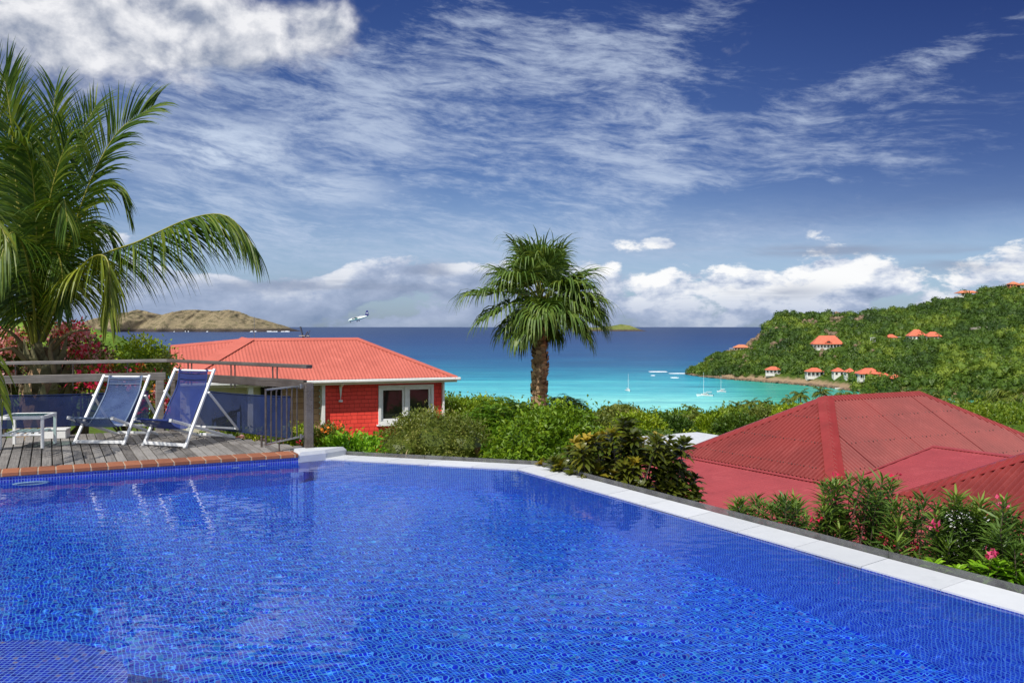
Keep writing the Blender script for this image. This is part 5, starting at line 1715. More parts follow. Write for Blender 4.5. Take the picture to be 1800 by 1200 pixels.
def fan_leaf(base, d, Lp, Lb, droop, var, parent):
    """petiole and a costapalmate blade of long split segments"""
    mb = MB()
    d = unit(d); base = np.asarray(base, float)
    up = np.array((0, 0, 1.0))
    s = unit(np.cross(d, up) + 1e-6); n = np.cross(s, d)
    pet = []
    for k in range(6):
        t = k / 5
        pet.append(base + d * Lp * t - up * droop * 0.10 * t * t)
    tube(mb, pet, np.linspace(0.020, 0.009, 6), 5, 0.7, 1)
    h = pet[-1]; dd = unit(pet[-1] - pet[-2])
    costa_end = h + dd * Lb * 0.30 - up * droop * 0.10
    m = 52
    th_ = np.linspace(-2.3, 2.3, m) + rg.normal(0, 0.03, m)
    st = h[None, :] + (costa_end - h)[None, :] * np.clip(1 - np.abs(th_) / 2.3, 0, 1)[:, None]
    dirs = unit(dd[None, :] * np.cos(th_ * 0.80)[:, None] + s[None, :] * np.sin(th_ * 0.80)[:, None] + n[None, :] * (0.30 * np.abs(np.sin(th_ * 0.8)))[:, None])
    L = Lb * (1.0 - 0.20 * (np.abs(th_) / 2.3) ** 2) * rg.uniform(0.88, 1.1, m)
    K_ = 7
    C = np.zeros((m, K_, 3)); C[:, 0] = st; cur = dirs.copy()
    for j in range(1, K_):
        C[:, j] = C[:, j - 1] + cur * (L / (K_ - 1))[:, None]
        g = (0.05 if j < 3 else 0.30) * droop * (1 + 0.25 * j) * rg.uniform(0.5, 1.4, m)
        cur = unit(cur - up[None, :] * g[:, None] + rg.normal(0, 0.05, (m, 3)))
    wd = np.array([0.35, 0.85, 1.0, 0.85, 0.6, 0.35, 0.06])[None, :] * 0.023 * np.ones((m, 1))
    nn = unit(n[None, :] - dirs * (dirs @ n)[:, None]); sd = unit(np.cross(dirs, nn)) + nn * rg.normal(0, 0.35, (m, 1))
    strips(mb, C, wd, unit(sd), np.clip(var + rg.uniform(-0.25, 0.3, m), 0, 1), 0)
    return place(mb.build('fan_leaf', ['leaf_fan', 'rachis'], None), parent)
cb = np.array((fp.x, fp.y, 2.02))
NF = 52
for k in range(NF):
    u_ = (k + 0.5) / NF
    e = R(80 - 84 * u_ ** 0.72 + rg.normal(0, 12)); a = k * 2.39996 + rg.normal(0, 0.2)
    d = np.array((math.cos(a) * math.cos(e), math.sin(a) * math.cos(e), math.sin(e)))
    if d[0] < -0.45 and 0.0 < d[2] < 0.72:
        continue                      # the gap above the leaf that stands off to the left
    Lp = np.interp(u_, [0, 0.25, 0.7, 1.0], [0.44, 0.66, 0.58, 0.32]) * rg.uniform(0.75, 1.2)
    Lb = np.interp(u_, [0, 0.5, 1.0], [0.88, 0.92, 0.60]) * rg.uniform(0.88, 1.1)
    fan_leaf(cb + d * 0.06 - np.array((0, 0, 0.12 * u_)), d, Lp, Lb, np.interp(u_, [0, 0.2, 0.5, 1.0], [0.45, 1.05, 1.6, 1.45]) * rg.uniform(0.85, 1.2), np.interp(u_, [0, 0.3, 1], [0.3, 0.55, 0.45]), fan)
# the leaves that stand off to the left, and the outermost on the right
fan_leaf(cb, np.array((-0.90, -0.25, 0.34)), 0.86, 0.98, 1.25, 0.5, fan)
fan_leaf(cb, np.array((-0.85, -0.35, 0.08)), 0.66, 0.85, 1.3, 0.5, fan)
fan_leaf(cb, np.array((0.80, -0.3, 0.42)), 0.62, 0.95, 1.4, 0.55, fan)
fan_leaf(cb, np.array((0.82, -0.2, 0.14)), 0.62, 0.85, 1.4, 0.5, fan)

# ------------------------------------------------------------------ garden plants
def shrub(name, label, cat, seed, base, blobs, clumps, per, L, W_, mat, group=None, flowers=None, core=0.62, stems=7, **kw):
    """> foliage, stem, (flower)"""
    r = np.random.default_rng(seed)
    base = np.asarray(base, float)
    root = empty(name, tuple(base)); tag(root, label, cat, group)
    mb = MB(); crown(mb, r, blobs, clumps, per, L, W_, 0, core=core, **kw)
    place(mb.build('foliage', [mat]), root)
    mb = MB()
    for k in range(stems):
        c, rad_ = blobs[k % len(blobs)]
        tip = np.asarray(c, float) + r.normal(0, 0.35, 3) * np.asarray(rad_)
        b0 = base + np.array((r.normal(0, 0.05), r.normal(0, 0.05), 0))
        mid_ = (b0 + tip) / 2 + r.normal(0, 0.08, 3)
        ll = float(np.linalg.norm(tip - b0))
        tube(mb, catmull([b0, mid_, tip], 7), np.linspace(0.012 + 0.012 * ll, 0.005, 7), 6)
    place(mb.build('stem', ['bark']), root)
    for (fm, n, sz, bias) in (flowers or []):
        mb = MB()
        for k in range(n):
            c, rad_ = blobs[r.integers(len(blobs))]
            d = unit(r.normal(0, 1, 3) + np.array(bias)); d[2] = abs(d[2]) if r.uniform() < 0.8 else d[2]
            q = np.asarray(c, float) + d * np.asarray(rad_) * r.uniform(0.92, 1.12)
            m = 9
            leaves(mb, q + r.normal(0, sz * 0.8, (m, 3)), sphere_pts(r, m) + d, sz * r.uniform(0.8, 1.4, m), sz * 0.9, r, 0, 0.1)
            if n <= 60:
                place(mb.build('flower', [fm]), root); mb = MB()
        if n > 60:
            o = place(mb.build('blossom', [fm]), root); o['kind'] = 'stuff'
    return root

def A3(px, py, d): return np.array(at(px, py, d))
def gz(x, y): return float(ground_z(x, y))

# bougainvillea behind the railing
def baseat(px, d):
    x = (px - CX) / F * d
    return np.array((x, d, gz(x, d) - 0.05))
shrub('bougainvillea', 'bougainvillea with crimson and pale pink blossom right of the coconut palm trunk', 'flowering shrub', 31, baseat(140, 16.6),
      [(A3(140, 630, 17.0), (0.46, 0.5, 0.48)), (A3(158, 655, 16.5), (0.35, 0.5, 0.42)), (A3(128, 668, 17.2), (0.45, 0.4, 0.45)), (A3(122, 598, 17.2), (0.30, 0.4, 0.26))],
      240, 9, 0.075, 0.045, 'leaf_red', flowers=[('petal_red', 30, 0.075, (0.2, -0.4, 1.2)), ('petal_pink', 240, 0.060, (0.1, -0.9, -0.1))], core=0.6)
shrub('bougainvillea', 'bougainvillea with pale pink blossom left of the coconut palm trunk', 'flowering shrub', 32, baseat(5, 16.2),
      [(A3(10, 622, 16.2), (0.5, 0.5, 0.45)), (A3(-30, 650, 16.2), (0.6, 0.5, 0.6)), (A3(18, 672, 17.0), (0.32, 0.4, 0.45))],
      200, 9, 0.075, 0.045, 'leaf_red', flowers=[('petal_pink', 230, 0.060, (0, -0.9, 0.1)), ('petal_red', 20, 0.07, (0, -0.3, 1.2))], core=0.6)
shrub('bougainvillea', 'low crimson bougainvillea behind the railing between the two deck chairs', 'flowering shrub', 33, baseat(250, 15.4),
      [(A3(205, 690, 15.4), (0.45, 0.4, 0.35)), (A3(255, 690, 15.2), (0.35, 0.4, 0.38)), (A3(278, 720, 14.6), (0.2, 0.3, 0.3)), (A3(180, 668, 15.6), (0.4, 0.4, 0.25))],
      220, 9, 0.075, 0.045, 'leaf_red', flowers=[('petal_red', 34, 0.085, (0, -0.6, 0.5)), ('petal_pink', 20, 0.055, (0, -0.9, 0.2)), ('petal_orange', 6, 0.06, (0.6, -0.6, -0.3))], core=0.6)
shrub('hedge_shrub', 'yellow green broad leaved shrub behind the railing left of the coral roof', 'shrub', 34, baseat(225, 20),
      [(A3(248, 632, 20), (0.42, 0.6, 0.46)), (A3(195, 648, 19.8), (0.55, 0.6, 0.30)), (A3(172, 655, 19.6), (0.45, 0.5, 0.28)), (A3(282, 640, 20.2), (0.26, 0.5, 0.36)), (A3(215, 690, 19.5), (1.0, 0.6, 0.45))],
      420, 9, 0.10, 0.055, 'leaf_hedge', core=0.7, spread=0.16)
shrub('hedge_shrub', 'dull green shrub squeezed against the left end of the coral roof', 'shrub', 35, baseat(286, 19.4),
      [(A3(290, 650, 19.4), (0.15, 0.3, 0.28)), (A3(286, 690, 19.2), (0.3, 0.3, 0.4))], 90, 8, 0.09, 0.045, 'leaf_olive', core=0.6, spread=0.12)
# in front of the house
shrub('ball_shrub', 'big rounded olive green shrub with pale new growth under the house window', 'shrub', 41, (-1.25, 13.6, -1.55),
      [(A3(757, 772, 13.6), (0.66, 0.62, 0.39)), (A3(705, 786, 13.4), (0.42, 0.5, 0.26)), (A3(812, 778, 13.6), (0.38, 0.5, 0.36)), (A3(745, 748, 13.8), (0.36, 0.5, 0.22)), (A3(760, 820, 13.5), (0.75, 0.6, 0.5))],
      950, 11, 0.055, 0.021, 'leaf_olive', core=0.80, spread=0.10, shell=0.74, jag=0.07, stems=9)
shrub('ground_cover_plant', 'bright lime green leafy plant at the foot of the red wall', 'plant', 42, (-2.15, 12.3, -1.2),
      [(A3(610, 790, 12.3), (0.34, 0.3, 0.17)), (A3(640, 792, 12.2), (0.22, 0.3, 0.14)), (A3(588, 800, 12.3), (0.2, 0.3, 0.16))],
      260, 8, 0.075, 0.034, 'leaf_lime', core=0.7, spread=0.10)
shrub('ixora_bush', 'dark leafy bush with small red flowers right of the timber gate post', 'flowering shrub', 43, (-2.7, 12.6, -1.2),
      [(A3(572, 780, 12.6), (0.20, 0.3, 0.22)), (A3(552, 792, 12.4), (0.18, 0.3, 0.17)), (A3(590, 768, 12.8), (0.12, 0.2, 0.1))],
      200, 8, 0.06, 0.028, 'leaf_red', flowers=[('petal_red', 8, 0.04, (0, -1, 0)), ('petal_orange', 7, 0.05, (0.3, -1, -0.3))], core=0.6, spread=0.10)
shrub('garden_plant', 'small pink flowered plant seen under the blue screen behind the gate', 'plant', 44, (-3.6, 13.2, -1.0),
      [(A3(480, 776, 13.2), (0.55, 0.3, 0.12)), (A3(525, 774, 13.0), (0.25, 0.3, 0.18)), (A3(400, 768, 13.6), (0.5, 0.3, 0.1))],
      190, 7, 0.07, 0.032, 'leaf_hedge', flowers=[('petal_pink', 9, 0.045, (0, -1, 0.3))], core=0.6, spread=0.10)
def tuft(name, label, cat, seed, base, n, L, w, mat, spreadx, lean=0.6, parent_group=None):
    r = np.random.default_rng(seed)
    root = empty(name, tuple(base)); tag(root, label, cat, parent_group)
    mb = MB()
    P = np.asarray(base) + np.stack([r.uniform(-spreadx, spreadx, n), r.uniform(-0.2, 0.2, n), np.zeros(n)], 1)
    d = unit(np.stack([r.normal(0, lean, n), r.normal(0, lean, n), np.full(n, 0.9)], 1))
    K_ = 5; C = np.zeros((n, K_, 3)); C[:, 0] = P; cur = d
    LL_ = L * r.uniform(0.6, 1.2, n)
    for j in range(1, K_):
        C[:, j] = C[:, j - 1] + cur * (LL_ / 4)[:, None]
        cur = unit(cur + np.array((0, 0, -0.22 * j)))
    strips(mb, C, np.array([[0.7, 1, 0.9, 0.6, 0.08]]) * w * np.ones((n, 1)), unit(np.cross(d, r.normal(0, 1, (n, 3)))), r.uniform(0, 1, n))
    place(mb.build('blades', [mat]), root)
    return root
tuft('dry_grass_tuft', 'dry straw coloured grass tuft along the far edge of the pool', 'grass tuft', 45, A3(676, 822, 11.9), 420, 0.26, 0.009, 'straw', 0.40, 0.7)

# leafy shrubs around the fan palm
shrub('glossy_shrub', 'bright glossy green shrub in front of the fan palm trunk', 'shrub', 51, (0.15, 12.9, -1.9),
      [(A3(930, 776, 12.9), (0.42, 0.5, 0.28)), (A3(985, 752, 13.2), (0.52, 0.5, 0.26)), (A3(905, 806, 12.6), (0.34, 0.4, 0.22)), (A3(1000, 790, 12.8), (0.5, 0.5, 0.35)), (A3(940, 748, 13.3), (0.28, 0.4, 0.20)), (A3(930, 840, 12.4), (0.6, 0.4, 0.3))],
      640, 9, 0.092, 0.046, 'leaf_bright', core=0.66, spread=0.15, stems=10, droop=0.25)
cro = empty('croton_bush', (1.30, 10.25, -1.5)); tag(cro, 'croton bush with whorls of dark and golden leaves beside the white coping', 'shrub')
def whorl_plant(root, seed, tips, base, nleaf, L, w, mat, layers=5, gap=0.055, stem_r=0.008, flowers=None, droop=0.35):
    """stems whose upper ends carry whorls of lance-shaped leaves"""
    r = np.random.default_rng(seed)
    mb = MB(); ms = MB(); fl = []
    for (tip, top) in tips:
        tip = np.asarray(tip, float)
        b0 = np.asarray(base, float) + r.normal(0, 0.10, 3) * (1, 1, 0)
        mid_ = b0 * 0.45 + tip * 0.55 + np.array((r.normal(0, 0.05), r.normal(0, 0.05), -0.08))
        C = catmull([b0, mid_, tip], 16)
        tube(ms, C, np.linspace(stem_r * 1.7, stem_r * 0.5, 16), 5)
        dl = unit(C[-1] - C[-3])
        tv = r.uniform(-0.12, 0.12)
        for k in range(layers):
            q = tip - dl * gap * k
            m = nleaf
            a = r.uniform(0, 6.28) + np.arange(m) * 2 * math.pi / m + r.normal(0, 0.15, m)
            sa = unit(np.cross(dl, (0.3, 0.2, 0.9)) + 1e-6); sb = np.cross(dl, sa)
            rise = np.interp(k, [0, layers - 1], [1.0, 0.05]) + r.normal(0, 0.12, m)
            D = (sa[None, :] * np.cos(a)[:, None] + sb[None, :] * np.sin(a)[:, None]) + dl[None, :] * rise[:, None]
            D = unit(D)
            ll = L * np.interp(k, [0, 1, layers - 1], [0.6, 0.95, 1.0]) * r.uniform(0.8, 1.15, m)
            K_ = 5; CC = np.zeros((m, K_, 3)); CC[:, 0] = q; cur = D.copy()
            for j in range(1, K_):
                CC[:, j] = CC[:, j - 1] + cur * (ll / 4)[:, None]
                cur = unit(cur + np.array((0, 0, -droop * 0.35 * j)))
            up = np.array((0, 0, 1.0)) + r.normal(0, 0.3, (m, 3))
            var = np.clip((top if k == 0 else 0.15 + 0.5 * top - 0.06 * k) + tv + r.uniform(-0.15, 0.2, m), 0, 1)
            strips(mb, CC, np.array([[0.25, 0.85, 1.0, 0.65, 0.05]]) * w / 2 * np.ones((m, 1)), unit(np.cross(D, up)), var)
        if flowers and r.uniform() < flowers[1]:
            mbf = MB(); fl.append(mbf)
            m = 16
            leaves(mbf, tip + r.normal(0, 0.028, (m, 3)) + dl * 0.03, sphere_pts(r, m) + dl, 0.036, 0.03, r, 0, 0.1)
    place(mb.build('foliage', [mat]), root); place(ms.build('stem', ['bark']), root)
    for b in fl:
        place(b.build('flower', [flowers[0]]), root)
    return root
r_ = np.random.default_rng(77)
tips = []
for px, py, n, sp in ((1085, 742, 7, 16), (1040, 800, 10, 24), (1090, 800, 13, 28), (1150, 775, 9, 22), (1000, 832, 7, 20), (1130, 838, 14, 34), (1060, 845, 12, 34), (1180, 815, 10, 22), (1205, 860, 6, 14), (985, 800, 5, 14), (1165, 860, 9, 24), (1110, 765, 6, 20), (1190, 775, 4, 10), (1018, 770, 4, 12), (1100, 870, 10, 40)):
    for k in range(n):
        y_ = 10.15 + r_.normal(0, 0.28)
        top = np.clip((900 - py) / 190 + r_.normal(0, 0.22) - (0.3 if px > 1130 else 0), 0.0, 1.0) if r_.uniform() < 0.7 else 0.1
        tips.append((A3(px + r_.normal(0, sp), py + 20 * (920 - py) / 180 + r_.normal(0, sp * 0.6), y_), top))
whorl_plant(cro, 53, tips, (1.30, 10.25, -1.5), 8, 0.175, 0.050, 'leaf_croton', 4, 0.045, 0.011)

OL = [('oleander with narrow leaves at the far left of the row beside the red roof', 1325, 905, 1285, 866, 1352, 8.0, 22, None),
      ('slender oleander with reddish buds second from the left beside the coping', 1385, 905, 1352, 858, 1424, 7.7, 26, ('petal_red', 0.10)),
      ('tallest oleander rising against the red hip corner', 1500, 920, 1430, 828, 1572, 7.25, 66, ('petal_red', 0.07)),
      ('oleander clump with sparse red buds left of the white cowl', 1600, 930, 1548, 872, 1648, 6.8, 44, ('petal_red', 0.07)),
      ('oleander with bright pink flowers in front of the white cowl', 1680, 930, 1636, 868, 1730, 6.45, 48, ('petal_bright', 0.12)),
      ('dense dark oleander at the right edge of the picture', 1765, 950, 1716, 872, 1840, 6.1, 66, ('petal_bright', 0.06))]
for i, (lab, cx0, cy0, xa, ya, xb, d, n, fl) in enumerate(OL):
    r_ = np.random.default_rng(90 + i)
    root = empty('oleander', (A3(cx0, 0, d)[0], d, -1.5)); tag(root, lab, 'oleander', 'oleanders along the pool edge')
    tips = []
    ylow = np.interp((xa + xb) / 2, [1300, 1500, 1800], [935, 985, 1065])
    for k in range(n):
        u = r_.uniform(0, 1)
        px = xa + (xb - xa) * u
        py = ya + (ylow - ya) * r_.uniform(0, 1) ** 0.95 + 34 * abs(u - 0.5) * 2 * r_.uniform(0.3, 1)
        tips.append((A3(px, py, d + r_.normal(0, 0.16)), r_.uniform(0.25, 1.0)))
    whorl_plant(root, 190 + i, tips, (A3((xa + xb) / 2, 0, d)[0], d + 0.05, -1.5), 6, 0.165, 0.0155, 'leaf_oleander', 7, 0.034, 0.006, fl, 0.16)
low = []
r_ = np.random.default_rng(120)
root = empty('low_plant', (A3(1690, 0, 6.3)[0], 6.3, -1.5)); tag(root, 'low light green leafy plant at the foot of the oleanders by the coping', 'plant')
tips = [(A3(px + r_.normal(0, 14), py + r_.normal(0, 8), 6.2 - (px - 1640) / 160 * 0.42), r_.uniform(0.6, 1.0)) for px, py in ((1650, 985), (1670, 1000), (1690, 992), (1720, 1003), (1760, 1010), (1785, 1020), (1775, 985))]
whorl_plant(root, 121, tips, (A3(1700, 0, 6.1)[0], 6.1, -1.5), 8, 0.15, 0.030, 'leaf_lime', 4, 0.03, 0.006)

# ------------------------------------------------------------------ trees on the slope
def tree(name, label, seed, base, blobs, clumps, per, L, W_, mat, group=None, cat='tree', **kw):
    r = np.random.default_rng(seed)
    base = np.asarray(base, float)
    root = empty(name, tuple(base)); tag(root, label, cat, group)
    mb = MB(); crown(mb, r, blobs, clumps, per, L, W_, 0, **kw); place(mb.build('crown', [mat]), root)
    mb = MB()
    top = np.mean([b[0] for b in blobs], 0)
    fork = base * 0.5 + top * 0.5 - np.array((0, 0, 0.2))
    h = top[2] - base[2]
    tube(mb, catmull([base - np.array((0, 0, 0.3)), base * 0.7 + top * 0.3 + r.normal(0, 0.1, 3), fork], 8), np.linspace(0.05 * h ** 0.8, 0.035 * h ** 0.8, 8), 8)
    for c, rr in blobs:
        tube(mb, catmull([fork, (fork + np.asarray(c)) / 2 + r.normal(0, 0.15, 3), np.asarray(c, float)], 6), np.linspace(0.028 * h ** 0.8, 0.012, 6), 6)
    place(mb.build('trunk', ['bark']), root)
    return root
def feather_tree(name, label, seed, base, tops, L, mat):
    """flat sprays of finely divided leaves (flame tree)"""
    r = np.random.default_rng(seed)
    root = empty(name, tuple(base)); tag(root, label, 'tree')
    mb = MB(); ms = MB()
    for (q, rad_, n) in tops:
        q = np.asarray(q, float)
        tube(ms, catmull([np.asarray(base, float), (np.asarray(base) + q) / 2 + r.normal(0, 0.2, 3), q - (0, 0, 0.1)], 8), np.linspace(0.07, 0.015, 8), 6)
        for k in range(n):
            c = q + unit(r.normal(0, 1, 3)) * np.asarray(rad_) * r.uniform(0.4, 1.0)
            a = r.uniform(0, 6.28)
            d = unit(np.array((math.cos(a), math.sin(a), r.uniform(-0.25, 0.35))))
            S_ = catmull([c, c + d * L * 0.5 + (0, 0, 0.04), c + d * L - (0, 0, 0.10)], 12)
            sd = unit(np.cross(d, (0, 0, 1.0)))
            v = r.uniform()
            for sg in (-1, 1):
                P = S_[1:]; k_ = len(P)
                D = sd * sg + d * 0.55 + r.normal(0, 0.10, (k_, 3))
                leaves(mb, P, D, L * 0.26 * np.sin(np.linspace(0.4, 2.9, k_)) ** 0.6, L * 0.10, r, 0, 0.05, 0.12, np.clip(v * 0.7 + r.uniform(0, 0.3, k_), 0, 1), 0.25)
    place(mb.build('crown', [mat]), root); place(ms.build('trunk', ['bark']), root)
    return root
feather_tree('flame_tree', 'feathery leaved bright green tree left of the fan palm trunk', 61, (-0.5, 19.5, -3.6),
             [(A3(880, 722, 19.5), (0.50, 0.6, 0.30), 110), (A3(850, 745, 19.2), (0.45, 0.5, 0.30), 90), (A3(905, 755, 19.0), (0.45, 0.5, 0.32), 90), (A3(870, 785, 18.6), (0.55, 0.5, 0.35), 90), (A3(925, 730, 19.8), (0.3, 0.4, 0.25), 50)], 0.40, 'leaf_feather')
feather_tree('flame_tree', 'feathery leaved tree with flat top right of the fan palm trunk', 62, (1.0, 19.0, -3.9),
             [(A3(985, 708, 19.0), (0.40, 0.4, 0.12), 70), (A3(1000, 722, 18.8), (0.36, 0.4, 0.15), 60), (A3(975, 735, 18.7), (0.4, 0.4, 0.25), 60)], 0.36, 'leaf_bright')
TR = [
    # px, top y, d, radius, kind, label
    (806, 690, 27.0, 0.95, 'leaf_hedge', 'leafy yellow green tree touching the right corner of the red house'),
    (850, 686, 30.0, 1.05, 'leaf_hedge', 'rounded yellow green tree left of the fan palm with its top against the sea'),
    (905, 702, 33.0, 1.0, 'leaf_hedge', 'small green tree directly left of the palm trunk under the sea'),
    (1035, 712, 34.0, 1.05, 'leaf_olive', 'round topped tree right of the palm trunk under the moored catamaran'),
    (1092, 700, 46.0, 1.25, 'leaf_olive', 'spreading tree with pale top below the smaller white sailboat'),
    (1120, 712, 40.0, 1.3, 'leaf_hedge', 'dense round tree at the middle of the slope behind the croton bush'),
    (1175, 716, 43.0, 1.35, 'leaf_wood_near', 'dark dense tree behind the flat white roof'),
    (1060, 742, 27.0, 0.9, 'leaf_hedge', 'low bushy tree just behind the golden tops of the croton'),
    (1150, 745, 30.0, 1.0, 'leaf_wood_near', 'dark green bush tree above the flat white roof'),
    (1222, 716, 52.0, 1.4, 'leaf_olive', 'pale green tree below the two moored sailboats'),
    (1262, 712, 47.0, 1.35, 'leaf_hedge', 'rounded tree left of the dark red roof ridge below the cabin sailboat'),
    (1300, 715, 42.0, 1.25, 'leaf_wood_near', 'dark tree just left of the red hip roof slope'),
    (1228, 748, 35.0, 1.0, 'leaf_hedge', 'low shrubby tree between the flat white roof and the red roof'),
    (1345, 704, 56.0, 1.5, 'leaf_olive', 'pale tree peeking above the left slope of the red hip roof'),
    (1395, 700, 50.0, 1.3, 'leaf_hedge', 'green tree close behind the peak of the red hip roof'),
    (1000, 735, 25.0, 0.8, 'leaf_bright', 'small bright tree behind the glossy shrub right of the trunk'),
    (822, 715, 23.0, 0.85, 'leaf_hedge', 'bushy green tree behind the big rounded shrub'),
]
foliage('leaf_wood_near', (0.022, 0.055, 0.006), (0.060, 0.12, 0.010), (0.14, 0.20, 0.018), nscale=0.9)
for i, (px, ty_, d, rad_, mt, lab) in enumerate(TR):
    r_ = np.random.default_rng(300 + i)
    t_ = A3(px, ty_ + 17, d)
    c0 = t_ - np.array((0, 0, rad_ * 0.72))
    bl = [(c0, (rad_, rad_, rad_ * 0.72))]
    for k in range(5):
        a = r_.uniform(0, 6.28)
        bl.append((c0 + np.array((math.cos(a) * rad_ * 0.8, math.sin(a) * rad_ * 0.5, -rad_ * r_.uniform(0.1, 0.8))), np.array((1, 1, 0.8)) * rad_ * r_.uniform(0.45, 0.7)))
    lf = 0.0042 * d
    tree('slope_tree', lab, 330 + i, (t_[0], d, gz(t_[0], d)), bl, int(520 + 420 * rad_), 10, lf, lf * 0.52, mt, 'trees on the slope below the pool', core=0.80, spread=0.16, jag=0.05, shell=0.78, varbase=((i * 37 % 10) / 10 * 0.4 - 0.18, 0.8))

# ------------------------------------------------------------------ far woodland between the garden and the beach
YT_PX = [560, 700, 780, 840, 900, 960, 1000, 1040, 1090, 1130, 1180, 1230, 1280, 1340, 1400, 1450, 1500, 1560, 1640, 1720, 1800, 1900]
YT_PY = [700, 700, 690, 690, 704, 705, 714, 716, 708, 716, 718, 718, 710, 704, 694, 700, 702, 702, 698, 694, 690, 690]
def woodland():
    r = np.random.default_rng(400)
    mb = MB()
    n = 0
    while n < 900:
        d = 58 * (470 / 58) ** r.uniform(0, 1)
        px = r.uniform(700, 1900)
        x = (px - CX) / F * d
        g = gz(x, d)
        ylim = np.interp(px, YT_PX, YT_PY) + 10 + abs(r.normal(0, 14)) + (0 if d > 120 else 8)
        zt = CH - (ylim - HZ) / F * d
        h = zt - g
        if h < 1.2:
            continue
        h = min(h, 9.0) * r.uniform(0.8, 1.0)
        rad_ = r.uniform(0.45, 0.65) * min(h, 6.0)
        c = np.array((x, d, g + h - rad_ * 0.75))
        lf = 0.0040 * d * r.uniform(0.8, 1.2)
        ncl = int(np.clip(60 * (rad_ / (lf * 3.2)) ** 2, 36, 260))
        bl = [(c, (rad_, rad_, rad_ * 0.75))]
        if r.uniform() < 0.7:
            a = r.uniform(0, 6.28)
            bl.append((c + np.array((math.cos(a), math.sin(a), -0.35)) * rad_ * 0.8, np.array((1, 1, 0.8)) * rad_ * 0.6))
        vb = r.uniform(-0.28, 0.42)
        crown(mb, r, bl, ncl, 7, lf, lf * 0.55, 0, spread=lf * 1.6, shell=0.80, core=0.84, jag=0.05, varbase=(vb, 0.75))
        n += 1
    stuff(mb.build('woodland', 'leaf_wood'), 'dense green woodland between the garden and the turquoise bay', 'woodland')
woodland()

def hill_bushes():
    r = np.random.default_rng(410)
    mb = MB()
    keep = []
    n = 0
    while n < 5900:
        px = r.uniform(1212, 1990)
        t = r.uniform(0.03, 1.0) ** 0.9
        if n > 5000:
            px = r.uniform(1500, 1990); t = r.uniform(-0.03, 0.22)
        ds, dr, zr = hill_params(np.array([px]))
        d = float(ds[0] + (dr[0] - ds[0]) * t)
        z = float(hill_z(np.array([px]), np.array([d]))[0])
        y = HZ - (z - CH) / d * F
        bad = False
        for (hx, hy, rx, up_, dn_) in HOUSE_CLEAR:
            if abs(px - hx) < rx * 0.72 and -up_ * 0.5 < y - hy < dn_ * 0.58:
                bad = True
        # bare rocky outcrops
        if vnoise(px * 0.045, d * 0.03, 77) > 0.74 and px < 1540 and t > 0.25:
            bad = bad or r.uniform() < 0.85
        if bad:
            continue
        small = 0 < t < 0.06 and px < 1500
        rad_ = r.uniform(0.7, 1.5) if small else (1.2 + 4.4 * r.uniform() ** 2.6) * (0.8 if px < 1330 else 1.0)
        x = (px - CX) / F * d
        c = np.array((x, d, z + rad_ * 0.35))
        dd = sphere_pts(r, int(np.clip(16 * rad_, 16, 70))); dd[:, 2] = np.abs(dd[:, 2]) * 0.95 - 0.1
        P = c + dd * np.array((1, 1, 0.98)) * rad_ * r.uniform(0.75, 1.08, (len(dd), 1))
        tone = np.clip(0.40 + r.normal(0, 0.24) + (vnoise(px * 0.03, d * 0.02, 9) - 0.5) * 0.9, 0, 1)
        leaves(mb, P, dd + sphere_pts(r, len(dd)) * 0.8, min(rad_ * 0.62, 1.5), min(rad_ * 0.42, 1.0), r, 0, 0.2, 0.1, np.clip(tone + r.normal(0, 0.06, len(dd)), 0, 1))
        blobmesh(mb, r, c, np.array((1, 1, 0.95)) * rad_ * 0.80, 0, 1, 0.2, var=float(np.clip(tone - 0.1, 0, 1)))
        n += 1
    stuff(mb.build('hill_bushes', 'leaf_hill'), 'dense green bushes covering the hill across the bay', 'bushes')

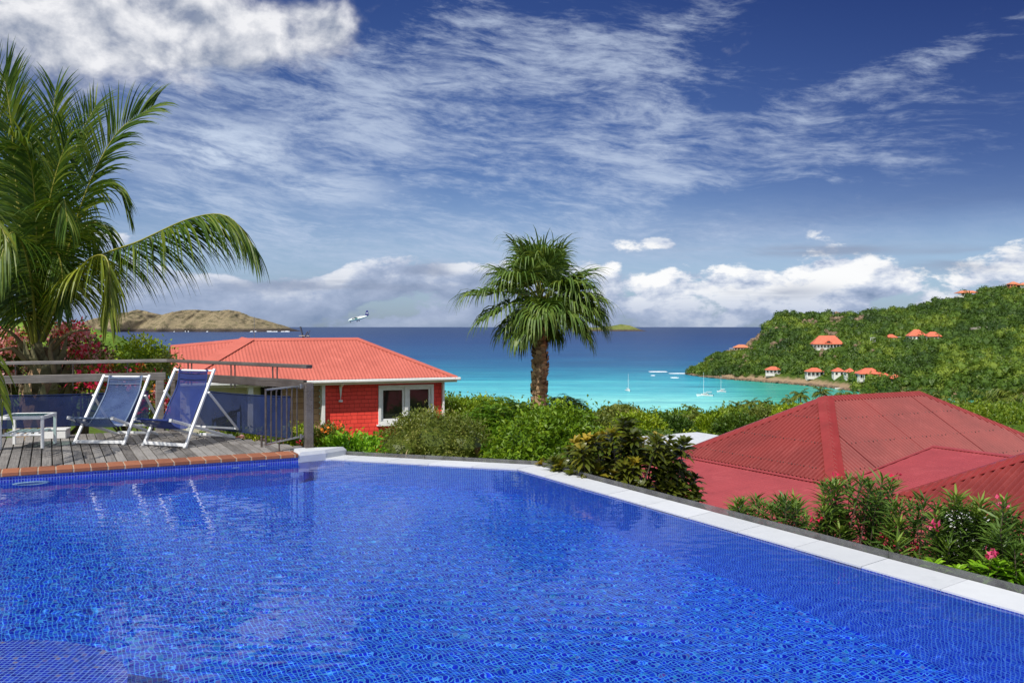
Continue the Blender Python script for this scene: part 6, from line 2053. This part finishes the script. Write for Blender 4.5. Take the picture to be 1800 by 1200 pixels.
# ------------------------------------------------------------------ houses across the bay
HOUSE_CLEAR = []
def hip(mb, c, w, d_, h, ov, ax, ridge=0.35, mat=0):
    """hip roof with eaves; c = centre of the eave plane"""
    a, b = w / 2 + ov, d_ / 2 + ov
    rl = max(0.05, (w - d_) / 2 + ridge)
    L = [(-a, -b, 0), (a, -b, 0), (a, b, 0), (-a, b, 0), (-rl, 0, h), (rl, 0, h), (-a, -b, -0.25), (a, -b, -0.25), (a, b, -0.25), (-a, b, -0.25)]
    V = [np.asarray(c) + ax[0] * p[0] + ax[1] * p[1] + np.array((0, 0, p[2])) for p in L]
    mb.add(V, [[0, 1, 5, 4], [1, 2, 5], [2, 3, 4, 5], [3, 0, 4], [6, 7, 1, 0], [7, 8, 2, 1], [8, 9, 3, 2], [9, 6, 0, 3], [9, 8, 7, 6]], 0.5, mat)
def hill_house(label, px, py, wpx, parts, rot, roof='roof_orange', wall='wall_white', clear=None, cat='house'):
    """parts: list of (offset along front in m, depth offset, width, depth, wall height, roof height, kind)"""
    q = hill_hit(px, py) - np.array((0, 0, 0.3))
    root = empty('hill_house', tuple(q)); tag(root, label, cat, 'red roofed houses on the hill across the bay')
    ax = [np.array((math.cos(rot), math.sin(rot), 0)), np.array((-math.sin(rot), math.cos(rot), 0)), np.array((0, 0, 1.0))]
    for (ox, oy, w, dp, hw, hr, kind) in parts:
        c = q + ax[0] * ox + ax[1] * oy
        if kind in ('solid', 'porch'):
            mb = MB(); box(mb, c + ax[2] * (hw / 2 - 1.5), (w, dp, hw + 3), ax, var=0.3); place(mb.build('wall', wall), root)
            nwin = max(2, int(w / 2.6))
            for k in range(nwin):
                xx = -w / 2 + w * (k + 0.5) / nwin
                mb = MB(); box(mb, c + ax[0] * xx - ax[1] * (dp / 2 + 0.02) + ax[2] * hw * 0.50, (w / nwin * 0.42, 0.10, hw * 0.50), ax); place(mb.build('window', 'dark_inside'), root)
            mb = MB(); box(mb, c - ax[0] * (w / 2 + 0.02) + ax[2] * hw * 0.5, (0.10, dp * 0.35, hw * 0.5), ax); place(mb.build('window', 'dark_inside'), root)
        if kind in ('porch', 'open'):
            pd = 2.2 if kind == 'porch' else dp
            pc = c - ax[1] * (dp / 2 + pd / 2) if kind == 'porch' else c
            mb = MB(); box(mb, pc - ax[2] * 0.9, (w, pd, 1.8), ax); place(mb.build('terrace_base', 'wall_white'), root)
            npst = max(3, int(w / 2.4))
            for k in range(npst):
                xx = -w / 2 + 0.2 + (w - 0.4) * k / (npst - 1)
                mb = MB(); box(mb, pc + ax[0] * xx - ax[1] * (pd / 2 - 0.15) + ax[2] * hw / 2, (0.28, 0.28, hw), ax); place(mb.build('post', 'white_paint'), root)
            mb = MB()
            for zz in (0.45, 0.95):
                box(mb, pc - ax[1] * (pd / 2 - 0.12) + ax[2] * zz, (w - 0.2, 0.10, 0.14), ax)
            place(mb.build('balustrade', 'white_paint'), root)
        if hr > 0:
            ov = 0.7
            if kind == 'porch':
                mb = MB(); hip(mb, c + ax[2] * (hw + 0.1) - ax[1] * 1.1, w, dp + 2.2, hr, ov, ax)
            else:
                mb = MB(); hip(mb, c + ax[2] * (hw + 0.1), w, dp, hr, ov, ax)
            place(mb.build('roof', roof), root)
        if kind == 'pergola':
            mb = MB()
            box(mb, c + ax[2] * hw, (w, dp, 0.25), ax)
            place(mb.build('pergola_beam', 'white_paint'), root)
            for k in range(4):
                mb = MB(); box(mb, c + ax[0] * (-w / 2 + 0.3 + (w - 0.6) * k / 3) + ax[2] * (hw / 2 - 1), (0.4, 0.4, hw + 1.8), ax); place(mb.build('post', 'white_paint'), root)
    HOUSE_CLEAR.append(clear or (px, py, wpx / 2 + 3, 8, 6))
    return root, q, ax
def dormer(root, q, ax, w, z, yoff, n=1):
    mb = MB()
    V = [q + ax[0] * p[0] + ax[1] * (yoff + p[1]) + ax[2] * (z + p[2]) for p in ((-w / 2, 0, 0), (w / 2, 0, 0), (0, 0, w * 0.42), (-w / 2, 2.4, 0), (w / 2, 2.4, 0), (0, 2.4, w * 0.42))]
    mb.add(V, [[0, 1, 2], [0, 2, 5, 3], [1, 4, 5, 2], [3, 5, 4]])
    place(mb.build('dormer', 'roof_orange'), root)
    mb = MB(); box(mb, q + ax[1] * (yoff - 0.03) + ax[2] * (z + w * 0.13), (w * 0.42, 0.06, w * 0.18), ax); place(mb.build('dormer_louvre', 'dark_inside'), root)

hill_house('pale house with faded pink roof on the point at the left end of the hill', 1303, 618, 38, [(0, 0, 15, 8, 4.6, 2.8, 'porch'), (-10, -1, 4, 6, 3.6, 0, 'pergola')], R(-8), 'roof_terracotta', 'wall_cream', (1300, 614, 26, 13, 11))
rt, q, ax = hill_house('large white porch house with pyramid roof and gabled dormer halfway up the hill', 1454, 612, 62, [(0, 2, 25, 10, 4.0, 7.2, 'porch')], R(-6), clear=(1454, 606, 46, 18, 20))
dormer(rt, q, ax, 6.5, 5.0, -5.6)
hill_house('small red roofed house with a long white pergola right of the large porch house', 1566, 598, 30, [(0, 0, 8, 6, 2.6, 2.6, 'solid'), (11, 0, 12, 4, 3.0, 0, 'pergola'), (-14, 0, 6, 3, 2.4, 0, 'pergola')], R(-4), clear=(1566, 595, 38, 10, 9))
hill_house('twin roofed red house at the right of the upper hill terrace', 1619, 597, 44, [(-3.5, 0, 13, 10, 3.4, 5.0, 'solid'), (9, 1, 11, 8, 3.0, 3.6, 'solid')], R(-10), clear=(1621, 592, 32, 12, 9))
hill_house('small cottage with orange roof near the rocky shore, leftmost of the lower row', 1359, 656, 30, [(0, 0, 12.0, 7, 3.2, 2.5, 'porch')], R(-14), clear=(1359, 652, 22, 11, 9))
hill_house('low orange roofed cottage second from the left near the shore', 1431, 661, 32, [(0, 0, 12.5, 7, 4.0, 2.7, 'porch')], R(-6), clear=(1431, 657, 23, 11, 10))
hill_house('narrow white house with pyramid roof, left one of the close pair by the shore', 1473, 660, 20, [(0, 0, 7.4, 7, 3.4, 2.6, 'solid')], R(-6), clear=(1473, 657, 16, 11, 9))
hill_house('narrow white house with pyramid roof, right one of the close pair by the shore', 1494, 661, 20, [(0, 0, 7.0, 7, 3.4, 2.6, 'solid')], R(-6), clear=(1494, 658, 16, 11, 9))
hill_house('wide red roofed pavilion with white porch at the right of the shore row', 1526, 665, 40, [(0, 0, 15.5, 9, 3.8, 3.8, 'porch')], R(-4), clear=(1526, 661, 28, 12, 11))
hill_house('tiny red roof right of the wide shore pavilion', 1556, 666, 14, [(0, 0, 5.0, 5, 2.2, 2.0, 'solid')], R(0), clear=(1556, 663, 12, 8, 6))
hill_house('small red roof half hidden in bushes, rightmost of the shore row', 1574, 670, 18, [(0, 0, 6.8, 6, 2.2, 2.4, 'solid')], R(-6), clear=(1575, 666, 14, 8, 6))
hill_house('open sided pavilion with pale orange roof on the hill skyline', 1700, 520, 46, [(0, 0, 21, 10, 3.0, 2.4, 'open')], R(-6), 'roof_terracotta', clear=(1700, 516, 30, 10, 5))
hill_house('terracotta roof rising among trees near the top right corner of the hill', 1781, 505, 20, [(0, 0, 9, 8, 3.4, 2.6, 'solid')], R(-6), 'roof_terracotta', 'roof_terracotta', clear=(1781, 503, 14, 8, 4))
hill_house('pale orange roof at the right edge of the hill skyline', 1800, 505, 20, [(0, 0, 10, 8, 2.6, 2.2, 'open')], R(-6), 'roof_terracotta', clear=(1800, 504, 14, 6, 4))
hill_house('small orange gable left of the skyline tree on the right hill', 1727, 508, 8, [(0, 0, 4.6, 4, 3.2, 1.8, 'solid')], R(-6), 'roof_terracotta', 'roof_terracotta', clear=(1727, 506, 8, 6, 4))
q = hill_hit(1738, 579)
mb = MB()
for k in range(14):
    u0, u1 = k / 14, (k + 1) / 14
    q0 = hill_hit(1695 + 52 * u0, 581 - 6 * u0); q1 = hill_hit(1695 + 52 * u1, 581 - 6 * u1)
    if np.linalg.norm(q1 - q0) < 12:
        beam(mb, q0 + (0, 0, 0.5), q1 + (0, 0, 0.5), 0.6, 2.2 + 0.4 * math.sin(k * 2.1))
tag(mb.build('retaining_wall', 'stone_grey'), 'grey stone retaining wall across the upper right hillside', 'wall')
HOUSE_CLEAR.append((1722, 579, 30, 3, 5))
# pier on the rocky shore
qp = np.array(at(1493, 681, 652)); qp[2] = SEA + 0.6
mb = MB(); beam(mb, qp + (-9, 4, 0), qp + (10, -3, 0), 3.0, 0.8); beam(mb, qp + (-6, 2, -1.0), qp + (-5.5, 2, 0), 0.8, 0.8)
tag(mb.build('jetty', 'concrete'), 'low pale concrete jetty on the shore below the row of cottages', 'jetty')
hill_bushes()

# boulders along the waterline
r = np.random.default_rng(430)
mb = MB()
for k in range(900):
    px = r.uniform(1206, 1510)
    ds, dr, zr = hill_params(np.array([px])); d = float(ds[0]) + r.uniform(-2.5, 9) - 2
    s_ = r.uniform(0.4, 1.5)
    blobmesh(mb, r, ((px - CX) / F * d, d, SEA + r.uniform(-0.2, 1.2)), np.array((s_ * 1.4, s_, s_ * 0.8)), 0, 1, 0.3, r.uniform())
plain('shore_rock', (0.27, 0.19, 0.125), (0.11, 0.082, 0.060), 0.3, 0.9, 0.1, varmix=0.6)
stuff(mb.build('shore_rocks', 'shore_rock'), 'brown boulders along the waterline of the wooded hill', 'rocks')
mb = MB()
k = 0
while k < 420:
    px = r.uniform(1225, 1545); t = r.uniform(0.25, 1.0)
    ds, dr, zr = hill_params(np.array([px])); d = float(ds[0] + (dr[0] - ds[0]) * t)
    if vnoise(px * 0.045, d * 0.03, 77) < 0.75:
        continue
    s_ = r.uniform(0.8, 2.6)
    blobmesh(mb, r, ((px - CX) / F * d, d, float(hill_z(np.array([px]), np.array([d]))[0]) + s_ * 0.2), np.array((s_ * 1.2, s_, s_ * 1.1)), 0, 1, 0.35, r.uniform())
    k += 1
stuff(mb.build('cliff_rocks', 'shore_rock'), 'brown rock outcrops showing between the bushes of the wooded hill', 'rocks')
# breaking waves off the point and along the far island
def surf_patch(label, px0, px1, py, depth, seed):
    r = np.random.default_rng(seed)
    d = F * (CH - SEA) / (py - HZ)
    mb = MB()
    n = 26
    for row in range(3):
        xs = np.linspace((px0 - CX) / F * d, (px1 - CX) / F * d, n)
        top = []; bot = []
        for k, x in enumerate(xs):
            e = math.sin(math.pi * k / (n - 1)) ** 0.5
            yy_ = d + row * depth * 0.35 + r.normal(0, depth * 0.06)
            hh = (0.55 - row * 0.15) * e * r.uniform(0.6, 1.1)
            bot.append((x, yy_ - depth * 0.25 * e, SEA + 0.02)); top.append((x, yy_, SEA + 0.05 + hh))
        V = bot + top + [(t[0], t[1] + depth * 0.3, SEA + 0.02) for t in top]
        mb.add(V, [[i, i + 1, n + i + 1, n + i] for i in range(n - 1)] + [[n + i, n + i + 1, 2 * n + i + 1, 2 * n + i] for i in range(n - 1)])
    stuff(mb.build('surf', 'foam'), label, 'surf')
surf_patch('long white breaker off the rocky point', 1142, 1174, 653.5, 12, 1)
surf_patch('white breaker running up to the rocky point', 1177, 1210, 656.5, 8, 2)
surf_patch('short white breaker in front of the rocky point', 1180, 1194, 664, 8, 3)
surf_patch('thin foam patch below the long breaker', 1144, 1152, 660, 3, 4)
mbf = MB()
for k in range(60):
    px = 250 + 262 * r.uniform() ** 0.6
    d = 7920 + r.normal(0, 25) - (px - 250) * 0.15
    x = (px - CX) / F * d
    s_ = r.uniform(3, 16)
    V = [(x - s_, d, SEA + 0.2), (x + s_, d, SEA + 0.2), (x + s_ * 0.8, d + 2, SEA + r.uniform(4, 9)), (x - s_ * 0.7, d + 2, SEA + r.uniform(3, 7)), (x, d + 12, SEA + 0.2)]
    mbf.add(V, [[0, 1, 2, 3], [1, 4, 2], [4, 0, 3], [2, 4, 3]])
stuff(mbf.build('island_surf', 'foam'), 'thin line of white surf along the foot of the brown island', 'surf')

# ------------------------------------------------------------------ palms by the beach
def make_shore_palm(h, seed):
    r = np.random.default_rng(seed)
    root = empty('shore_palm', (0, 0, 0))
    mb = MB()
    lean = r.normal(0, 0.06, 2)
    C = catmull([(0, 0, -1), (lean[0] * h * 0.3, lean[1] * h * 0.3, h * 0.5), (lean[0] * h, lean[1] * h, h)], 10)
    tube(mb, C, np.linspace(0.22, 0.13, 10), 6); mb.build('trunk', 'bark_palm', root)
    mb = MB()
    for k in range(22):
        a = 2 * math.pi * k / 22 + r.normal(0, 0.2); e = r.uniform(-0.35, 1.2)
        d = np.array((math.cos(a) * math.cos(e), math.sin(a) * math.cos(e), math.sin(e)))
        Lp = r.uniform(2.4, 3.2)
        q = [C[-1]]; cur = d
        for j in range(8):
            q.append(q[-1] + cur * Lp / 8); cur = unit(cur + np.array((0, 0, -0.20)))
        q = np.array(q); T = unit(np.gradient(q, axis=0)); sd = unit(np.cross(T, (0, 0, 1.0)))
        for sg in (-1, 1):
            for rep_ in range(2):
                P = q[1:] - T[1:] * rep_ * Lp / 16
                D = sd[1:] * sg * 0.8 + T[1:] * 0.5 + np.array((0, 0, -0.55)) + r.normal(0, 0.12, (8, 3))
                leaves(mb, P, D, 0.75 * np.array([0.7, 0.9, 1, 1, 1, 0.9, 0.8, 0.6]), 0.17, r, 0, 0.1, 0.2, None, 0.5)
    mb.build('crown', 'leaf_shore_palm', root)
    return root
pro = [make_shore_palm(h, 440 + i) for i, h in enumerate((7.5, 6.0, 9.0))]
PALMS = [
    (1409, 684, 330, 'coconut palm standing clear against the green water left of the red roof peak'),
    (1441, 680, 330, 'coconut palm just left of the peak of the red roof against the water'),
    (1385, 694, 340, 'short coconut palm among trees left of the two tall palms'),
    (1345, 700, 320, 'low palm on the beach below the anchored cabin sailboat'),
    (1213, 712, 300, 'palm with pale crown at the edge of the woodland under the largest sailboat'),
    (1088, 704, 280, 'palm crown peeking above the woodland below the small sailboat'),
    (1322, 700, 350, 'palm in the beach grove left of the red roof slope'),
    (1296, 706, 330, 'palm in the beach grove below the small sailboat at the right'),
    (1565, 690, 300, 'coconut palm right behind the ridge of the red hip roof'),
    (1600, 688, 290, 'coconut palm behind the right end of the red roof ridge'),
    (1640, 690, 240, 'coconut palm above the right hip of the red roof'),
    (1668, 700, 220, 'tall palm right of the red roof hip beside the grove'),
    (1700, 694, 230, 'pale palm in the middle of the right-hand grove'),
    (1735, 688, 200, 'tall coconut palm in the right-hand grove with long trunk'),
    (1762, 684, 170, 'large coconut palm near the right edge with drooping crown'),
    (1785, 676, 150, 'nearest coconut palm of the grove at the right edge'),
    (1722, 712, 210, 'lower palm under the tall ones in the right-hand grove'),
    (1480, 684, 360, 'coconut palm on the beach just above the red roof ridge'),
    (1530, 686, 360, 'coconut palm by the shore below the wide pavilion'),
    (1500, 690, 350, 'squat palm on the beach above the middle of the roof ridge'),
    (1655, 712, 190, 'short palm close behind the right slope of the red roof'),
    (1800, 700, 130, 'palm crown cut by the right edge of the picture'),
]
for i, (px, ty_, d, lab) in enumerate(PALMS):
    p = pro[i % 3] if i < 3 else copy_tree(pro[i % 3])
    x = (px - CX) / F * d
    g = gz(x, d); h = (7.5, 6.0, 9.0)[i % 3]
    top = CH - (ty_ - HZ) / F * d
    sc = float(np.clip((top - g) / (h + 1.4), 0.5, 1.5))
    p.scale = (sc * 0.5 + 0.5,) * 2 + (sc,) if False else (sc, sc, sc)
    p.location = (x, d, top - (h + 1.4) * sc)
    p.rotation_euler = (0, 0, i * 2.1)
    tag(p, lab, 'palm tree', 'palms by the beach')

# tiny red roof seen between the trees on the slope
q = np.array(at(1211, 741, 110))
sh = empty('garden_shed', tuple(q)); tag(sh, 'tiny building with pinkish red front among the dark trees on the slope', 'shed')
mb = MB(); box(mb, q, (0.85, 0.8, 0.6)); place(mb.build('wall', 'roof_orange'), sh)
mb = MB(); box(mb, q + (0, 0, 0.345), (0.95, 0.9, 0.08)); place(mb.build('roof', 'wall_cream'), sh)

# ------------------------------------------------------------------ boats in the bay
def hullmesh(mb, L, B, H, n=14, mat=0):
    """sailing hull: pointed bow at +x, flat transom, sheer line"""
    V = []; fs = []
    for i in range(n):
        u = i / (n - 1); x = -L / 2 + L * u
        w = B / 2 * (1 - max(0, (u - 0.35) / 0.65) ** 2.2) * (0.82 + 0.18 * min(1, u / 0.35)); w = max(w, 0.03)
        sh_ = H * (0.82 + 0.35 * u * u)
        fl = 0.55 + 0.2 * (1 - u)
        for (yy_, zz_) in ((-w, sh_), (-w * 0.93, sh_ * 0.45), (-w * fl, 0.0), (0, -0.35), (w * fl, 0.0), (w * 0.93, sh_ * 0.45), (w, sh_)):
            V.append((x + (0.05 * L * u * (zz_ / H)), yy_, zz_))
    for i in range(n - 1):
        for k in range(6):
            fs.append([i * 7 + k, i * 7 + k + 1, (i + 1) * 7 + k + 1, (i + 1) * 7 + k])
        fs.append([i * 7 + 6, i * 7, (i + 1) * 7, (i + 1) * 7 + 6])
    fs.append(list(range(7)))
    mb.add(V, fs, 0.5, mat)
def sailboat(label, px, py, heading, L, B, H, mast, canopy=False, accent=False):
    d = F * (CH - SEA) / (py - HZ)
    root = empty('sailboat', ((px - CX) / F * d, d, SEA), heading); tag(root, label, 'sailboat', 'sailboats moored in the bay')
    mb = MB(); hullmesh(mb, L, B, H); mb.build('hull', 'hull_white', root)
    mb = MB(); bevbox(mb, (0.02 * L, 0, H * 0.98 + 0.28), (L * 0.42, B * 0.55, 0.55), 0.12); cab = mb.build('cabin', 'hull_white', root)
    for sy in (-1, 1):
        mb = MB(); bevbox(mb, (0.02 * L, sy * (B * 0.275 + 0.01), H + 0.32), (L * 0.30, 0.03, 0.20), 0.01); mb.build('cabin_window', 'dark_inside', cab)
    mb = MB(); tube(mb, [(L * 0.08, 0, H * 0.8), (L * 0.08, 0, mast)], [0.11, 0.06], 6); tube(mb, [(L * 0.08 - 0.9, 0, mast * 0.62), (L * 0.08, 0, mast * 0.62)], 0.03, 5) ; tube(mb, [(L * 0.08, -B * 0.28, mast * 0.6), (L * 0.08, B * 0.28, mast * 0.6)], 0.04, 5); mb.build('mast', 'white_metal', root)
    mb = MB(); tube(mb, [(L * 0.08, 0, H + 1.15), (-L * 0.38, 0, H + 1.2)], 0.14, 8); mb.build('boom_cover', 'white_paint' if not accent else 'hull_white', root)
    mb = MB(); tube(mb, [(L * 0.08, 0, mast), (L * 0.52, 0, H * 1.15)], 0.025, 4); tube(mb, [(L * 0.08, 0, mast), (-L * 0.5, 0, H * 0.85)], 0.018, 4); mb.build('stay', 'steel', root)
    if canopy:
        mb = MB(); bevbox(mb, (-L * 0.26, 0, H + 1.75), (L * 0.34, B * 0.8, 0.10), 0.03); mb.build('canopy', 'white_paint', root)
        for sx in (-L * 0.40, -L * 0.12):
            for sy in (-1, 1):
                mb = MB(); tube(mb, [(sx, sy * B * 0.36, H * 0.8), (sx, sy * B * 0.36, H + 1.72)], 0.04, 5); mb.build('canopy_pole', 'steel', root)
    if accent:
        mb = MB(); bevbox(mb, (-L * 0.20, -B * 0.42, H * 1.0), (L * 0.18, 0.25, 0.35), 0.05); mb.build('life_raft', 'roof_orange', root)
        mb = MB(); bevbox(mb, (-L * 0.545, 0, H * 0.75), (0.35, B * 0.45, 0.6), 0.08); mb.build('outboard', 'hull_dark', root)
    mb = MB(); 
    for sy in (-1, 1):
        tube(mb, [(-L * 0.45, sy * B * 0.40, H + 0.5), (0, sy * B * 0.47, H + 0.55), (L * 0.35, sy * B * 0.30, H + 0.7), (L * 0.50, 0, H + 0.9)], 0.03, 4)
    mb.build('guard_rail', 'steel', root)
    return root
sailboat('largest moored sailboat, white with canopy and a red raft on deck', 1239, 696.5, R(172), 10.0, 3.2, 1.25, 15.5, True, True)
sailboat('small white sailboat moored on the right, nearest the wooded shore', 1268.5, 689, R(168), 5.9, 2.1, 0.9, 11.5)
sailboat('white sailboat seen end on, moored left of the other two', 1104, 687.5, R(-78), 7.5, 3.0, 1.0, 12.6)

# ------------------------------------------------------------------ the landing aeroplane
D_P = 632.0
pc = np.array(at(629, 560, D_P))
plane = empty('aeroplane', tuple(pc)); tag(plane, 'small white twin propeller aeroplane descending over the sea with dark blue tail', 'aeroplane')
# local frame: x forward; build upright, then turn nose to the left, towards the viewer a little, and down
PM = (Matrix.Rotation(R(166), 4, 'Z') @ Matrix.Rotation(R(9), 4, 'Y') @ Matrix.Rotation(R(-7), 4, 'X'))
plane.rotation_euler = PM.to_euler()
def ap(mb, n, m, par=plane, smooth=False): return mb.build(n, m, par, smooth)
sec = [(7.6, 0.05, -0.35), (7.2, 0.30, -0.30), (6.2, 0.62, -0.12), (5.2, 0.86, 0.02), (4.2, 0.98, 0.10), (1.5, 1.0, 0.12), (-1.5, 1.0, 0.14), (-4.0, 0.78, 0.36), (-6.2, 0.48, 0.62), (-8.0, 0.20, 0.80)]
V = []; fs = []; vr = []
nn = 16
for (x, r_, zc) in sec:
    for k in range(nn):
        a = 2 * math.pi * k / nn
        V.append((x, r_ * math.cos(a), zc + r_ * 1.05 * math.sin(a)))
fm = {0: [], 1: []}
for i in range(len(sec) - 1):
    for k in range(nn):
        am = 2 * math.pi * (k + 0.5) / nn
        fm[1 if (math.sin(am) < -0.25) else 0].append([i * nn + k, i * nn + (k + 1) % nn, (i + 1) * nn + (k + 1) % nn, (i + 1) * nn + k])
mb = MB(); mb.add(V, fm[0], 0.5, 0); mb.nv = 0; mb.f.append((np.array(fm[1]), np.full(len(fm[1]), 0.5), 1)); mb.nv = len(V)
ap(mb, 'fuselage', ['hull_white', 'plane_blue'], smooth=True)
mb = MB(); bevbox(mb, (5.0, 0, 0.72), (1.0, 1.3, 0.40), 0.1); ap(mb, 'windscreen', 'dark_inside')
mb = MB()
for k in range(6):
    for sy in (-1, 1):
        box(mb, (3.4 - k * 1.0, sy * 0.985, 0.42), (0.45, 0.04, 0.36))
ap(mb, 'cabin_window', 'dark_inside')
def wing(mb, c, span, chord, th_, taper=1.0, ax_='y'):
    P = []
    for sgn in (-1, 1):
        ch = chord * taper
        for (x, z) in ((0.5, 0), (0.2, 0.5), (-0.5, 0.05), (0.2, -0.45)):
            q = (c[0] + x * ch, c[1] + (sgn * span / 2 if ax_ == 'y' else 0) + (z * th_ if ax_ == 'z' else 0), c[2] + (z * th_ if ax_ == 'y' else sgn * span / 2))
            P.append(q)
    mb.add(P, [[0, 1, 5, 4], [1, 2, 6, 5], [2, 3, 7, 6], [3, 0, 4, 7], [3, 2, 1, 0], [4, 5, 6, 7]])
mb = MB(); wing(mb, (0.9, 0, 1.25), 19.8, 1.95, 0.30); ap(mb, 'wing', 'hull_white')
for sy in (-1, 1):
    mb = MB(); tube(mb, [(3.0, sy * 2.8, 0.98), (2.6, sy * 2.8, 0.98), (1.6, sy * 2.8, 1.0), (0.2, sy * 2.8, 1.08), (-0.6, sy * 2.8, 1.16)], [0.18, 0.40, 0.46, 0.36, 0.12], 10); en = ap(mb, 'engine', 'hull_dark')
    mb = MB(); lathe(mb, [(0.0, 0)], (0, 0, 0), 3) if False else None
    for k in range(3):
        a = 2 * math.pi * k / 3 + 0.4
        beam(mb, (3.06, sy * 2.8, 0.98), (3.06, sy * 2.8 + math.cos(a) * 1.25, 0.98 + math.sin(a) * 1.25), 0.05, 0.20, up=(1, 0, 0))
    mb.build('propeller', 'steel', en)
    mb = MB(); tube(mb, [(0.2, sy * 0.95, -0.35), (0.9, sy * 3.0, 1.1)], 0.10, 6); ap(mb, 'wing_strut', 'hull_white')
    mb = MB(); tube(mb, [(0.2, sy * 0.8, -0.6), (0.1, sy * 1.7, -1.45)], 0.12, 6); lg = ap(mb, 'landing_leg', 'hull_dark')
    mb = MB(); tube(mb, [(0.1, sy * 1.62, -1.55), (0.1, sy * 1.92, -1.55)], 0.42, 12); mb.build('wheel', 'rubber', lg)
mb = MB(); tube(mb, [(5.9, 0, -0.6), (5.9, 0, -1.45)], 0.08, 6); lg = ap(mb, 'landing_leg', 'hull_dark')
mb = MB(); tube(mb, [(5.9, -0.13, -1.55), (5.9, 0.13, -1.55)], 0.34, 10); mb.build('wheel', 'rubber', lg)
mb = MB()
V = [(-5.6, 0.10, 0.95), (-8.4, 0.06, 0.95), (-8.6, 0.05, 4.5), (-7.2, 0.05, 4.5)]
V = V + [(v[0], -v[1], v[2]) for v in V]
mb.add(V, [[0, 1, 2, 3], [7, 6, 5, 4], [0, 3, 7, 4], [1, 5, 6, 2], [2, 6, 7, 3], [0, 4, 5, 1]]); ap(mb, 'tail_fin', 'plane_blue')
mb = MB(); box(mb, (-7.55, 0, 2.75), (0.75, 0.15, 0.75)); ap(mb, 'tail_emblem', 'hull_white')
mb = MB(); wing(mb, (-7.6, 0, 1.35), 6.4, 1.35, 0.16); ap(mb, 'tailplane', 'plane_blue')
